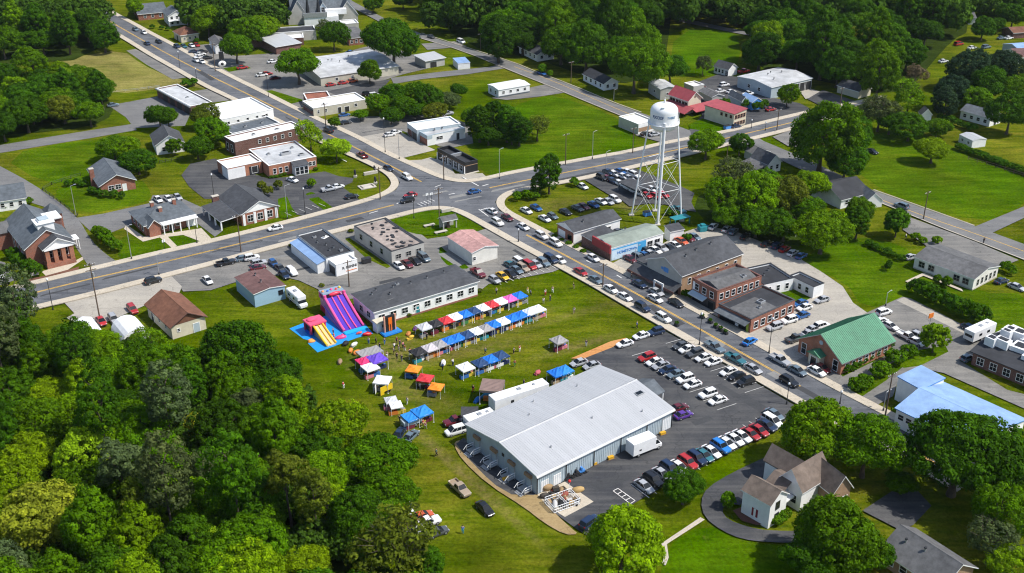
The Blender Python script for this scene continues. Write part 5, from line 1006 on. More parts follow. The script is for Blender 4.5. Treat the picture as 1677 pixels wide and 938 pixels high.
# -- hand placed: lower left wood landmarks
for k, px, w, tn, lb, hs in (
    ('broad', (622, 756), 138, 'mid', 'large round mid green tree at the right edge of the lower left wood', .92),
    ('broad', (75, 850), 150, 'yellow', 'huge yellow green tree at the far lower left', 1.0), ('oval', (125, 748), 74, 'lime', 'tall bright lime tree standing clear in the left wood', 1.15),
    ('broad', (320, 696), 66, 'yellow', 'yellowish round tree in the middle of the wood', .95), ('oval', (338, 885), 58, 'lime', 'bright lime egg-shaped tree at the bottom of the wood', .95),
    ('broad', (258, 760), 112, 'mid', 'dense mid green tree right of the tall lime tree', 1.1), ('broad', (190, 806), 52, 'yellow', 'small yellow topped tree below the tall lime tree', 1.0),
    ('cone', (222, 842), 74, 'olive', 'olive conical tree below the dense mid green tree', 1.0), ('broad', (352, 772), 96, 'grey', 'grey green rounded tree in the wood', 1.0), ('oval', (535, 820), 64, 'light', 'light green tree peeping behind the pines', 1.0),
    ('pine', (470, 800), 78, 'olive', 'pine with bare pale trunk, left of a pair at the wood front', 1.05), ('pine', (515, 830), 66, 'olive', 'pine with bare pale trunk, right of a pair at the wood front', 1.0),
    ('airy', (648, 900), 132, 'olive', 'thin yellowish tree with pale bare limbs at the bottom', 1.0), ('broad', (500, 925), 96, 'light', 'light green round tree at the bottom edge of the wood', .9),
    ('broad', (395, 570), 130, 'deep', 'large dark round tree at the upper right edge of the wood', 1.1), ('broad', (15, 512), 70, 'mid', 'green tree beside the street at the left edge', 1.1),
    ('broad', (452, 610), 84, 'dark', 'dark tree at the wood edge below the blue tarp', 1.0), ('oval', (700, 930), 70, 'deep', 'dark green tree beside the parked cars at the bottom', .9), ('broad', (112, 562), 92, 'mid', 'green tree before the small white peaked tent', .9), ('broad', (160, 560), 70, 'fresh', 'fresh green tree below the red sedan at the pole', .8), ('airy', (240, 562), 62, 'fresh', 'airy tree before the white round roofed hut', .8), ('broad', (290, 588), 84, 'mid', 'green tree below the brown roofed building', .8), ('broad', (20, 800), 110, 'light', 'light green tree at the left edge above the huge yellow one', 1.0),
    ('broad', (60, 700), 120, 'mid', 'broad green tree near the left edge of the wood', 1.0), ('broad', (10, 905), 80, 'lime', 'lime green tree in the bottom left corner', .9)):
    tree(k, px, w, tn, lb, hs=hs)
wood([(-60, 545), (40, 535), (110, 550), (175, 560), (250, 575), (300, 580), (345, 555), (400, 560), (435, 585), (470, 625), (515, 650), (550, 690), (590, 740), (635, 800), (640, 850), (690, 900), (735, 960), (740, 1010), (-60, 1010)], 6.5, 7.3,
     [('broad', 6), ('oval', 2), ('pine', .8)], [('deep', 3), ('mid', 4), ('fresh', 2), ('olive', .6), ('grey', .2), ('dark', .5), ('light', 1.2)], 'lower left wood', 'trees of the lower left wood', 11, (1.3, 1.65))
# -- single trees and groups
LST = [
 ('broad', (1020, 892), 150, 'light', 'large bright green tree at the bottom centre', 1.0), ('broad', (1120, 800), 68, 'deep', 'dark green tree in front of the lower car row', 1.0), ('broad', (1340, 710), 130, 'fresh', 'bright green tree left of a pair beside the lower street', 1.0),
 ('broad', (1420, 732), 128, 'mid', 'mid green tree right of a pair beside the lower street', 1.0), ('spread', (1572, 742), 190, 'deep', 'very large dark tree before the blue roofed building', 1.15), ('broad', (1640, 770), 120, 'deep', 'dark tree at the right edge below the blue roof', 1.15),
 ('broad', (1640, 840), 110, 'mid', 'green tree at the lower right edge', 1.1), ('airy', (1625, 885), 80, 'grey', 'grey green willow-like tree at the lower right', .9), ('broad', (1660, 920), 90, 'light', 'light green tree in the bottom right corner', .9),
 ('broad', (1375, 880), 150, 'mid', 'large green tree before the white gable house', 1.0), ('broad', (1425, 905), 80, 'deep', 'dark tree overhanging the grey roof at the bottom right', .9), ('broad', (1330, 915), 110, 'deep', 'dark green tree on the lawn below the white house', .9), ('oval', (1380, 832), 44, 'mid', 'slim tree touching the brown roof of the white house', .8), ('broad', (1475, 790), 60, 'mid', 'small tree behind the very large dark tree', .8),
 ('broad', (1405, 660), 26, 'lime', 'x', 1) if 0 else ('small', (1531, 553), 40, 'light', 'small bright tree on the grass island of the green hall', 1.1),
 ('oval', (900, 282), 46, 'deep', 'dark oval tree at the corner of the tower block, right of two', 1.05), ('oval', (884, 300), 30, 'dark', 'smaller dark tree leaning on the corner tree', .85),
 ('broad', (1348, 222), 140, 'mid', 'large round tree beside the cross street right of the tower', 1.05), ('broad', (1398, 222), 70, 'deep', 'dark tree right behind the large round tree', 1.0), ('broad', (1157, 232), 64, 'fresh', 'green tree directly right of the tower tank', 1.0), ('broad', (1212, 236), 42, 'deep', 'dark small tree beside the clapboard house', 1.0), ('broad', (1385, 262), 76, 'deep', 'dark tree in front of the large round tree', 1.0),
 ('broad', (1235, 320), 96, 'fresh', 'bright green tree in the grove below the clapboard house', 1.0), ('broad', (1188, 325), 80, 'mid', 'mid green tree at the left of the grove', 1.0), ('broad', (1290, 322), 84, 'olive', 'olive tree in the middle of the grove', 1.0), ('broad', (1330, 300), 64, 'fresh', 'fresh green tree above the grove', 1.0), ('broad', (1348, 375), 100, 'fresh', 'large light tree at the lower right of the grove', .95), ('broad', (1240, 362), 70, 'deep', 'shaded tree at the front of the grove', .9), ('broad', (1190, 352), 56, 'mid', 'tree at the front left of the grove', .9), ('broad', (1285, 370), 66, 'deep', 'dark tree between the two light grove trees', .9), ('broad', (1408, 345), 56, 'mid', 'round tree hiding the dark roofed house', 1.0), ('oval', (1405, 362), 44, 'deep', 'tree beside the slate garage', .9), ('airy', (1205, 285), 60, 'grey', 'grey thin tree above the grove', .9), ('broad', (1265, 300), 60, 'mid', 'tree just below the clapboard house', .9), ('broad', (1320, 345), 60, 'mid', 'tree in the back of the grove', .9),
 ('small', (1470, 363), 42, 'deep', 'round dark tree beside the far road lot', 1.0), ('spread', (1528, 244), 62, 'light', 'lone spreading tree with pale green crown on the open field', 1.0), ('broad', (1290, 155), 40, 'mid', 'tree in front of the garage doors hall', 1.15), ('broad', (1310, 40), 1, 'mid', 'x', 1) if 0 else ('airy', (1442, 180), 60, 'grey', 'grey leafless-looking tree beside the cross street', .9),
 ('airy', (1490, 155), 56, 'fresh', 'airy bright tree by the pale house', .9), ('broad', (1490, 208), 64, 'deep', 'dark broad tree, left of the row beside the field', .8), ('broad', (1458, 200), 56, 'deep', 'deep tree at the left end of the row beside the field', .8), ('broad', (1535, 210), 46, 'mid', 'tree in the middle of the row beside the field', .8),
 ('broad', (1655, 185), 70, 'deep', 'dark tree at the right edge beside the long white house', 1.1), ('broad', (1560, 150), 58, 'blue', 'tall dark tree left of the dark right hand trees', 1.2), ('oval', (1550, 165), 40, 'blue', 'narrow black-green tree beside the cottage', 1.0), ('broad', (1590, 115), 70, 'blue', 'black-green tree in front of the far vehicles', 1.1), ('broad', (1640, 110), 60, 'blue', 'black-green tree beside the blue barn', 1.1), ('broad', (1620, 140), 70, 'deep', 'dark tree at the centre of the right hand group', 1.0), ('broad', (1665, 145), 60, 'mid', 'green tree at the right edge below the barn', 1.0), ('broad', (1595, 160), 56, 'mid', 'green tree above the long white house', .9), ('broad', (1610, 45), 44, 'deep', 'rounded tree alone on the far right lawn', 1.0), ('broad', (1630, 40), 30, 'deep', 'smaller tree beside the rounded one on the far lawn', 1.0),
 ('airy', (1500, 120), 36, 'brown', 'brownish tree at the edge of the right hand wood', .9), ('broad', (1660, 25), 50, 'deep', 'tree at the top right corner', 1.0), ('broad', (1420, 180), 40, 'grey', 'grey green tree beside the cross street end', .9),
 ('broad', (487, 103), 78, 'mid', 'very round green tree before the wide grey hall', 1.0), ('spread', (644, 66), 100, 'deep', 'largest round dark tree at the top centre', 1.25), ('broad', (605, 117), 42, 'mid', 'tree at the right end of the wide grey hall', 1.1), ('broad', (546, 58), 46, 'deep', 'dark tree on a tall trunk below the top church', 1.2), ('airy', (530, 45), 26, 'grey', 'pale blossom tree beside the top church', 1), ('broad', (386, 75), 56, 'mid', 'round roadside tree on a clear trunk at the top left', 1.15), ('small', (221, 12), 24, 'fresh', 'small tree before the brick house at the top', 1.1),
 ('airy', (507, 218), 46, 'light', 'yellowish airy tree beside the orange office', 1.0), ('broad', (550, 243), 50, 'lime', 'bright lime tree on the corner lawn', 1.0), ('broad', (260, 190), 48, 'deep', 'dark tree left of a pair before the open shed', 1.1), ('broad', (275, 192), 36, 'mid', 'tree right of a pair before the open shed', 1.0), ('broad', (335, 190), 50, 'olive', 'olive tree beside the white roofed store', 1.0), ('broad', (345, 215), 60, 'mid', 'green tree between the store and the white cottage', .9), ('broad', (322, 240), 48, 'deep', 'dark tree left of the dark brick store', 1.0), ('broad', (185, 240), 60, 'mid', 'tree left of the white gable cottage', .95), ('broad', (225, 262), 60, 'deep', 'dark tree behind the brick house', .9), ('broad', (210, 240), 56, 'fresh', 'bright tree behind the brick house', .9), ('small', (285, 240), 24, 'mid', 'small tree before the white gable cottage', 1),
 ('broad', (750, 147), 32, 'deep', 'small dark tree on the green field', .9), ('broad', (645, 152), 50, 'deep', 'tree in the hedge row left of the green field', 1.0), ('broad', (680, 150), 44, 'mid', 'mid tree in the hedge row beside the field', 1.0), ('broad', (660, 172), 48, 'mid', 'tree at the front of the hedge row beside the field', .95), ('broad', (700, 160), 52, 'deep', 'dark tree at the right of the hedge row', 1.0), ('broad', (622, 170), 44, 'mid', 'tree beside the beige store', .9), ('broad', (712, 182), 42, 'olive', 'olive tree behind the white garage', .9), ('broad', (590, 187), 30, 'mid', 'small round tree in front of the beige store', .8), ('small', (548, 200), 20, 'mid', 'little bush-like tree at the lot corner', .9), ('broad', (640, 188), 44, 'deep', 'low tree in front of the hedge row', .8), ('broad', (682, 180), 44, 'deep', 'dark low tree at the front right of the hedge row', .8), ('broad', (730, 165), 40, 'grey', 'grey green tree near the white garage', .8),
 ('oval', (808, 190), 46, 'dark', 'dark tree, second in the dark clump on the field', 1.0), ('oval', (785, 200), 46, 'dark', 'dark tree at the left of the dark clump on the field', .95), ('oval', (830, 200), 44, 'deep', 'dark tree in the middle of the dark clump', 1.0), ('oval', (850, 212), 40, 'dark', 'dark tree at the right of the dark clump', .9), ('broad', (800, 220), 50, 'dark', 'dark round tree at the front of the dark clump', .8), ('airy', (880, 208), 44, 'olive', 'olive tree at the right end of the dark clump', .8), ('broad', (838, 222), 44, 'dark', 'dark bushy tree at the front of the dark clump', .75), ('broad', (772, 190), 36, 'mid', 'green tree beside the white garage end', .9),
 ('broad', (960, 75), 84, 'deep', 'big dark tree above the dark roofed house', 1.15), ('broad', (1040, 105), 92, 'mid', 'big round tree at the edge of the far wood', 1.15), ('broad', (1098, 110), 66, 'deep', 'dark tree left of the small white house', 1.0), ('broad', (1015, 85), 60, 'deep', 'dark tree between two big wood edge trees', 1.1), ('airy', (1152, 105), 26, 'grey', 'thin bare tree at the wood edge', 1.1), ('small', (888, 112), 16, 'mid', 'left one of two small bushy trees by the far road', 1), ('small', (901, 120), 11, 'mid', 'right one of two small bushy trees by the far road', 1), ('broad', (610, 5), 40, 'mid', 'tree on the top lawn left of the road', .9), ('broad', (660, 0), 36, 'deep', 'tree on the top lawn in the middle', .9),
 ('broad', (825, 45), 46, 'grey', 'grey green tree at the left end of the far wood', 1.1), ('small', (190, 63), 12, 'deep', 'small bush tree beside the upper street', 1)]
for k, px, w, tn, lb, hs in LST: tree(k, px, w, tn, lb, hs=hs)
wood([(680, -30), (700, 18), (770, 45), (800, 80), (870, 60), (925, 75), (985, 105), (1060, 70), (1080, 60), (1100, 25), (1200, 20), (1250, -30)], 8, 14, [('broad', 6), ('oval', 2)], [('deep', 4), ('mid', 3), ('fresh', .6), ('dark', 2), ('grey', .7)], 'far top wood', 'trees of the far top wood', 21, (1.05, 1.35), (.95, 1.3))
wood([(1190, -30), (1215, 45), (1235, 85), (1220, 100), (1320, 85), (1370, 115), (1470, 135), (1500, 90), (1490, 55), (1560, 45), (1575, 5), (1720, 5), (1720, -40)], 8, 14, [('broad', 6), ('oval', 2)], [('deep', 4), ('mid', 3), ('fresh', .8), ('dark', 2), ('olive', .6)], 'far right wood', 'trees of the far right wood', 22, (1.05, 1.35), (.95, 1.3))
wood([(-60, -60), (140, -60), (150, -8), (172, 40), (176, 62), (95, 66), (-60, 72)], 7.5, 10.5, [('broad', 6), ('oval', 1)], [('deep', 4), ('mid', 3), ('dark', 2), ('fresh', 1)], 'top left wood', 'trees of the top left wood', 23, (1.1, 1.4), (.9, 1.15))
wood([(-60, 118), (70, 112), (125, 112), (170, 128), (182, 150), (165, 178), (90, 188), (-60, 205)], 7, 9.5, [('broad', 6), ('oval', 1)], [('deep', 4), ('mid', 3), ('dark', 2), ('fresh', 1), ('olive', .6)], 'left grove', 'trees of the left grove', 24, (1.1, 1.45), (.9, 1.1))
wood([(310, -40), (480, -40), (455, 8), (450, 36), (400, 58), (362, 40), (335, 40), (318, 12)], 7, 11, [('broad', 6)], [('mid', 4), ('fresh', 2), ('deep', 2)], 'church grove', 'trees left of the top church', 25, (1.1, 1.4), (.9, 1.1))
wood([(1120, -40), (1110, 12), (1085, 10), (1080, -40)], 9, 11, [('broad', 6)], [('deep', 4)], 'top edge grove', 'trees at the top edge', 26)
plant_woods()
# -- bushes and hedges
def bushes(pts, tint, label, group, w=2.0, hs=1.0):
    for i, p in enumerate(pts):
        g = G(p); tree_at('bush', g.x, g.y, w * rnd.uniform(.88, 1.12), tint, label % ORD[i] if '%s' in label else label, group, hs)
def line(a, b, n): return [(a[0] + (b[0] - a[0]) * i / (n - 1), a[1] + (b[1] - a[1]) * i / (n - 1)) for i in range(n)]
bushes(line((1387, 611), (1456, 569), 9), 'deep', 'clipped round bush, %s from left along the green roofed hall', 'bushes along the green roofed hall', 2.3, 1.1)
bushes([(1413, 634), (1440, 615), (1465, 596), (1487, 585), (1402, 640)], 'mid', 'dark bush, %s in the planted strip beside the green hall lot', 'bushes in the planted strip', 4.2, .95)
bushes(line((1500, 482), (1600, 530), 9), 'deep', 'large dark bush, %s from left in the hedge beside the road lot', 'hedge of large bushes', 4.6, 1.15)
bushes([(112, 305), (127, 303), (137, 306), (152, 318), (163, 320), (172, 323), (187, 323)], 'deep', 'round bush, %s from left before the brick house', 'bushes round the brick house', 2.6)
bushes([(200, 326)], 'dark', 'dark upright bush on the lawn of the brick house', None, 2, 1.5)
bushes(line((162, 388), (192, 413), 6), 'mid', 'leafy bush, %s from the top of the row beside the ranch house', 'bushes beside the ranch house', 3.6, 1.2)
bushes([(10, 402), (22, 425), (32, 438), (52, 430), (48, 448), (60, 452)], 'deep', 'dark bush, %s from left beside the church', 'bushes beside the church', 3.4, 1.3)
bushes([(35, 335), (48, 334), (8, 343)], 'mid', 'bush, %s beside the white cottage', 'bushes of the white cottage', 2.2)
bushes([(429, 313), (440, 322), (456, 310)], 'olive', 'round young tree-like bush, %s beside the dark roofed bank', 'bushes beside the bank', 2.8, 1.4)
bushes([(510, 307)], 'fresh', 'round bright bush alone in the dark office lot', None, 3.0, 1.25)
bushes([(445, 292), (452, 291), (459, 289), (466, 287), (517, 279)], 'deep', 'low clipped bush, %s along the orange office', 'bushes along the orange office', 1.6, .7)
bushes([(1190, 832)], 'mid', 'round clipped bush beside the curved driveway', None, 3.0, 1.5)
bushes([(1268, 858), (1276, 852), (1284, 848)], 'mid', 'bush, %s from left under the white house gable', 'bushes of the white gable house', 2.4)
bushes([(1423, 403), (1433, 408), (1452, 416), (1462, 421), (1475, 427), (1440, 411)], 'deep', 'low hedge bush, %s along the lawn edge', 'low hedge bushes on the lawn', 2.2, .9)
bushes([(1498, 394), (1510, 400), (1533, 400)], 'fresh', 'bright bush, %s beside the road lot', 'bright bushes beside the road lot', 2.4, 1.1)
bushes([(1453, 443), (1455, 438)], 'dark', 'upright dark bush, %s on the flower bed of the lawn', 'bushes on the lawn bed', 1.6, 1.6)
bushes([(1535, 465), (1550, 470), (1645, 445), (1655, 450)], 'mid', 'bush, %s near the long pale building', 'bushes by the long pale building', 2.6, 1.3)
bushes([(940, 305), (846, 328), (862, 326), (871, 328), (878, 327)], 'mid', 'bush, %s on the grass car park by the corner tree', 'bushes by the corner tree', 2.6, 1.2)
bushes([(908, 389), (931, 401), (943, 407), (955, 414), (920, 395)], 'mid', 'small shrub, %s along the sidewalk before the white store', 'shrubs along the main street', 1.6, .8)
bushes([(1106, 355), (1094, 352), (1124, 395)], 'deep', 'bush, %s under the water tower', 'bushes under the water tower', 2.4)
bushes([(1122, 487), (1127, 490)], 'deep', 'dark bush, %s between grey hall and brick building', 'bushes between the halls', 2.2, 1.3)
bushes([(575, 381), (478, 405), (527, 470), (670, 518), (640, 486), (786, 478), (725, 487)], 'olive', 'scrubby bush, %s among the pale buildings', 'scrubby bushes', 1.5, .8)
bushes([(1185, 178), (1240, 183), (1250, 178), (1220, 178)], 'deep', 'dark bush, %s beside the red roofs', 'bushes beside the red roofs', 3.6, 1.2)
bushes([(318, 140), (305, 143)], 'deep', 'dark hedge bush, %s beside the open shed', 'bushes by the open shed', 4, 1)
bushes([(265, 48), (275, 50), (250, 47), (322, 70)], 'deep', 'bush, %s beside the upper street houses', 'bushes by the upper houses', 2.2)
bushes(line((1570, 245), (1690, 290), 16), 'deep', 'hedge bush, %s from left along the far field', 'far field hedge', 3.2, .8)
bushes(line((1590, 215), (1540, 197), 7), 'deep', 'bush, %s in the hedge below the long white house', 'hedge below the white house', 3.2, 1)
# ---------------------------------------------------------------- vehicles
def loft(mb, st, m=0):
    """st: (x, half width, bottom, shoulder)"""
    ring = lambda x, w, b, s: [(x, -w * .9, b), (x, -w, b + .16), (x, -w, s - .16), (x, -w * .9, s), (x, 0, s + .03), (x, w * .9, s), (x, w, s - .16), (x, w, b + .16), (x, w * .9, b)]
    v = [p for q in st for p in ring(*q)]; n = 9; k = len(st); f = []
    for i in range(k - 1):
        for j in range(n): f.append((i * n + j, i * n + (j + 1) % n, (i + 1) * n + (j + 1) % n, (i + 1) * n + j))
    f += [tuple(range(n))[::-1], tuple(range((k - 1) * n, k * n))]
    mb.add(v, f, m); return mb
def cabin(mb, gl, x0, x1, x2, x3, z0, z1, w0, w1, seams=(.5,)):
    """greenhouse: base x0 (front) .. x3 (back), roof x1 .. x2; glass panes go to gl"""
    B = lambda s: [Vector((x0, s * w0, z0)), Vector((x1, s * w1, z1)), Vector((x2, s * w1, z1)), Vector((x3, s * w0, z0))]
    L, Rr = B(1), B(-1); v = L + Rr
    mb.add(v, [(0, 1, 2, 3), (7, 6, 5, 4), (0, 4, 5, 1), (1, 5, 6, 2), (2, 6, 7, 3)])
    mb.box(x2 + .03, x1 - .03, -w1 * .93, w1 * .93, z1 - .01, z1 + .035)
    def pane(a, b, c, d, i):
        ce = (a + b + c + d) / 4; n = (b - a).cross(d - a).normalized()
        if n.dot(ce - Vector(((x0 + x3) / 2, 0, z0))) < 0: n = -n
        q = [ce + (p - ce) * (1 - i) for p in (a, b, c, d)]
        gl.add([p + n * .012 for p in q] + [p - n * .03 for p in q], [(0, 1, 2, 3), (3, 2, 1, 0)][:1] + [(7, 6, 5, 4), (0, 4, 5, 1), (1, 5, 6, 2), (2, 6, 7, 3), (3, 7, 4, 0)])
    pane(L[0], Rr[0], Rr[1], L[1], .05); pane(L[3], Rr[3], Rr[2], L[2], .07)
    for S in (L, Rr):
        cuts = [0, *seams, 1]
        for a, b in zip(cuts[:-1], cuts[1:]):
            lo0, lo1, hi0, hi1 = S[0].lerp(S[3], a), S[0].lerp(S[3], b), S[1].lerp(S[2], a), S[1].lerp(S[2], b); pane(lo0, lo1, hi1, hi0, .08)
def wheel_meshes():
    t = MB(); t.lathe([(.2, -.11), (.31, -.115), (.335, -.07), (.335, .07), (.31, .115), (.2, .11)], 18, 0, M=Matrix.Rotation(math.pi / 2, 4, 'X'))
    r = MB(); r.lathe([(0, -.09), (.19, -.1), (.21, -.06), (.21, .06), (.19, .1), (0, .09)], 12, 0, M=Matrix.Rotation(math.pi / 2, 4, 'X'))
    return t.mesh('tyre', 'rubber'), r.mesh('rim', 'metal')
TYRE, RIM = wheel_meshes()
CAR = {}
def car_type(k):
    if k in CAR: return CAR[k]
    b, g = MB(), MB()
    if k == 's':
        L, hw, wb = 4.75, .91, (1.42, -1.38)
        loft(b, [(2.36, .6, .4, .58), (2.24, .78, .28, .68), (1.85, .88, .22, .8), (1.15, .91, .2, .93), (-1.5, .91, .2, .97), (-2.05, .88, .24, .96), (-2.3, .8, .32, .9), (-2.38, .7, .45, .75)])
        cabin(b, g, 1.2, .25, -1.1, -2.0, .93, 1.45, .85, .64)
        hl, tl = (2.26, .58, .63), (-2.33, .6, .78)
    elif k == 'h':
        L, hw, wb = 4.1, .88, (1.25, -1.25)
        loft(b, [(2.05, .6, .42, .65), (1.95, .78, .3, .74), (1.6, .86, .22, .82), (.95, .88, .2, .96), (-1.5, .88, .2, 1.0), (-1.95, .82, .28, .98), (-2.05, .74, .4, .85)])
        cabin(b, g, 1.0, .3, -1.4, -1.92, .97, 1.5, .82, .64); hl, tl = (1.98, .55, .66), (-2.0, .6, .85)
    elif k == 'u':
        L, hw, wb = 4.75, .95, (1.42, -1.4)
        loft(b, [(2.36, .66, .48, .78), (2.25, .86, .36, .92), (1.9, .93, .28, 1.0), (1.0, .95, .26, 1.1), (-1.9, .95, .26, 1.14), (-2.28, .9, .34, 1.1), (-2.38, .82, .46, .95)])
        cabin(b, g, 1.1, .45, -1.85, -2.3, 1.1, 1.74, .88, .71, (.36, .72)); hl, tl = (2.27, .62, .8), (-2.34, .66, 1.0)
        b.box(-1.6, .2, .58, .63, 1.78, 1.83).box(-1.6, .2, -.63, -.58, 1.78, 1.83)
    elif k == 'v':
        L, hw, wb = 5.0, .97, (1.55, -1.45)
        loft(b, [(2.5, .66, .42, .75), (2.38, .88, .3, .88), (1.9, .95, .24, 1.02), (1.3, .97, .22, 1.12), (-2.1, .97, .22, 1.14), (-2.42, .9, .3, 1.1), (-2.5, .84, .42, .95)])
        cabin(b, g, 1.6, .6, -2.05, -2.42, 1.1, 1.82, .91, .76, (.34, .67)); hl, tl = (2.4, .62, .76), (-2.46, .7, 1.05)
    elif k == 'p':
        L, hw, wb = 5.6, .98, (1.75, -1.65)
        loft(b, [(2.8, .7, .5, .85), (2.68, .92, .4, 1.0), (2.3, .97, .32, 1.06), (1.1, .98, .32, 1.1), (-.75, .98, .32, 1.1), (-.78, .98, .32, .72), (-2.7, .96, .36, .72), (-2.78, .9, .45, .68)])
        for y in (-.97, .87): b.box(-2.74, -.76, y, y + .1, .68, 1.1)
        b.box(-2.78, -2.68, -.96, .96, .66, 1.1); cabin(b, g, 1.2, .5, -.6, -.78, 1.1, 1.78, .9, .74); hl, tl = (2.7, .68, .88), (-2.76, .8, .9)
    for x in wb:
        for s in (-1, 1): b.tube((x, s * (hw - .06), .36), (x, s * (hw + .012), .36), .42, .4, 14, 1)
    hb = MB().box(-.04, .05, -.17, .17, -.08, .07); tb = MB().box(-.05, .04, -.14, .14, -.11, .11)
    low = MB().box(-L / 2 - .02, L / 2 + .02, -hw * .62, hw * .62, .3, .43)
    CAR[k] = dict(body=b.mesh('body', ['paint', 'dark'], .07), glass=g.mesh('windows', 'glass'), hl=hl, tl=tl, hm=hb.mesh('headlight', 'lampw'), tm=tb.mesh('tail_light', 'lampr'), low=low.mesh('bumper', 'dark'), wb=wb, hw=hw)
    # the same car in one mesh for far places
    one = MB(); nb = len(b.v); one.v, one.f, one.m, one.s = list(b.v), [list(f) for f in b.f], list(b.m), list(b.s)
    one.add(g.v, g.f, 2)
    for x in wb:
        for s in (-1, 1): one.tube((x, s * (hw - .22), .34), (x, s * (hw + .02), .34), .34, n=12, m=1)
    CAR[k]['one'] = one.mesh('far_car', ['paint', 'dark', 'glass'])
    return CAR[k]
CN = dict(w=('white', (.78, .78, .77)), s=('silver', (.42, .43, .45)), k=('black', (.012, .012, .014)), g=('dark grey', (.07, .075, .08)), b=('blue', (.02, .1, .3)), n=('navy blue', (.014, .03, .075)), r=('red', (.4, .02, .02)), m=('maroon', (.13, .012, .02)),
          y=('yellow', (.72, .42, .01)), t=('blue-grey', (.13, .18, .22)), c=('tan', (.36, .28, .2)), o=('orange-red', (.55, .1, .03)), P=('purple', (.09, .03, .25)), B=('bright blue', (.02, .2, .6)), e=('teal', (.03, .14, .17)))
TN = dict(s='sedan', h='hatchback', u='SUV', v='minivan', p='pickup truck')
TNAME = dict(s='sedan_car', h='hatchback_car', u='suv_car', v='minivan', p='pickup_truck')
def vehicle(px, k, c, hd, label, group=None, far=None):
    g = G(px, .5); T = car_type(k); col = CN[c][1]; j = rnd.uniform(.88, 1.1); col = tuple(min(.8, q * j) for q in col)
    hd = {'A': A_DIR, 'a': A_DIR + math.pi, 'B': B2_DIR, 'b': B2_DIR + math.pi}.get(hd, hd) + rnd.uniform(-.025, .025)
    far = px[1] < 135 if far is None else far
    cat = {'p': 'pickup', 'v': 'van'}.get(k, 'car')
    if far:
        o = link(TNAME[k], T['one'], None, (g.x, g.y, gz(g.x, g.y)), hd, col, scale=.95); return tag(o, label, cat, group)
    t = thing(TNAME[k], label, cat, (g.x, g.y), hd, group, (.95 - .15 * abs(math.cos(hd)) ** 3, .9, .92))
    link('body', T['body'], t, col=col); link('windows', T['glass'], t); link('bumper', T['low'], t)
    for x in T['wb']:
        for s in (-1, 1): w = link('wheel', TYRE, t, (x, s * (T['hw'] - .1), .335)); link('rim', RIM, w, (0, s * .02, 0))
    for s in (-1, 1): link('headlight', T['hm'], t, (T['hl'][0], s * T['hl'][1], T['hl'][2])); link('tail_light', T['tm'], t, (T['tl'][0], s * T['tl'][1], T['tl'][2]))
    return t
def row(where, group, lst, hd, order='from left'):
    for i, (px, k, c, *h) in enumerate(lst): vehicle(px, k, c, h[0] if h else hd, '%s %s, %s %s %s' % (CN[c][0], TN[k], ORD[i] if i < 20 else 'last', order, where), group)
row('on the upper street, counted from the top', 'cars on the upper street', [((174, 28), 's', 's'), ((222, 49), 's', 't'), ((236, 54), 's', 'w'), ((260, 69), 's', 'k'), ((241, 72), 's', 'n', 'a')], 'A', 'car')
row('at the junction end of the upper street', 'cars at the junction', [((538, 215), 'v', 'k', 'a'), ((593, 256), 'p', 'm', 'a'), ((636, 277), 's', 'n'), ((667, 292), 'u', 'w'), ((777, 315), 's', 'b', 'B')], 'A', 'car from the top')
vehicle((667, 330), 'u', 'k', 'b', 'black SUV waiting at the junction stop line'); vehicle((672, 321), 's', 'r', 'b', 'red sedan beside the black SUV at the stop line'); vehicle((451, 375), 's', 'w', 'b', 'white sedan driving on the left part of the cross street')
row('in the main street lane below the junction', 'cars on the main street', [((805, 347), 's', 'w', 'a'), ((831, 358), 's', 'm'), ((815, 366), 'u', 'w'), ((857, 373), 's', 'w'), ((887, 388), 'u', 'w'), ((910, 400), 'u', 'w'), ((971, 424), 's', 'w'), ((1047, 467), 's', 'n'), ((1073, 491), 's', 'w'), ((1075, 480), 's', 's'), ((1107, 498), 's', 'k')], 'A', 'from the top')
row('parked along the fair field kerb', 'cars parked along the fair field', [((951, 447), 's', 'r'), ((975, 460), 's', 't'), ((1000, 476), 's', 'w'), ((1023, 488), 's', 'w'), ((1052, 506), 'u', 'n'), ((1086, 523), 'u', 'w')], 'A', 'car')
row('on the lower main street', 'cars on the lower main street', [((1170, 571), 'p', 't'), ((1204, 591), 'p', 'e'), ((1233, 607), 's', 's'), ((1277, 592), 'p', 's'), ((1306, 609), 's', 't'), ((1292, 627), 'u', 'k')], 'A', 'car from left')
vehicle((1228, 561), 's', 'B', B2_DIR + .25, 'bright blue sedan turning at the brick shop corner'); vehicle((1337, 611), 's', 'w', 'A', 'white sedan parked before the green roofed hall entrance'); vehicle((1345, 604), 's', 'm', 'A', 'maroon sedan beside the green roofed hall')
row('in the row above the fair field', 'cars in the row above the fair field', [((783, 448), 'p', 'm'), ((810, 459), 'h', 's'), ((823, 453), 's', 'y'), ((836, 449), 's', 'k'), ((846, 443), 's', 't'), ((856, 440), 'u', 'c'), ((867, 436), 'v', 'r'), ((878, 434), 'h', 's'), ((890, 431), 'u', 't'), ((902, 427), 'v', 'n'), ((917, 428), 'h', 'w')], 'A')
vehicle((836, 435), 's', 'e', 'A', 'teal sedan parked behind the row above the fair field'); vehicle((851, 431), 'v', 'w', 'A', 'white minivan parked behind the tan SUV')
row('on the grass below the corner tree', 'cars parked on the corner grass', [((862, 345), 's', 'w'), ((878, 340), 's', 'b'), ((892, 358), 's', 'w'), ((905, 354), 'h', 't'), ((926, 347), 's', 'k'), ((946, 341), 's', 'g'), ((956, 338), 's', 'm'), ((972, 335), 's', 'b'), ((984, 330), 's', 'w'), ((996, 330), 's', 's'), ((1007, 327), 'u', 'w'), ((954, 305), 's', 'w')], 'A')
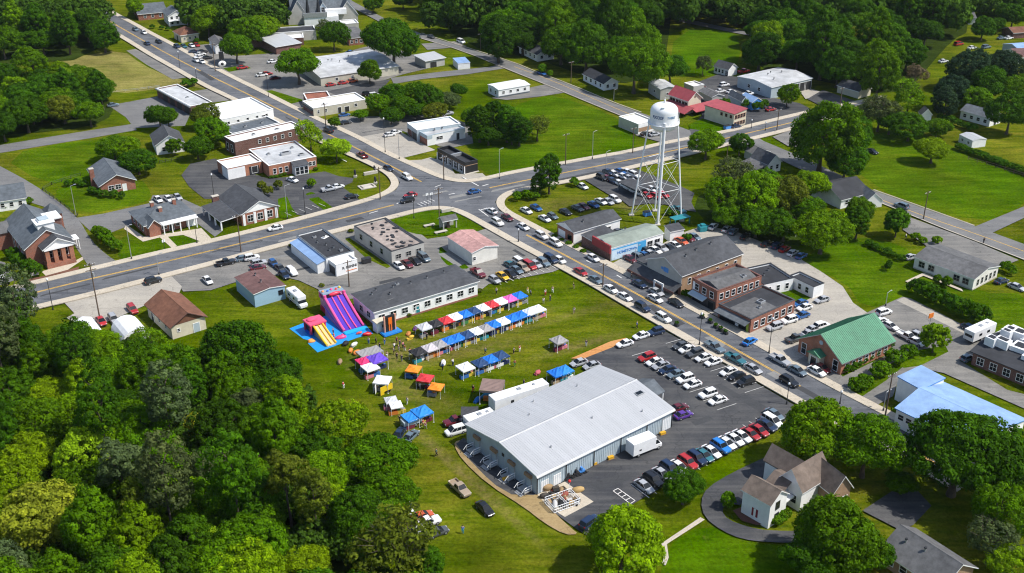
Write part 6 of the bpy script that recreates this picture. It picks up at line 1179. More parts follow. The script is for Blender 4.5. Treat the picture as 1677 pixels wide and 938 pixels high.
UC = [((986, 292), 'u', 'k'), ((994, 293), 's', 'm'), ((1003, 297), 's', 'n'), ((1014, 301), 's', 'w'), ((1006, 286), 's', 'w'), ((1016, 282), 's', 'b'), ((1028, 283), 's', 'w'), ((1039, 288), 'u', 'w'), ((1020, 290), 's', 'w'), ((1030, 293), 's', 's'), ((1027, 308), 'u', 'w'), ((1037, 313), 's', 'w'), ((1047, 317), 's', 'w'), ((1067, 311), 's', 'w'), ((1058, 321), 's', 'r'), ((1074, 322), 's', 'r'), ((1086, 320), 's', 'r'), ((1078, 313), 's', 's'), ((1056, 309), 's', 's'), ((996, 284), 's', 'n')]
row('counted from the street in the crowded lot below the tower', 'cars crowded in the tower lot', UC, 'A', 'car')
vehicle((1111, 344), 'p', 'e', 'A', 'teal pickup parked at the foot of the water tower')
row('in the row beside the mural building', 'cars beside the mural building', [((1032, 425), 's', 'm', 'A'), ((1046, 423), 'u', 't', 'A'), ((1056, 420), 's', 'b'), ((1065, 417), 's', 's'), ((1059, 412), 's', 'k'), ((1073, 411), 's', 'w'), ((1083, 408), 'u', 's'), ((1096, 407), 's', 'k'), ((1106, 403), 's', 'w'), ((1116, 396), 's', 'o'), ((1127, 391), 's', 'm'), ((1137, 389), 's', 't')], 'A')
vehicle((1013, 379), 's', 'n', 'B', 'navy sedan behind the dark lean-to')
row('at the upper edge of the gravel lot', 'cars at the gravel lot edge', [((1168, 372), 's', 'w'), ((1190, 376), 's', 's'), ((1201, 380), 's', 't'), ((1220, 388), 's', 'k')], B2_DIR + .5)
row('in the dark tree shade of the gravel lot', 'cars in the gravel lot shade', [((1256, 400), 's', 'k'), ((1273, 403), 'u', 'n'), ((1285, 408), 's', 'r'), ((1298, 414), 's', 'w'), ((1312, 419), 's', 'b')], B2_DIR + .35)
row('beside the one-storey brick shop', 'cars beside the brick shop', [((1268, 537), 'u', 's'), ((1292, 526), 'u', 'w'), ((1313, 518), 's', 'b'), ((1317, 505), 's', 'w'), ((1310, 498), 's', 'b'), ((1346, 492), 's', 's')], 'b')
row('beside the green roofed hall', 'cars beside the green roofed hall', [((1302, 556), 'p', 'g'), ((1325, 547), 's', 's'), ((1332, 540), 's', 's'), ((1345, 535), 'u', 'w'), ((1442, 527), 's', 'w'), ((1457, 535), 's', 'w', 'A'), ((1447, 513), 'u', 'w')], 'B')
vehicle((1486, 553), 'p', 'w', 'A', 'white pickup near the lone small tree'); vehicle((1506, 554), 'u', 's', 'A', 'silver SUV beside the lone small tree'); vehicle((1500, 561), 's', 'w', 'A', 'white sedan between pickup and small tree'); vehicle((1584, 588), 'h', 't', 'B', 'pale blue hatchback at the end of the plant building'); vehicle((1588, 539), 's', 'n', 'A', 'navy sedan behind the white motorhome')
row('in the middle row of the main lot', 'cars in the middle row of the main lot', [((1059, 587), 'u', 'r'), ((1072, 594), 's', 'w'), ((1082, 600), 's', 's'), ((1093, 607), 's', 'n'), ((1107, 614), 's', 't'), ((1122, 622), 'u', 'w'), ((1134, 631), 's', 'w'), ((1159, 647), 'u', 'w'), ((1175, 657), 's', 'w')], 'b')
row('in the upper row of the main lot', 'cars in the upper row of the main lot', [((1114, 568), 'h', 'g'), ((1125, 573), 's', 'w'), ((1138, 580), 'u', 'g'), ((1152, 587), 's', 'w'), ((1168, 594), 's', 'w'), ((1193, 610), 's', 'w'), ((1206, 617), 's', 'k'), ((1221, 627), 'u', 'k')], 'b')
row('by the sand strip at the lot corner', 'cars by the sand strip', [((948, 594), 's', 's'), ((969, 599), 's', 's'), ((1023, 564), 's', 'w'), ((1050, 551), 's', 'w'), ((1074, 545), 'u', 'n')], 'b')
vehicle((1119, 681), 's', 'P', 'B', 'purple sedan at the far end of the warehouse'); vehicle((1112, 669), 's', 'm', 'B', 'maroon sedan half hidden by the warehouse corner')
row('in the long row along the grass edge', 'cars in the long row along the grass', [((1055, 798), 's', 's'), ((1070, 788), 'u', 'k'), ((1084, 778), 's', 's'), ((1097, 769), 'u', 'n'), ((1112, 766), 's', 'w'), ((1126, 759), 'u', 'r'), ((1141, 752), 'u', 'n'), ((1153, 747), 's', 'e'), ((1165, 741), 's', 'w'), ((1180, 734), 'u', 'B'), ((1190, 727), 's', 'w'), ((1203, 721), 's', 'w'), ((1215, 716), 's', 'w'), ((1229, 712), 's', 'r'), ((1243, 706), 's', 'r'), ((1256, 698), 's', 'n'), ((1264, 691), 'v', 'w'), ((1268, 680), 's', 't')], 'A')
vehicle((966, 857), 'u', 'n', B2_DIR + .3, 'dark navy SUV at the bottom corner of the main lot')
for px, k, c, h, lb in (((655, 709), 's', 'n', 1.35, 'dark blue sedan on the grass behind the blue trailer'), ((673, 714), 's', 't', 1.1, 'blue-grey sedan on the grass beside the dark blue one'), ((753, 800), 'p', 'c', A_DIR, 'tan pickup driving on the grass near the warehouse gable'), ((794, 833), 's', 'k', A_DIR, 'black sedan on the grass below the tan pickup'),
    ((667, 829), 's', 'w', A_DIR - .2, 'white sedan at the wood edge'), ((692, 845), 's', 'o', B2_DIR, 'orange-red sedan at the wood edge'), ((700, 856), 'p', 'w', B2_DIR, 'white pickup beside the orange-red sedan'), ((716, 871), 's', 'g', B2_DIR, 'dark grey car half under the thin tree'), ((684, 868), 's', 's', B2_DIR, 'silver sedan under the leaves at the wood edge'),
    ((746, 706), 'v', 'w', B2_DIR + math.pi, 'white minivan beside the warehouse corner'), ((745, 690), 'p', 'm', B2_DIR + math.pi, 'maroon pickup with camper shell on the fair field'), ((0, 450), 's', 'w', A_DIR, 'white car left of the church'), ((259, 327), 's', 'w', A_DIR, 'white car, left one of three behind the ranch house'), ((276, 326), 's', 'w', A_DIR, 'white car, middle one of three behind the ranch house'), ((291, 323), 's', 's', A_DIR, 'silver car, right one of three behind the ranch house'),
    ((479, 295), 's', 'w', A_DIR + .3, 'white sedan before the orange office porch'), ((539, 310), 'p', 's', B2_DIR, 'silver pickup in the office lot'), ((553, 306), 's', 'w', B2_DIR, 'white sedan beside the silver pickup in the office lot'), ((576, 322), 's', 'k', B2_DIR, 'black sedan near the corner lawn'),
    ((370, 431), 'p', 'k', B2_DIR, 'black pickup on the lot beside the cross street'), ((398, 424), 's', 't', B2_DIR, 'blue-grey sedan in the lot above the blue shed'), ((412, 423), 'u', 'w', B2_DIR, 'white SUV in the lot above the blue shed'), ((424, 432), 'u', 's', B2_DIR, 'silver SUV close behind the blue shed'), ((423, 439), 's', 'm', B2_DIR, 'maroon sedan touching the blue shed roof'), ((448, 432), 'h', 'b', A_DIR, 'small blue hatchback in the grey lot'),
    ((459, 440), 's', 'g', A_DIR, 'dark grey low car in the grey lot'), ((465, 451), 's', 'n', A_DIR, 'navy sedan right of the blue shed'), ((478, 446), 'u', 'w', A_DIR, 'white SUV right of the blue shed'), ((340, 460), 's', 'w', A_DIR, 'long white sedan alone left of the blue shed'), ((251, 461), 'u', 'k', B2_DIR + .2, 'black SUV at the lot entrance by the cross street'),
    ((217, 507), 'u', 'r', A_DIR, 'red SUV beside the brown roofed building'), ((186, 523), 'u', 's', A_DIR, 'silver SUV at the wood edge lot'), ((166, 527), 's', 'r', A_DIR, 'red sedan at the foot of the tall pole'), ((653, 436), 's', 'w', A_DIR, 'white sedan, left one of four before the flat roofed block'), ((667, 433), 's', 'm', A_DIR, 'maroon sedan, second of four before the flat roofed block'), ((680, 428), 's', 'k', A_DIR, 'black sedan, third of four before the flat roofed block'), ((694, 423), 'v', 't', A_DIR, 'blue-grey minivan, right one of four before the flat roofed block'),
    ((638, 221), 's', 'w', B2_DIR, 'white sedan, left one on the pale concrete lot'), ((648, 217), 's', 'w', B2_DIR, 'white sedan, right one on the pale concrete lot'), ((564, 188), 's', 'b', B2_DIR, 'blue sedan before the beige store'), ((566, 201), 's', 'k', B2_DIR, 'black sedan at the lot corner by the upper street'), ((732, 186), 'p', 's', B2_DIR, 'silver pickup behind the white garage'),
    ((290, 77), 's', 'n', A_DIR, 'navy sedan, left one below the beige house'), ((301, 76), 's', 'e', A_DIR, 'teal sedan below the beige house'), ((314, 75), 's', 'w', A_DIR, 'white sedan below the beige house'), ((322, 74), 's', 'r', A_DIR, 'red sedan below the beige house'), ((318, 85), 's', 'n', B2_DIR, 'navy sedan in the small lot below the beige house'), ((331, 85), 's', 'k', B2_DIR, 'black sedan in the small lot below the beige house'), ((328, 89), 's', 'w', B2_DIR, 'white sedan, middle of the small upper lot'), ((329, 95), 's', 'w', B2_DIR, 'white sedan, lower middle of the small upper lot'), ((339, 95), 's', 'k', B2_DIR, 'black sedan, right of the small upper lot'), ((322, 100), 'u', 'w', A_DIR, 'white SUV at the bottom of the small upper lot'), ((331, 102), 's', 'w', A_DIR, 'white sedan at the bottom of the small upper lot'),
    ((397, 111), 's', 'r', B2_DIR, 'red sedan under the round roadside tree'), ((447, 101), 's', 'w', B2_DIR, 'white sedan left of the very round tree'), ((437, 121), 's', 'r', B2_DIR, 'red sedan in the lot below the very round tree'), ((451, 128), 's', 'm', B2_DIR, 'maroon sedan in the lot below the very round tree'), ((429, 123), 's', 'w', B2_DIR, 'white sedan in the lot below the very round tree'), ((542, 139), 's', 'r', B2_DIR, 'red sedan, left one before the wide grey hall'), ((562, 136), 's', 'r', B2_DIR, 'red sedan, middle one before the wide grey hall'), ((577, 133), 's', 'o', B2_DIR, 'orange-red sedan, right one before the wide grey hall'), ((575, 86), 's', 'b', B2_DIR, 'blue sedan behind the wide grey hall'), ((637, 117), 's', 'g', B2_DIR, 'dark grey sedan at the end of the wide grey hall'), ((602, 154), 'u', 'k', B2_DIR, 'black SUV above the beige store'), ((613, 156), 'v', 'w', B2_DIR, 'white minivan above the beige store'),
    ((755, 68), 'v', 'w', A_DIR, 'white minivan on the side road at the top'), ((706, 61), 's', 'g', A_DIR, 'dark car near the side road at the top'), ((887, 121), 's', 'b', A_DIR, 'blue sedan on the side road behind the field'), ((1058, 220), 's', 'k', B2_DIR, 'black sedan left beside the beige flat block'), ((1072, 221), 's', 's', B2_DIR, 'silver sedan beside the beige flat block'), ((1262, 180), 's', 'r', B2_DIR, 'red sedan under the tree before the metal hall'), ((1476, 339), 'u', 't', A_DIR + math.pi, 'blue-grey SUV driving on the far road'), ((1205, 208), 's', 'n', B2_DIR, 'navy car at the end of the red roofed block'), ((1180, 150), 's', 'w', B2_DIR, 'white sedan on the dark lot above the red roofs'), ((1197, 151), 's', 'w', B2_DIR, 'white sedan left of the blue sheds'), ((1225, 155), 'p', 'w', B2_DIR, 'white pickup above the bright blue shed'), ((1148, 144), 's', 'm', B2_DIR, 'maroon sedan beside the pale canopy roof'), ((1186, 140), 'u', 'w', B2_DIR, 'white SUV alone on the dark lot'), ((1218, 117), 'p', 'r', B2_DIR, 'red pickup beside the small white house'),
    ((1570, 72), 'v', 'r', B2_DIR, 'red and white van, left one on the far right lawn'), ((1592, 78), 's', 'w', B2_DIR, 'white car, middle one on the far right lawn'), ((1615, 77), 'u', 't', B2_DIR, 'blue-grey SUV, right one on the far right lawn'), ((1640, 62), 's', 't', B2_DIR, 'blue-grey car near the blue barn'), ((1652, 62), 's', 'w', B2_DIR, 'white car near the blue barn'), ((1545, 100), 's', 'w', B2_DIR, 'white car among the far right trees'), ((1412, 250), 's', 'k', B2_DIR, 'black car, left one at the field corner by the trees'), ((1428, 248), 's', 'k', A_DIR, 'black car, right one at the field corner by the trees'), ((1640, 460), 's', 'n', B2_DIR, 'navy sedan at the end of the long pale building'), ((1665, 470), 's', 's', A_DIR, 'silver sedan at the right edge of the lawn'), ((185, 172), 's', 't', B2_DIR, 'blue-grey car at the end of the grey yard'), ((1492, 421), 's', 's', B2_DIR, 'silver car beside the corner of the long pale building')):
    vehicle(px, k, c, h, lb)
# -- larger vehicles
def wheels(t, xs, y, r=1.3):
    for x in xs:
        for s in (-1, 1): w = link('wheel', TYRE, t, (x, s * y, .335 * r), scale=r); link('rim', RIM, w, (0, s * .02, 0))
def at_px(name, label, cat, px, hd, z=1.0):
    g = G(px, z); return thing(name, label, cat, (g.x, g.y), hd)
t = at_px('box_truck', 'white box truck parked along the warehouse side', 'truck', (1056, 729), B2_DIR + .06, 1.5)
add(t, 'cargo_box', MB().box(-3.6, 1.7, -1.2, 1.2, .75, 3.35), 'white_metal', bevel=.04); cb = MB(); loft(cb, [(3.45, .85, .5, 1.0), (3.3, 1.0, .4, 1.25), (2.5, 1.05, .4, 1.45), (1.75, 1.05, .4, 1.5)]); gl = MB(); cabin(cb, gl, 2.95, 2.3, 1.8, 1.75, 1.4, 2.3, 1.0, .85, ())
add(t, 'cab', cb, ['paint'], bevel=.04, col=(.78, .78, .78)); add(t, 'windows', gl, 'glass'); add(t, 'chassis', MB().box(-3.5, 1.7, -.9, .9, .5, .75), 'dark'); wheels(t, (2.5, -2.2), .95, 1.15); add(t, 'side_emblem', MB().box(-2.2, -1.7, -1.23, -1.201, 1.5, 1.8), 'dark')
t = at_px('camper_van', 'white camper van on the grass right of the blue shed', 'camper', (487, 488), A_DIR, 1.5)
add(t, 'living_body', MB().box(-3.6, 1.3, -1.15, 1.15, .7, 3.0).box(1.3, 2.5, -1.1, 1.1, 1.9, 3.0), 'white_metal', bevel=.12); cb = MB(); loft(cb, [(3.5, .8, .5, 1.05), (3.3, 1.0, .4, 1.3), (2.3, 1.05, .4, 1.5), (1.35, 1.05, .4, 1.6)]); add(t, 'cab', cb, 'white_metal'); add(t, 'windows', MB().box(-2.6, -1.4, -1.18, -1.152, 1.7, 2.3).box(.1, .9, -1.18, -1.152, 1.7, 2.3).box(2.3, 2.9, -.9, .9, 1.45, 1.85), 'glass'); add(t, 'stripe', MB().box(-3.5, 1.2, -1.17, -1.151, 1.1, 1.25), mat('maroon_stripe', (.25, .03, .04), .5, 0)); add(t, 'roof_unit', MB().box(-1.4, -.4, -.4, .4, 2.99, 3.25), 'metal', bevel=.05); wheels(t, (2.4, -2.2), .95, 1.15)
def trailer(label, px, hd, L, w, h, z=1.5, name='cargo_trailer', m='white_metal'):
    t = at_px(name, label, 'trailer', px, hd, z); add(t, 'body', MB().box(-L / 2, L / 2, -w / 2, w / 2, .8, h), m, bevel=.05); add(t, 'chassis', MB().box(-L / 2 + .2, L / 2 - .2, -.8, .8, .5, .8).box(L / 2, L / 2 + 1.2, -.1, .1, .5, .62), 'dark'); wheels(t, (-.5, .5) if L < 9 else (-L * .3, -L * .3 + 1.1), w / 2 - .25); add(t, 'roof_vent', MB().box(-.4, .4, -.4, .4, h, h + .18).box(L * .25, L * .25 + .5, -.3, .3, h, h + .15), 'metal'); return t
t = trailer('very long white trailer behind the warehouse', (850, 637), B2_DIR + .03, 12.5, 2.6, 3.5, 3.5); add(t, 'doorway', MB().box(-2.6, -1.9, -1.34, -1.301, 1.0, 2.4).box(3.8, 4.8, -1.34, -1.301, 1.4, 2.3), 'dark'); add(t, 'red_stripe', MB().box(-1.8, 2.4, -1.34, -1.301, 1.3, 1.5), 'orange')
trailer('short white trailer between grey canopy and warehouse', (785, 678), B2_DIR + .03, 6, 2.4, 2.7, 2.7); trailer('blue-sided low trailer beside the flat blue canopy', (674, 690), B2_DIR, 4, 1.8, 1.7, 1, m='steel_blue')
for px, lb, L in (((1604, 545), 'white motorhome parked behind the lot at the right', 8), ((1650, 552), 'white caravan behind the plant building', 7)):
    t = trailer(lb, px, B2_DIR + .1, L, 2.5, 3.2, 1.6, 'motorhome'); add(t, 'windows', MB().box(-L / 2 - .02, -L / 2 + .001, -.9, .9, 1.7, 2.3).box(-2, -1, -1.28, -1.251, 1.7, 2.3).box(.8, 1.8, -1.28, -1.251, 1.7, 2.3), 'glass')
t = at_px('boat_trailer', 'heap of blue tarp covered goods behind the mural building', 'tarp heap', (1153, 374), B2_DIR, .5); t.name = 'tarp_heap'; add(t, 'tarp', MB().prism([(-2, -1), (-.4, -1.4), (.6, -.9), (.4, .8), (-1.4, 1.1)], 0, 1.3).prism([(.5, -1.2), (1.9, -.8), (1.6, .7), (.45, .9)], 0, .8).prism([(-1.3, -.6), (0, -.8), (.1, .4), (-1, .5)], 1.3, 1.75), 'teal')
# ---------------------------------------------------------------- people
def skinned(verts, edges, radii, name, m):
    me = bpy.data.meshes.new(name); me.from_pydata(verts, edges, []); o = bpy.data.objects.new(name, me); COL.objects.link(o)
    o.modifiers.new('skin', 'SKIN'); o.modifiers.new('sub', 'SUBSURF').levels = 1; o.modifiers['sub'].render_levels = 1
    for i, r in enumerate(radii):
        v = me.skin_vertices[0].data[i]; v.radius = r if isinstance(r, tuple) else (r, r); v.use_root = (i == 0)
    dg = bpy.context.evaluated_depsgraph_get(); out = bpy.data.meshes.new_from_object(o.evaluated_get(dg)); bpy.data.objects.remove(o); out.name = name
    out.materials.clear(); out.materials.append(M[m]); out.polygons.foreach_set('use_smooth', [True] * len(out.polygons)); return out
def person_meshes(step, armx, army, bend=0.0):
    """one continuous body with feet, hands, neck and head; clothes are slightly fuller shells over it"""
    hip, kn, an = .93, .5, .08; sh = 1.42
    V = [(0, 0, hip), (bend * .1, 0, 1.15), (bend * .2, 0, 1.38), (bend * .25, 0, 1.5), (bend * .3 + .01, 0, 1.62), (bend * .3 + .01, 0, 1.73)]; E = [(0, 1), (1, 2), (2, 3), (3, 4), (4, 5)]; Rd = [(.13, .15), (.115, .14), (.12, .17), .055, (.095, .075), .06]
    for s in (-1, 1):
        n = len(V); d = step * s
        V += [(.01, s * .1, hip - .06), (d * .5 + .03, s * .11, kn), (d - .03, s * .11, an), (d + .12, s * .12, .045)]; E += [(0, n), (n, n + 1), (n + 1, n + 2), (n + 2, n + 3)]; Rd += [.09, .062, .045, (.04, .05)]
        n = len(V); V += [(bend * .2, s * .2, sh), (-.03 + armx * .3, s * (.25 + army * .5), 1.15), (.06 + armx, s * (.25 + army), .93 + abs(armx) * .4), (.09 + armx * 1.15, s * (.25 + army), .84 + abs(armx) * .45)]; E += [(2, n), (n, n + 1), (n + 1, n + 2), (n + 2, n + 3)]; Rd += [.058, .045, .034, (.035, .025)]
    body = skinned(V, E, Rd, 'body', 'skin')
    big = lambda r, k: tuple(q + k for q in r) if isinstance(r, tuple) else r + k
    si = [1, 0, 2, 10, 11, 18, 19] ; mp = {k: i for i, k in enumerate(si)}
    shirt = skinned([V[i] for i in si], [(mp[a], mp[b]) for a, b in E if a in mp and b in mp], [big(Rd[i], .022) for i in si], 'shirt', 'anyc')
    ti = [0, 6, 7, 8, 14, 15, 16]; mp = {k: i for i, k in enumerate(ti)}
    tr = skinned([V[i] for i in ti], [(mp[a], mp[b]) for a, b in E if a in mp and b in mp], [big(Rd[i], .02) for i in ti], 'trousers', 'anyc')
    hc = V[4]; hair = MB().blob((hc[0] - .02, 0, hc[2] + .06), .115, 1, 2, 0, .05, (1, .9, .85)).mesh('hair', 'anyc')
    return body, shirt, tr, hair
POSES = [person_meshes(0, 0, 0), person_meshes(.22, .1, .02), person_meshes(.05, .28, .04, .6), person_meshes(-.2, -.05, .06)]
PC = dict(red=(.45, .03, .03), white=(.75, .75, .73), blue=(.04, .14, .4), black=(.015, .015, .018), navy=(.02, .03, .09), grey=(.25, .25, .26), pink=(.6, .2, .25), yellow=(.6, .45, .05), green=(.05, .2, .06), teal=(.03, .25, .3), maroon=(.15, .02, .04), tan=(.4, .3, .2), orange=(.65, .2, .03))
HAIR = [(.03, .02, .014), (.12, .07, .03), (.015, .012, .01), (.3, .2, .09)]
def person(px, shirt, trousers, where, ps=None, hd=None, group='visitors on the fair field'):
    g = G(px); p = POSES[rnd.randrange(4) if ps is None else ps]; t = thing('person', 'person in %s top and %s trousers %s' % (shirt, trousers, where), 'person', (g.x, g.y), rnd.uniform(0, 6.28) if hd is None else hd, group, rnd.uniform(.96, 1.06))
    link('body', p[0], t); link('shirt', p[1], t, col=PC[shirt]); link('trousers', p[2], t, col=PC[trousers]); link('hair', p[3], t, col=rnd.choice(HAIR)); return t

# ---------------------------------------------------------------- fair canopies
LEG = MB().box(-.035, .035, -.035, .035, 0, 2.15).box(-.09, .09, -.09, .09, 0, .02).mesh('leg', 'white_metal')
def canopy_mesh(w=3.0, rise=.62, flat=False, sag=.1):
    h = w / 2 + .03; mb = MB(); n = 6; z0 = 2.15
    g = []
    for i in range(n + 1):
        for j in range(n + 1):
            u, v = i / n * 2 - 1, j / n * 2 - 1; k = max(abs(u), abs(v)); z = z0 + (.05 if flat else rise * (1 - k) ** 1.12) - sag * math.sin(math.pi * (1 - k)) * (abs(abs(u) - abs(v)) > .05) - (.05 * (1 - min(abs(u), abs(v))) if k > .99 else 0)
            g.append((u * h, v * h, z))
    mb.add(g, [(i * (n + 1) + j, (i + 1) * (n + 1) + j, (i + 1) * (n + 1) + j + 1, i * (n + 1) + j + 1) for i in range(n) for j in range(n)], 0, False)
    for a, b in (((-h, -h), (h, -h)), ((h, -h), (h, h)), ((h, h), (-h, h)), ((-h, h), (-h, -h))):
        k = 8; v = []
        for i in range(k + 1):
            t = i / k; x, y = a[0] + (b[0] - a[0]) * t, a[1] + (b[1] - a[1]) * t; dz = -.05 * (1 - abs(2 * t - 1)); v += [(x * 1.005, y * 1.005, z0 + dz), (x * 1.01, y * 1.01, z0 - .28 + .03 * math.sin(t * 25))]
        mb.add(v, [(2 * i, 2 * i + 2, 2 * i + 3, 2 * i + 1) for i in range(k)])
    return mb.mesh('canopy', 'cloth')
CANO = canopy_mesh(); CANF = canopy_mesh(flat=True)
FRAME = MB(); 
for a, b in (((-1.5, -1.5), (1.5, -1.5)), ((1.5, -1.5), (1.5, 1.5)), ((1.5, 1.5), (-1.5, 1.5)), ((-1.5, 1.5), (-1.5, -1.5))): FRAME.tube((*a, 2.1), (*b, 2.1), .025, n=5)
FRAME = FRAME.mesh('frame', 'metal')
TABLE = MB().box(-.9, .9, -.38, .38, .71, .745).mesh('table_top', 'anyc'); TLEG = MB().box(-.02, .02, -.32, .32, 0, .71).box(-.02, .02, -.34, -.3, 0, .1).mesh('table_leg', 'dark')
TCLOTH = MB().box(-.93, .93, -.41, .41, .05, .75).mesh('tablecloth', 'anyc')
CC = dict(white=(.82, .82, .82), silver=(.5, .51, .53), black=(.02, .02, .024), red=(.55, .03, .04), blue=(.01, .16, .62), navy=(.015, .05, .14), pink=(.72, .12, .42), grey=(.3, .29, .29), lilac=(.5, .46, .48), orange=(.8, .24, .015), purple=(.13, .06, .5), yellow=(.75, .5, .01), brown=(.22, .15, .13), hotpink=(.7, .03, .14), pale=(.6, .64, .7), sky=(.02, .22, .62), dark=(.05, .05, .055))
GOODS = [MB().blob((0, 0, .12), .22, s, 2, 0, .3, (1.6, .8, .6)).mesh('goods', 'anyc') for s in range(3)] + [MB().box(-.25, .25, -.18, .18, 0, .22).box(-.27, .27, -.2, .2, .22, .25).mesh('box', 'anyc')]
def canopy(px, c, where, rz=None, group='canopies on the fair field', scale=1.0, flat=False, stock=True, seed=None):
    g = G(px, 2.45); a = B2_DIR if rz is None else rz; rg = random.Random(px[0] * 7 + px[1])
    t = thing('market_canopy', '%s pop-up canopy %s' % (c, where), 'canopy', (g.x, g.y), a, group, scale)
    link('canopy', CANF if flat else CANO, t, col=CC[c]); link('frame', FRAME, t)
    for x in (-1.46, 1.46):
        for y in (-1.46, 1.46): link('leg', LEG, t, (x, y, 0))
    if stock:
        gr = 'vendor tables under the canopies'; sw = where.replace(' in the', ',').replace(' canopy row', ' row').split(', before')[0]
        for k, (tx, ty) in enumerate(((-.75, -.62), (.8, -.55))):
            if rg.random() < .12: continue
            ca, sa = math.cos(a), math.sin(a); x, y = g.x + ca * tx - sa * ty, g.y + sa * tx + ca * ty; cc = rg.choice(list(PC.values())[1:])
            tb = thing('folding_table', '%s vendor table, %s canopy, %s' % ('left' if k == 0 else 'right', c, sw), 'table', (x, y), a, gr)
            link('table_top', TABLE, tb, col=cc); link('tablecloth', TCLOTH, tb, col=cc)
            for s in (-.8, .8): link('table_leg', TLEG, tb, (s, 0, 0))
            for j in range(2):
                u = -.45 + .9 * j; o = link(rg.choice(['goods_box', 'goods_bundle']), GOODS[rg.randrange(4)], None, (x + ca * u, y + sa * u, tb.location.z + .752), a, rg.choice(list(PC.values()))); o.scale = (rg.uniform(.7, 1.15),) * 3
                tag(o, '%s goods, %s vendor table, %s canopy, %s' % ('left' if j == 0 else 'right', 'left' if k == 0 else 'right', c, sw), 'goods', 'goods on the vendor tables')
    return t
R1 = [((695, 532), 'silver'), ((713, 527), 'black'), ((730, 521.5), 'red'), ((746, 515.5), 'white'), ((762, 511), 'blue'), ((776, 506), 'navy'), ((790, 501), 'white'), ((805, 495.5), 'red'), ((820, 490.5), 'white'), ((835, 486), 'pink'), ((850, 481), 'blue')]
R2 = [((685, 573), 'black'), ((704, 566.5), 'lilac'), ((720, 560.5), 'grey'), ((735, 555), 'blue'), ((749, 550), 'blue'), ((765, 545), 'navy'), ((780, 539.5), 'white'), ((795, 534.5), 'grey'), ((809, 528), 'blue'), ((824, 523), 'white'), ((839, 518), 'blue'), ((853, 512.5), 'blue'), ((866, 508), 'pale'), ((880, 503), 'white')]
R3 = [((762, 598), 'white'), ((787, 591), 'navy'), ((803, 585), 'blue'), ((819, 579), 'navy')]
ra = ang(G((850, 481)) - G((695, 532)))
for nm, R in (('upper', R1), ('middle', R2), ('lower', R3)):
    for i, (p, c) in enumerate(R): canopy(p, c, '%s from left in the %s canopy row' % (ORD[i], nm), ra, 'canopies of the %s row' % nm)
canopy((597, 588), 'hotpink', 'left one of the cluster of three', ra); canopy((617, 586), 'purple', 'right one of the cluster of three', ra, scale=1.15); canopy((606, 598), 'white', 'front one of the cluster of three', ra)
canopy((598, 575), 'grey', 'left half of the long one above the cluster', ra, flat=True); canopy((612, 571), 'grey', 'right half of the long one above the cluster', ra, flat=True)
canopy((677, 600), 'orange', 'left one of two orange ones', ra - .9, scale=.92); canopy((696, 616), 'red', 'between the two orange ones', ra - .9, scale=.98); canopy((714, 629), 'orange', 'right one of two orange ones', ra - .9, scale=.9)
canopy((626, 620), 'white', 'with yellow side banner', ra - .8, scale=1.05); canopy((640, 649), 'silver', 'left half of the pale pair', ra - .3, scale=.8); canopy((648, 657), 'white', 'right half of the pale pair', ra - .3, scale=.8)
canopy((691, 672), 'sky', 'near the warehouse cars', ra, scale=1.1); canopy((673, 679), 'sky', 'standing flat over the blue trailer', ra, flat=True); canopy((915, 554), 'grey', 'alone near the lot edge', ra)
canopy((912, 607), 'blue', 'left one of the pair at the warehouse', ra); canopy((924, 603), 'sky', 'right one of the pair at the warehouse', ra)
canopy((806, 636), 'brown', 'flat topped before the long trailer', ra - .75, flat=True, scale=1.5); canopy((769, 673), 'dark', 'flat topped beside the maroon pickup', ra - .6, flat=True, scale=1.1)
g = G((633, 637), 1.1); t = thing('side_banner', 'yellow cloth side banner hung at the white canopy', 'banner', (g.x, g.y), ra + .1); add(t, 'cloth', MB().box(-1.5, 1.5, -.03, .03, .7, 2.0).box(-1.5, -.6, -.035, .035, .1, .7), 'cloth', col=CC['yellow']); [add(t, 'pole', MB().tube((x, 0, 0), (x, 0, 2.1), .03, n=5), 'metal') for x in (-1.5, 1.5)]
g = G((617, 632), 1.2); t = thing('side_banner', 'white cloth side wall left of the yellow banner', 'banner', (g.x, g.y), ra + .8); add(t, 'cloth', MB().box(-1.4, 1.4, -.03, .03, .1, 2.0), 'cloth', col=CC['white'])
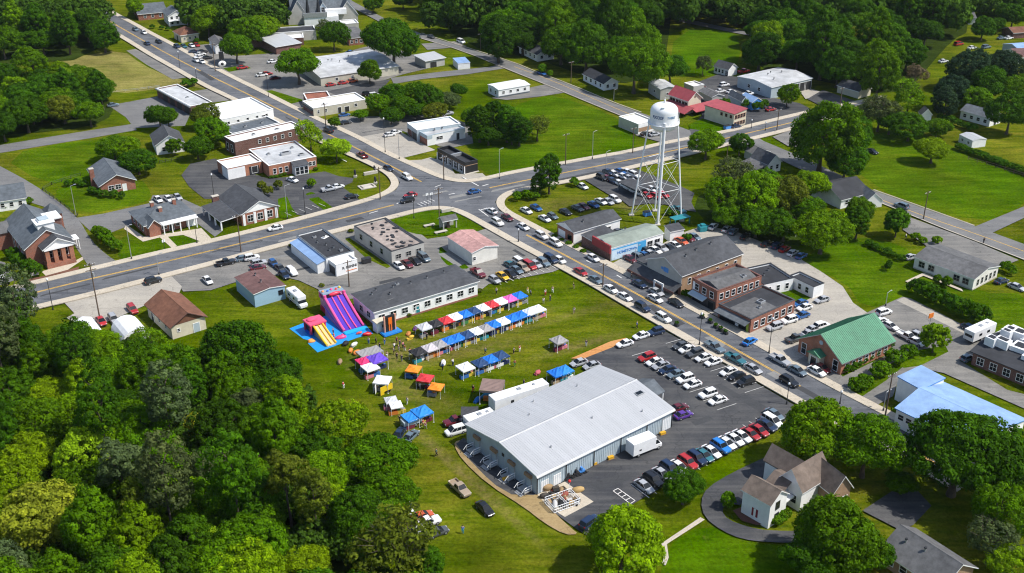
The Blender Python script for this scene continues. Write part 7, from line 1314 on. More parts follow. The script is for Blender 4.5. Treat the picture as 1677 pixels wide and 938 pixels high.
PP = [((725, 606), 'blue', 'black', 'right of the orange canopies'), ((742, 599), 'white', 'navy', 'left of the white lower canopy'), ((699, 556), 'black', 'black', 'between the upper and middle rows'), ((787, 522), 'white', 'red', 'below the upper row'), ((869, 484), 'blue', 'black', 'beyond the blue end canopy'), ((864, 480), 'yellow', 'white', 'beside the blue end canopy'), ((901, 493), 'black', 'navy', 'alone right of the canopy rows'), ((890, 497), 'white', 'grey', 'above the middle row end'), ((737, 576), 'white', 'black', 'below the middle row'), ((795, 580), 'teal', 'black', 'above the lower row'), ((841, 579), 'grey', 'black', 'right of the lower row'), ((851, 576), 'red', 'white', 'right end beyond the lower row'), ((873, 529), 'tan', 'white', 'below the middle row right end'), ((909, 573), 'white', 'white', 'below the lone grey canopy'), ((940, 513), 'white', 'tan', 'alone on the open lawn'), ((940, 473), 'black', 'tan', 'near the fair field kerb'), ((1043, 537), 'blue', 'black', 'at the field corner by the street'), ((960, 567), 'navy', 'white', 'near the sand strip'), ((843, 600), 'red', 'green', 'sitting out left of the lower row end'), ((715, 747), 'teal', 'black', 'alone on the grass left of the warehouse'), ((758, 874), 'blue', 'teal', 'alone on the grass at the bottom'), ((563, 636), 'red', 'white', 'at the wood edge'), ((667, 662), 'white', 'white', 'left of the pale pair of canopies'), ((688, 637), 'white', 'grey', 'below the red canopy'), ((693, 698), 'red', 'tan', 'below the sky blue canopy'), ((697, 702), 'maroon', 'grey', 'beside one in red below the sky blue canopy'), ((655, 691), 'navy', 'black', 'left of the blue trailer'),
 ((650, 562), 'red', 'black', 'in the crowd left of the middle row, first'), ((655, 566), 'maroon', 'navy', 'in the crowd left of the middle row, second'), ((660, 570), 'pink', 'black', 'in the crowd left of the middle row, third'), ((646, 572), 'white', 'navy', 'in the crowd left of the middle row, fourth'), ((653, 575), 'black', 'grey', 'in the crowd left of the middle row, fifth'), ((663, 575), 'red', 'white', 'in the crowd left of the middle row, sixth'), ((645, 580), 'grey', 'black', 'in the crowd left of the middle row, seventh'), ((650, 588), 'black', 'black', 'in the crowd left of the middle row, eighth'), ((658, 592), 'navy', 'grey', 'in the crowd left of the middle row, ninth'), ((634, 586), 'tan', 'white', 'right of the purple canopy'), ((604, 563), 'white', 'blue', 'above the long grey canopy, left'), ((616, 563), 'black', 'black', 'above the long grey canopy, middle'), ((630, 564), 'navy', 'blue', 'above the long grey canopy, right'), ((622, 572), 'black', 'blue', 'at the end of the long grey canopy'), ((672, 582), 'red', 'white', 'before the black middle row canopy, left'), ((678, 586), 'maroon', 'black', 'before the black middle row canopy, middle'), ((701, 586), 'red', 'black', 'before the black middle row canopy, right'),
 ((546, 548), 'navy', 'navy', 'standing on the blue tarp'), ((547, 555), 'red', 'pink', 'small one on the blue tarp'), ((813, 481), 'white', 'black', 'behind the silver hatchback'), ((858, 632), 'navy', 'navy', 'behind the long trailer'), ((775, 642), 'black', 'red', 'left of the brown flat canopy'), ((893, 484), 'white', 'red', 'lying far end of the open lawn'), ((905, 479), 'tan', 'white', 'on the lawn near the parked row'), ((1610, 400), 'black', 'black', 'on the roadside beside the far road'), ((1483, 391), 'white', 'navy', 'on the lawn beside the bright bushes'), ((1061, 445), 'maroon', 'tan', 'on the sidewalk before the gravel lot'), ((1034, 458), 'black', 'black', 'on the sidewalk before the grey hall')]
for p, s, tr, w in PP: person(p, s, tr, w)
# ---------------------------------------------------------------- inflatables
g0, g1 = G((546, 507)), G((582, 542)); axis = g1 - g0; L = axis.length; sa = ang(axis)
t = thing('inflatable_slide', 'tall purple and pink inflatable slide with three lanes on a blue tarp', 'inflatable slide', (g0.x, g0.y), sa, None, (.95, .95, .76))
PU, PK, BL, OR_ = (.09, .04, .42), (.75, .1, .3), (.02, .12, .6), (.8, .3, .12); w = 2.5
H = 6.2; prof = [(L * .06 * 1, H * .86)]
def slide_z(u): return H * .8 * max(0, 1 - u) ** 1.25 + .45
xs = [1.6 + (L - 1.6) * i / 12 for i in range(13)]; zs = [slide_z(i / 12) for i in range(13)]
for k in range(3):
    y0 = -w + .25 + k * (2 * w - .5) / 3; y1 = y0 + (2 * w - .5) / 3 - .12
    b = MB(); b.extr([(x, z) for x, z in zip(xs, zs)] + [(x, max(0.02, z - .8)) for x, z in zip(xs[::-1], zs[::-1])], y0, y1, 'y'); add(t, 'slide_lane', b, 'vinyl', col=PU)
for k in range(4):
    y = -w + .19 + k * (2 * w - .5) / 3 if 0 < k < 3 else (-w if k == 0 else w); b = MB(); r_ = .2 if 0 < k < 3 else .36
    for i in range(12): b.tube((xs[i], y, zs[i] + r_ * .7), (xs[i + 1], y, zs[i + 1] + r_ * .7), r_, n=8)
    add(t, 'lane_divider', b, 'vinyl', col=PK)
for s in (-1, 1):
    b = MB(); b.extr([(x, z - .1) for x, z in zip(xs, zs)] + [(x, .02) for x in xs[::-1]], s * w - .3, s * w + .3, 'y'); add(t, 'side_wall', b, 'vinyl', col=(.5, .2, .4) if s < 0 else PU)
    b = MB()
    for i in range(11): b.tube((xs[i], s * (w + .28), zs[i] * .55), (xs[i + 1], s * (w + .28), zs[i + 1] * .55), .22, n=8)
    add(t, 'side_band', b, 'vinyl', col=(.2, .08, .5) if s < 0 else PK)
add(t, 'tower_base', MB().box(-1.6, 1.8, -w - .2, w + .2, .02, 1.8), 'vinyl', bevel=.15, col=(.5, .02, .06)); add(t, 'tower_side', MB().box(-1.5, 1.7, -w - .1, w + .1, 1.8, 4.9), 'vinyl', bevel=.2, col=(.55, .22, .4))
for s in (-1, 1): add(t, 'tower_column', MB().tube((1.3, s * w, 4.6), (1.3, s * w, 6.4), .42, n=10).tube((-1.2, s * w, 4.6), (-1.2, s * w, 6.4), .42, n=10), 'vinyl', col=PK)
add(t, 'tower_roof', MB().box(-1.7, 1.2, -w - .3, w + .3, 6.3, 6.6), 'vinyl', bevel=.12, col=(.25, .33, .42)); add(t, 'tower_arch', MB().blob((1.5, 0, 6.4), .9, 3, 3, 0, .1, (.5, 1.6, .6)), 'vinyl', col=(.75, .04, .08)); add(t, 'back_net', MB().box(-1.3, -1.2, -w, w, 4.7, 6.3), 'dark')
for k in range(5): add(t, 'roof_ornament', MB().blob((-.4 + .3 * (k % 2), -2.2 + 1.1 * k, 6.75), .32, k, 2, 0, .2), 'vinyl', col=[OR_, BL, PK, (.8, .04, .05), (.75, .55, .05)][k])
add(t, 'landing_pool', MB().box(L - .1, L + 1.5, -w - .4, w + .4, .02, .5), 'vinyl', bevel=.15, col=(.02, .4, .7))
g0, g1 = G((517, 543)), G((540, 563)); axis = g1 - g0; L = axis.length; sa2 = ang(axis)
t = thing('inflatable_castle', 'small bouncy house with pink roof and yellow slide on the blue tarp', 'bouncy castle', (g0.x, g0.y), sa2)
add(t, 'house_wall', MB().box(-1.7, 1.5, -1.9, 1.9, .02, .7), 'vinyl', bevel=.15, col=BL); add(t, 'netting', MB().box(-1.4, 1.2, -1.6, 1.6, .7, 2.3), 'dark')
for x in (-1.5, 1.3):
    for y in (-1.7, 1.7): add(t, 'corner_tower', MB().tube((x, y, .5), (x, y, 2.8), .34, n=10), 'vinyl', col=(.6, .04, .12))
add(t, 'roof', MB().box(-1.9, 1.7, -2.1, 2.1, 2.5, 2.95).blob((-.6, -.4, 3.1), .9, 2, 2, 0, .2, (1, 1.4, .4)), 'vinyl', bevel=.1, col=(.75, .1, .2))
b = MB(); xs = [1.5 + (L - .6) * i / 8 for i in range(9)]; zs = [2.0 * (1 - i / 8) ** 1.2 + .3 for i in range(9)]; b.extr(list(zip(xs, zs)) + [(x, .02) for x in xs[::-1]], -1.0, 1.0, 'y'); add(t, 'slide_lane', b, 'vinyl', col=(.75, .5, .25))
for y in (-1.1, 0, 1.1):
    b = MB()
    for i in range(8): b.tube((xs[i], y, zs[i] + .15), (xs[i + 1], y, zs[i + 1] + .15), .24 if y else .1, n=8)
    add(t, 'slide_rail', b, 'vinyl', col=(.8, .5, .02))
pts = [tuple(G(p)) for p in [(474, 538), (500, 528), (524, 521), (560, 505), (577, 515), (596, 529), (611, 546), (585, 553), (520, 577), (504, 562), (512, 559), (497, 555)]]
tag(link('ground_tarp', MB().prism(pts, .006, .05).mesh('ground_tarp', mat('blue_tarp', (.015, .27, .72), .55, .12, .8, bump=.4))), 'bright blue tarp spread under the inflatables', 'tarp')
g = G((559, 551)); 
for k, (px, lb, c) in enumerate((((558, 551), 'pink inflatable ring stack on the tarp edge', (.7, .06, .2)), ((588, 545), 'red and white striped inflatable arch piece on the tarp', (.7, .1, .08)), ((600, 547), 'red inflatable tube at the tarp corner', (.6, .03, .04)), ((507, 558), 'orange inflatable figure at the left tarp edge', (.8, .3, .05)))):
    q = G(px, .4); tag(link('inflatable_toy', MB().blob((0, 0, .3), .42, k, 3, 0, .6, (1.9, .8, .8)).blob((.5, .3, .3), .3, k + 5, 2, 0, .6).mesh('inflatable_toy', 'vinyl'), None, (q.x, q.y, .05), .4, c), lb, 'inflatable')
q = G((639, 544)); t = thing('climbing_wall', 'black inflatable panel with an orange figure shape beside the white building', 'inflatable game', (q.x, q.y), sa + math.pi / 2 + .5 - .5)
t.rotation_euler = (0, 0, ra); add(t, 'back_panel', MB().box(-1.3, 1.3, -.2, .5, .3, 4.2), 'vinyl', bevel=.12, col=(.02, .02, .02)); [add(t, 'side_post', MB().tube((s * 1.35, 0, .2), (s * 1.35, 0, 4.3), .24, n=8), 'vinyl', col=(.7, .35, .25)) for s in (-1, 1)]
add(t, 'figure_shape', MB().box(-.5, .5, -.3, -.2, 2.2, 3.9).box(-.45, -.08, -.3, -.2, .5, 2.2).box(.08, .45, -.3, -.2, .5, 2.2), 'vinyl', bevel=.05, col=(.8, .17, .02)); add(t, 'base_cushion', MB().box(-2.3, 2.3, -1.6, .8, .02, .45), 'vinyl', bevel=.15, col=(.02, .2, .55))
q = G((622, 541)); t = thing('ticket_booth', 'white booth with cream roof at the corner of the white building', 'booth', (q.x, q.y), ra); add(t, 'booth_wall', MB().box(-1.2, 1.2, -.9, .9, 0, 2.4), 'white'); add(t, 'booth_roof', MB().box(-1.35, 1.35, -1.05, 1.05, 2.4, 2.65), 'cream', bevel=.05); add(t, 'hatch', MB().box(.2, .8, -.93, -.901, 1.1, 1.8), 'dark')
for px, lb, c in (((566, 562), 'black speaker-like crate beside the tarp', (.015, .015, .015)), ((580, 564), 'white bundle on the grass by the tarp', (.7, .7, .7)), ((575, 573), 'orange toy heap by the grey canopy', (.7, .25, .05)), ((586, 576), 'orange kayak left of the grey canopy', (.8, .25, .04)), ((557, 592), 'brown bundle on the lawn near the wood', (.3, .2, .12)), ((668, 545), 'red and yellow crate row left of the upper canopies', (.5, .2, .05)), ((672, 553), 'yellow crate row below the silver canopy', (.7, .45, .05)), ((680, 537), 'purple goods pile left of the silver canopy', (.2, .06, .25)), ((726, 529), 'red vehicle-shaped toy under the red canopy', (.5, .02, .02)), ((691, 586), 'white sheet on trestles before the black canopy', (.7, .7, .68)), ((880, 610), 'red cart behind the warehouse', (.45, .1, .12)), ((920, 617), 'bright blue tarp heap beside the blue canopies', (.01, .12, .6)), ((781, 655), 'blue folded chairs beside the brown canopy', (.02, .16, .5)), ((795, 647), 'teal crate stack under the brown canopy', (.05, .25, .4)), ((596, 604), 'blue cooler heap left of the white canopy', (.03, .2, .4)), ((744, 529), 'dark stand beside the white canopy', (.03, .03, .05)), ((808, 592), 'white bench on the lawn', (.7, .7, .7)), ((725, 594), 'small white bag on the lawn', (.7, .7, .7))):
    q = G(px, .3); o = link('goods_pile', MB().blob((0, 0, .35), .55, int(px[0]), 2, 0, .35, (1.7, .9, .8)).box(-.9, .5, -.3, .3, 0, .4).mesh('goods_pile', 'anyc'), None, (q.x, q.y, gz(q.x, q.y)), ra + (px[0] % 3) * .4, c); tag(o, lb, 'goods')
# ---------------------------------------------------------------- warehouse corner clutter
q = G((921, 822), .6); t = thing('garden_pen', 'pale railed pen full of scrap on the concrete pad', 'pen', (q.x, q.y), B2_DIR)
b = MB()
for x0, y0, x1, y1 in ((-2.6, -1.6, 2.6, -1.6), (2.6, -1.6, 2.6, 1.6), (2.6, 1.6, -2.6, 1.6), (-2.6, 1.6, -2.6, -1.6), (0, -1.6, 0, 1.6)):
    for z in (.15, .75, 1.3): b.tube((x0, y0, z), (x1, y1, z), .06, n=5)
    n = int(math.hypot(x1 - x0, y1 - y0) / .4)
    for i in range(n + 1): b.tube((x0 + (x1 - x0) * i / n, y0 + (y1 - y0) * i / n, 0), (x0 + (x1 - x0) * i / n, y0 + (y1 - y0) * i / n, 1.32), .035, n=4)
add(t, 'railing', b, 'white_metal'); sr = random.Random(2)
for k in range(34):
    px = (925 + sr.uniform(-34, 22), 819 + sr.uniform(-17, 10)); q = G(px, .2); s = sr.uniform(.25, .7); c = sr.choice([(.02, .02, .02), (.03, .03, .03), (.3, .2, .1), (.25, .06, .04), (.5, .5, .5), (.06, .05, .04), (.45, .3, .12)])
    o = link('scrap', (MB().blob((0, 0, s * .5), s, k, 2, 0, .45, (1.3, .8, .8)) if k % 2 else MB().box(-s, s, -s * .6, s * .6, 0, s * 1.1)).mesh('scrap', 'anyc'), None, (q.x, q.y, gz(q.x, q.y)), sr.random() * 3, c); tag(o, 'small piece in the scrap heap on the concrete pad at the warehouse corner', 'scrap', 'scrap pieces at the warehouse corner')
q = G((932, 806)); t = thing('red_marker', 'red balloon-like marker on a pole at the concrete pad', 'marker', (q.x, q.y)); add(t, 'pole', MB().tube((0, 0, 0), (0, 0, 2), .04, n=6), 'white_metal'); add(t, 'head', MB().blob((0, 0, 2.2), .32, 1, 2, 0, .15), 'anyc', col=(.6, .03, .03))
for px, lb, m in (((930, 781), 'low dark machine along the warehouse wall', 'dark'), ((943, 776), 'tall dark machine along the warehouse wall', 'dark'), ((952, 772), 'blue and black machine right of the tall one', 'bluewall')):
    q = G(px, .5); t = thing('yard_machine', lb, 'machine', (q.x, q.y), B2_DIR); add(t, 'body', MB().box(-.6, .7, -.3, .3, .25, .7).box(-.2, .2, -.3, .3, .7, 1.3), m, bevel=.04); add(t, 'frame', MB().box(-1.2, 1.2, -.6, -.5, .2, .3).box(-1.2, 1.2, .5, .6, .2, .3).tube((-1, 0, .2), (-1, 0, 1.6), .06, n=6), 'dark'); [add(t, 'wheel', MB().tube((x, -.55, .22), (x, .55, .22), .22, n=10), 'rubber') for x in (-.7, .7)]
for px, lb in (((972, 761), 'yellow crate beside the warehouse wall'), ((1000, 751), 'small yellow post box beside the warehouse wall'), ((1085, 711), 'yellow barrier pile at the far warehouse corner'), ((828, 786), 'yellow pallet board at the warehouse gable')):
    q = G(px, .2); t = thing('yellow_crate', lb, 'crate', (q.x, q.y), B2_DIR); add(t, 'crate_body', MB().box(-.6, .6, -.3, .3, .1, .55), 'yellow'); add(t, 'skid', MB().box(-.9, .9, -.45, -.3, 0, .1).box(-.9, .9, .3, .45, 0, .1), 'wood')
# ---------------------------------------------------------------- water tower
gc = G((1077, 355)); wz = lambda y: Hpx((1077, 355), y)
t = thing('water_tower', 'tall white water tower with blue lettering on four braced legs', 'water tower', (gc.x, gc.y), 0)
zr, zt, zb_ = wz(199.5), wz(168.5), wz(213); dd = gc.y * CP - (zr - CAMH) * SP; Rt = 22.6 * dd / FOC; Rb = 6.6
pf = [(0, zb_)] + [(Rt * .22 + (Rt * .78) * math.sin(a), zr - .3 - (zr - zb_ - .3) * math.cos(a) ** .8) for a in (i / 10 * math.pi / 2 for i in range(11))]
sh = zr + (zt - zr) * .58; pf += [(Rt, zr + (sh - zr) * i / 4) for i in range(1, 5)] + [(Rt * math.cos(a) ** .72, sh + (zt - sh) * math.sin(a) ** .9) for a in (i / 12 * math.pi / 2 for i in range(1, 12))] + [(0, zt)]
M['navy'] = mat('navy_lettering', (.02, .07, .2), .5, 0); M['letter_blue'] = mat('pale_lettering', (.12, .25, .42), .5, 0); wt = mat('tower_white', (.8, .81, .82), .4, .04, .5, coat=.2)
add(t, 'tank', MB().lathe(pf, 56), wt)
bal = MB().lathe([(Rt + .01, zr - .25), (Rt + .55, zr - .25), (Rt + .55, zr + .02), (Rt + .01, zr + .02)], 48)
for k in range(32): a = 6.283 * k / 32; bal.tube((math.cos(a) * (Rt + .5), math.sin(a) * (Rt + .5), zr), (math.cos(a) * (Rt + .5), math.sin(a) * (Rt + .5), zr + .85), .03, n=4)
for z in (.45, .85):
    for k in range(32): a, b = 6.283 * k / 32, 6.283 * (k + 1) / 32; bal.tube((math.cos(a) * (Rt + .5), math.sin(a) * (Rt + .5), zr + z), (math.cos(b) * (Rt + .5), math.sin(b) * (Rt + .5), zr + z), .03, n=4, cap=False)
add(t, 'balcony', bal, wt)
legs = []
LB = [G((1034, 352)) - gc, G((1077, 368)) - gc, G((1116, 361)) - gc]; LB.append(LB[0] + LB[2] - LB[1])
for k, deg in enumerate((183, 268, 358, 88)):
    a = R_(deg); p = Vector((LB[k].x, LB[k].y, 0)); q = Vector((math.cos(a) * (Rt + .05), math.sin(a) * (Rt + .05), zr + .8)); legs.append((p, q)); r_ = .34 if k == 1 else .2
    add(t, 'leg', MB().tube(p, q, r_ * 1.1, r_, 14), wt); add(t, 'footing', MB().box(-.7, .7, -.7, .7, -.1, .35), 'concrete', p)
add(t, 'riser_pipe', MB().tube((0, 0, 0), (0, 0, zb_ + .3), .2, n=14), wt)
fr = [.32, .6]
for i in range(4):
    (p, q), (p2, q2) = legs[i], legs[(i + 1) % 4]; lv = [p.lerp(q, f) for f in [0] + fr + [1]]; l2 = [p2.lerp(q2, f) for f in [0] + fr + [1]]
    for j in range(1, 3): add(t, 'strut', MB().tube(lv[j], l2[j], .07, n=8), wt)
    for j in range(2): add(t, 'brace_rod', MB().tube(lv[j], l2[j + 1], .045, n=5).tube(l2[j], lv[j + 1], .045, n=5), wt)
add(t, 'finial', MB().tube((0, 0, zt - .1), (0, 0, zt + .9), .35, .25, 10).tube((0, 0, zt + .9), (0, 0, zt + 1.6), .06, n=6), wt); add(t, 'ladder', MB().tube((Rt + .1, -.8, zr), (Rt + .1, -.8, sh), .05, n=5).tube((Rt + .1, -1.1, zr), (Rt + .1, -1.1, sh), .05, n=5), wt)
add(t, 'roof_hatch', MB().box(-.4, .4, -.3, .3, 0, .25), 'steel_blue', (-.8, -Rt * .75, zt - (zt - sh) * .32))
for s, th0, sz, m in (('POCCIOF', -2.16, 1.12, 'navy'), ('TYVERLY', -1.12, .88, 'letter_blue')):
    me = text(s, sz, .03, m); n = len(me.vertices); co = np.empty(n * 3, np.float32); me.vertices.foreach_get('co', co); co = co.reshape(-1, 3)
    a = th0 + co[:, 0] * .66 / Rt; r_ = Rt + .02 + co[:, 2]; z = zr + (sh - zr) * .7 + co[:, 1]; me.vertices.foreach_set('co', np.stack([np.cos(a) * r_, np.sin(a) * r_, z], 1).astype(np.float32).ravel()); me.update(); link('lettering', me, t)
# ---------------------------------------------------------------- poles, lamps, signs
def pole(kind, base, top, label, group=None):
    g = G(base); h = max(3, min(20, Hpx(base, top))); a = A_DIR + math.pi / 2
    if kind == 'u':
        t = thing('utility_pole', label, 'utility pole', (g.x, g.y), a, group or 'wooden utility poles'); add(t, 'post', MB().tube((0, 0, -.2), (0, 0, h), .17, .11, 9), 'wood')
        for z in (h - .5, h - 1.7)[:2 if h > 11 else 1]:
            c = MB().box(-1.2, 1.2, -.06, .06, z - .07, z + .07)
            arm = add(t, 'crossarm', c, 'wood'); add(arm, 'insulators', sum_mb([MB().tube((x, 0, z + .07), (x, 0, z + .3), .07, n=6) for x in (-1.1, -.6, .6, 1.1)]), 'white')
        if h > 12: add(t, 'transformer', MB().tube((.32, 0, h - 3.4), (.32, 0, h - 2.4), .26, n=12), 'metal')
    elif kind == 'l':
        t = thing('street_lamp', label, 'street lamp', (g.x, g.y), a, group or 'street lamps'); add(t, 'post', MB().tube((0, 0, -.1), (0, 0, h), .1, .065, 9), 'metal'); add(t, 'base', MB().tube((0, 0, 0), (0, 0, .5), .2, .16, 8), 'dark'); add(t, 'arm', MB().tube((0, 0, h - .1), (1.1, 0, h + .15), .045, n=6), 'metal'); add(t, 'lamp_head', MB().box(.8, 1.5, -.15, .15, h + .08, h + .22), 'metal', bevel=.04)
    elif kind == 'd':
        t = thing('street_lamp', label, 'street lamp', (g.x, g.y), a, group or 'dark street lamps'); add(t, 'post', MB().tube((0, 0, -.1), (0, 0, h - .4), .09, .06, 9), 'dark'); add(t, 'base', MB().tube((0, 0, 0), (0, 0, .6), .2, .12, 8), 'dark'); add(t, 'lamp_head', MB().lathe([(0, h + .15), (.22, h - .05), (.25, h - .4), (.08, h - .45)], 12), 'white_metal')
    else:
        t = thing('sign_post', label, 'sign', (g.x, g.y), a, group or 'sign posts'); add(t, 'post', MB().tube((0, 0, -.1), (0, 0, h), .06, n=8), 'dark'); add(t, 'panel', MB().box(-.4, .4, -.03, .03, h - .7, h), 'white_metal')
    return t
def sum_mb(l):
    o = MB()
    for b in l: o.add(b.v, b.f, 0, True)
    return o
for k, b, tp, lb in (('u', (164, 524), 432, 'tallest wooden pole, on the pale lot above the wood'), ('d', (87, 507), 456, 'dark lamp on the grass corner at the far left of the street'), ('l', (216, 426), 373, 'grey lamp before the ranch house lawn'), ('l', (125, 355), 304, 'grey lamp at the brick house lawn corner'), ('d', (323, 400), 369, 'lamp before the ranch house porch'), ('u', (395, 414), 353, 'wooden pole beside the dark roofed bank'), ('l', (261, 452), 420, 'pole at the lower kerb opposite the ranch house'), ('s', (270, 410), 395, 'small sign post before the ranch house'), ('l', (471, 358), 304, 'pale lamp before the bank lot'), ('d', (500, 350), 308, 'brown lamp in the brick bed of the bank lot'), ('u', (623, 328), 275, 'wooden pole at the corner lawn'), ('d', (678, 358), 320, 'lamp at the left of the grass island'), ('u', (720, 372), 308, 'wooden pole on the grass island'), ('u', (727, 296), 257, 'wooden pole before the black shop'), ('l', (818, 294), 246, 'lamp at the green field corner'), ('d', (631, 251), 195, 'dark pole at the pale concrete lot'), ('l', (654, 262), 217, 'pale lamp at the pale concrete lot'), ('u', (572, 470), 427, 'wooden pole behind the slide'), ('s', (700, 339), 318, 'left traffic post at the junction'), ('s', (707, 337), 317, 'right traffic post at the junction'),
    ('d', (440, 160), 122, 'dark pole in the upper lots'), ('u', (534, 210), 170, 'wooden pole beside the beige store'), ('u', (787, 82), 54, 'white pole with crossarms beside the side road'), ('d', (351, 325), 285, 'brown lamp pole beside the bank'), ('u', (353, 118), 72, 'wooden pole beside the round roadside tree'), ('d', (295, 113), 85, 'lamp on the upper street, upper one'), ('d', (322, 130), 113, 'lamp on the upper street, lower one'), ('u', (926, 271), 220, 'pole on the green field edge, left of three'), ('l', (970, 262), 218, 'pole on the green field edge, middle of three'), ('u', (1036, 252), 210, 'pole on the green field edge, right of three'), ('l', (992, 280), 250, 'lamp at the crowded lot corner'), ('u', (987, 472), 434, 'wooden pole at the fair field kerb'), ('d', (849, 398), 377, 'lamp on the kerb below the junction'), ('l', (1040, 432), 405, 'thin pale pole beside the mural building'), ('d', (1145, 567), 515, 'dark lamp beside the main lot'), ('d', (1259, 580), 523, 'dark lamp before the brick shop lot'), ('l', (1450, 502), 480, 'lamp at the lawn edge of the green hall lot'), ('d', (1375, 663), 644, 'short dark post on the lower sidewalk'), ('u', (1449, 685), 613, 'tall wooden pole before the blue roofed building'), ('l', (1446, 675), 645, 'pole beside the tall wooden pole'), ('u', (1512, 360), 315, 'leaning wooden pole beside the far road'), ('u', (1272, 215), 180, 'pole on the cross street, right of three'), ('d', (1230, 211), 198, 'pole on the cross street, left of three'), ('d', (1253, 215), 202, 'pole on the cross street, middle of three'), ('u', (1375, 178), 144, 'pole beside the garage doors apron'), ('u', (1190, 262), 236, 'pole beside the grassy lot right of the tower'), ('u', (867, 60), 30, 'white pole beside the white house at the far road'), ('u', (935, 135), 100, 'pole beside the dark roofed house'), ('l', (1005, 165), 147, 'lamp beside the side road'), ('d', (1288, 663), 628, 'thin lamp with yellow flowers on the lower kerb')): pole(k, b, tp, lb)
g = G((734, 373)); t = thing('memorial_shelter', 'small grey memorial shelter on the grass island', 'shelter', (g.x, g.y), B2_DIR); add(t, 'roof', roof_gable(4.2, 2.6, 2.5, .8, 'x', .2), ['greysh', 'white'], (-2.1, -1.3, 0)); [add(t, 'post', MB().box(-.15, .15, -.15, .15, 0, 2.5), 'greyw', (x, y, 0)) for x in (-1.9, 1.9) for y in (-1.1, 1.1)]; add(t, 'back_wall', MB().box(-1.9, 1.9, .9, 1.1, 0, 2.5), 'greyw'); add(t, 'statue', MB().box(-.4, .4, -.4, .4, 0, .8).blob((0, 0, 1.4), .4, 2, 2, 0, .2, (.7, .7, 1.6)), 'dbrick')
for px, lb, sz in (((733, 346), 'long pale sign stone at the top of the island', (1.9, .4, .9)), ((703, 370), 'grey bench at the left of the island', (1.6, .5, .5)), ((722, 381), 'white bench at the bottom of the island', (1.8, .5, .5)), ((601, 305), 'flat grey stone slab on the corner lawn', (2.4, 1.6, .3)), ((607, 284), 'white letter-shaped stones on the corner lawn', (2.2, .4, .9)), ((57, 449), 'stone sign before the church', (.9, .3, 1.6))):
    q = G(px, .2); o = link('stone_bench' if 'bench' in lb else 'stone_slab', MB().box(-sz[0], sz[0], -sz[1], sz[1], .02 if 'bench' not in lb else .3, sz[2]).box(-sz[0] * .8, -sz[0] * .6, -sz[1] * .8, sz[1] * .8, 0, .3).box(sz[0] * .6, sz[0] * .8, -sz[1] * .8, sz[1] * .8, 0, .3).mesh('stone', 'concrete', .04), None, (q.x, q.y, gz(q.x, q.y)), B2_DIR); tag(o, lb, 'stone')
for px, lb in (((614, 283), 'dark statue on the corner lawn, upper'), ((615, 301), 'dark statue on the corner lawn, lower'), ((582, 290), 'dark statue left on the corner lawn')):
    q = G(px); t = thing('statue', lb, 'statue', (q.x, q.y)); add(t, 'plinth', MB().box(-.5, .5, -.5, .5, 0, .6), 'concrete', bevel=.04); add(t, 'figure', MB().blob((0, 0, 1.5), .45, int(px[1]), 3, 0, .3, (.7, .6, 2)), 'dark')
g = G((365, 114)); t = thing('shop_sign', 'tall shop sign with black panel and white oval beside the upper street', 'sign', (g.x, g.y), A_DIR + 1.5); add(t, 'post', MB().box(-.15, .15, -.1, .1, 0, 7), 'metal'); add(t, 'black_panel', MB().box(-.9, .9, -.2, .2, 3.9, 7), 'black'); add(t, 'oval_panel', MB().lathe([(0, -.15), (1.5, -.15), (1.6, 0), (1.5, .15), (0, .15)], 24, M=Matrix.Translation((0, 0, 2.2)) @ Matrix.Rotation(math.pi / 2, 4, 'X') @ Matrix.Diagonal((1, .75, 1, 1))), 'white'); add(t, 'oval_emblem', MB().lathe([(0, -.18), (.6, -.18), (.6, .18), (0, .18)], 16, M=Matrix.Translation((0, 0, 2.2)) @ Matrix.Rotation(math.pi / 2, 4, 'X')), 'dark')
g = G((1508, 552)); t = thing('shop_sign', 'orange and white sign on a post beside the small lone tree', 'sign', (G((1520, 543)).x, G((1520, 543)).y), B2_DIR); add(t, 'post', MB().tube((0, 0, 0), (0, 0, 4), .08, n=8), 'metal'); add(t, 'panel', MB().box(-.7, .7, -.08, .08, 3.3, 4.4), 'orange')
# black canopy of the crowded lot
g = G((1038, 303), 2.6); t = thing('carport', 'dark flat carport among the crowded cars below the tower', 'carport', (g.x, g.y), A_DIR); add(t, 'roof', MB().box(-4.2, 4.2, -2.6, 2.6, 2.5, 2.7), 'charcoal'); [add(t, 'post', MB().box(-.1, .1, -.1, .1, 0, 2.5), 'metal', (x, y, 0)) for x in (-4, 4) for y in (-2.4, 2.4)]
g = G((1113, 366)); t = thing('pump_shelter', 'low teal shelter at the right foot of the water tower', 'shelter', (g.x, g.y), B2_DIR); add(t, 'roof', MB().box(-2.6, 2.6, -1.3, 1.3, 1.9, 2.0), 'teal'); [add(t, 'post', MB().box(-.1, .1, -.1, .1, 0, 1.9), 'teal', (x, y, 0)) for x in (-2.4, 2.4) for y in (-1.1, 1.1)]
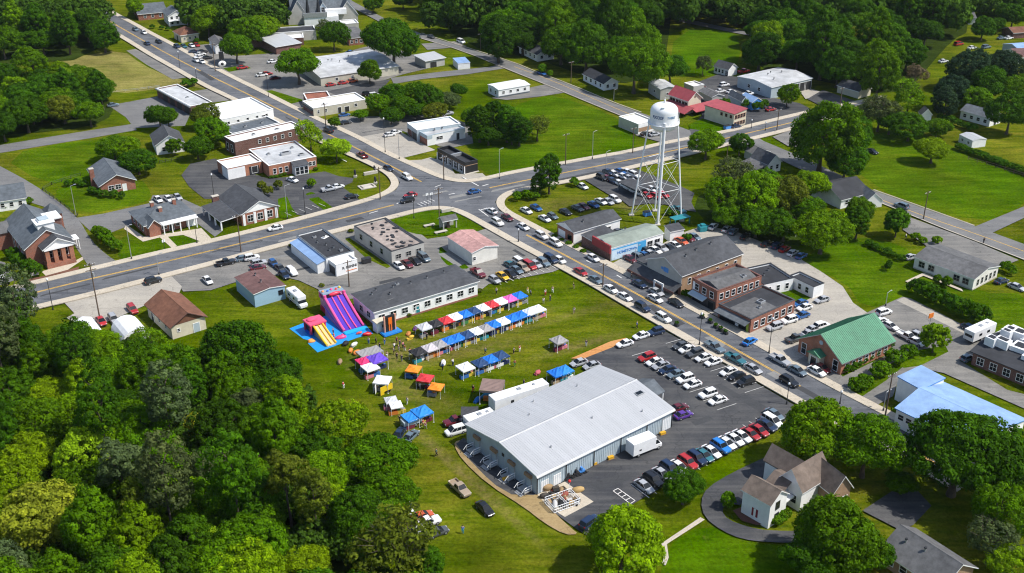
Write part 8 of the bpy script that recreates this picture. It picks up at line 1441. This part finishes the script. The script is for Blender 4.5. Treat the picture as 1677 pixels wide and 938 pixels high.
# fences
def fence(name, label, pts, h, m, step=2.4, rails=2, white=False):
    P = [tuple(G(p)) for p in pts]; t = thing(name, label, 'fence', (*P[0], 0)); r_ = MB(); o = Vector(P[0])
    for a, b in zip(P[:-1], P[1:]):
        a, b = Vector(a) - o, Vector(b) - o; n = max(1, int((b - a).length / step)); d = (b - a).normalized(); pr = Vector((-d.y, d.x)) * .03
        for z in ([h * .45, h * .9][:rails] if rails else []): r_.tube((a.x, a.y, z), (b.x, b.y, z), .05, n=4)
        for i in range(n + 1):
            p = a + (b - a) * (i / n); add(t, 'post', MB().box(-.06, .06, -.06, .06, 0, h), m, (p.x, p.y, 0))
    add(t, 'rails', r_, m)
fence('lawn_fence', 'low dark fence round the brick house lawn', [(128, 355), (100, 335), (70, 312), (85, 303), (132, 288)], 1.1, 'dark')
fence('field_fence', 'dark post fence along the far green field hedge', [(1585, 262), (1630, 275), (1690, 294)], 1.3, 'wood', 3)
fence('white_fence', 'short white fence behind the shaded cars', [(1282, 378), (1303, 388)], 1.2, 'white', 1.2)
fence('yard_fence', 'dark fence at the front of the white gable cottage', [(262, 268), (300, 260)], 1.1, 'dark', 1.6)
fence('lawn_fence', 'thin pale fence across the lower edge of the dry field', [(185, 152), (225, 148), (262, 143)], .9, 'metal', 3)
# bins, boxes
for px, lb, m in (((1191, 210), 'dark blue dumpster at the end of the red roofed block', 'bluewall'), ((1060, 350), 'blue machine heap under the tower', 'bluewall'), ((600, 428), 'dark dumpster beside the signed office', 'dark'), ((576, 431), 'black crate beside the signed office', 'black'), ((1000, 470), 'x', 'dark')):
    if lb == 'x': continue
    q = G(px, .5); t = thing('dumpster', lb, 'dumpster', (q.x, q.y), B2_DIR); add(t, 'bin', MB().box(-1.1, 1.1, -.7, .7, .1, 1.2), m, bevel=.05); add(t, 'lid', MB().box(-1.12, 1.12, -.72, .72, 1.2, 1.3), 'dark')
for i, px in enumerate([(1108, 533), (1150, 520), (1163, 528), (1172, 536), (1180, 541), (1188, 546)]):
    q = G(px, .4); t = thing('street_planter', 'dark street planter, %s from left before the brick shops' % ORD[i], 'planter', (q.x, q.y), A_DIR, 'planters before the brick shops'); add(t, 'tub', MB().box(-.6, .6, -.35, .35, 0, .5), 'dark', bevel=.03); link('plants', proto('bush')[0][i % 4][0], t, (0, 0, .4), scale=.45, col=TINT['deep'])
hz = MB().box(-1490, 1490, -290, 3490, -1, 127); hm, hn, ho = nodes('thin_air'); hv = N_(hn, 'ShaderNodeVolumePrincipled'); hv.inputs['Density'].default_value = .00003; hv.inputs['Color'].default_value = (.78, .88, 1, 1); hv.inputs['Anisotropy'].default_value = .2; hn.links.new(hv.outputs[0], ho.inputs['Volume'])
me = hz.mesh('haze', [hm]); tag(link('haze', me), 'faint bluish summer haze over the far town', 'haze', kind='stuff')
# ---------------------------------------------------------------- light and sky
w = bpy.data.worlds.new('World'); sc.world = w; w.use_nodes = True; nt = w.node_tree; bg = nt.nodes['Background']
sky = nt.nodes.new('ShaderNodeTexSky'); sky.sky_type = 'NISHITA'; sky.sun_disc = False; sky.sun_elevation = R_(54); sky.sun_rotation = R_(102); sky.air_density = 1.0; sky.dust_density = 1.2
nt.links.new(sky.outputs[0], bg.inputs[0]); bg.inputs[1].default_value = .14
sl = bpy.data.lights.new('sun', 'SUN'); sl.energy = 4.3; sl.angle = R_(.5); sl.color = (1, .955, .88); so = bpy.data.objects.new('sun', sl); COL.objects.link(so); so.rotation_euler = (0, R_(36), R_(-12))
vs = sc.view_settings; sc.display_settings.display_device = 'sRGB'; vs.view_transform = 'Standard'; vs.look = 'None'; vs.exposure = .22; vs.gamma = 1; vs.use_curve_mapping = False
sc.render.engine = 'CYCLES'; sc.cycles.max_bounces = 5; sc.cycles.diffuse_bounces = 2; sc.cycles.glossy_bounces = 2; sc.cycles.transmission_bounces = 3; sc.cycles.use_denoising = True; sc.cycles.use_adaptive_sampling = True; sc.cycles.adaptive_threshold = .02
sc.render.film_transparent = False; sc.cycles.pixel_filter_type = 'BLACKMAN_HARRIS'; sc.cycles.filter_width = 1.15
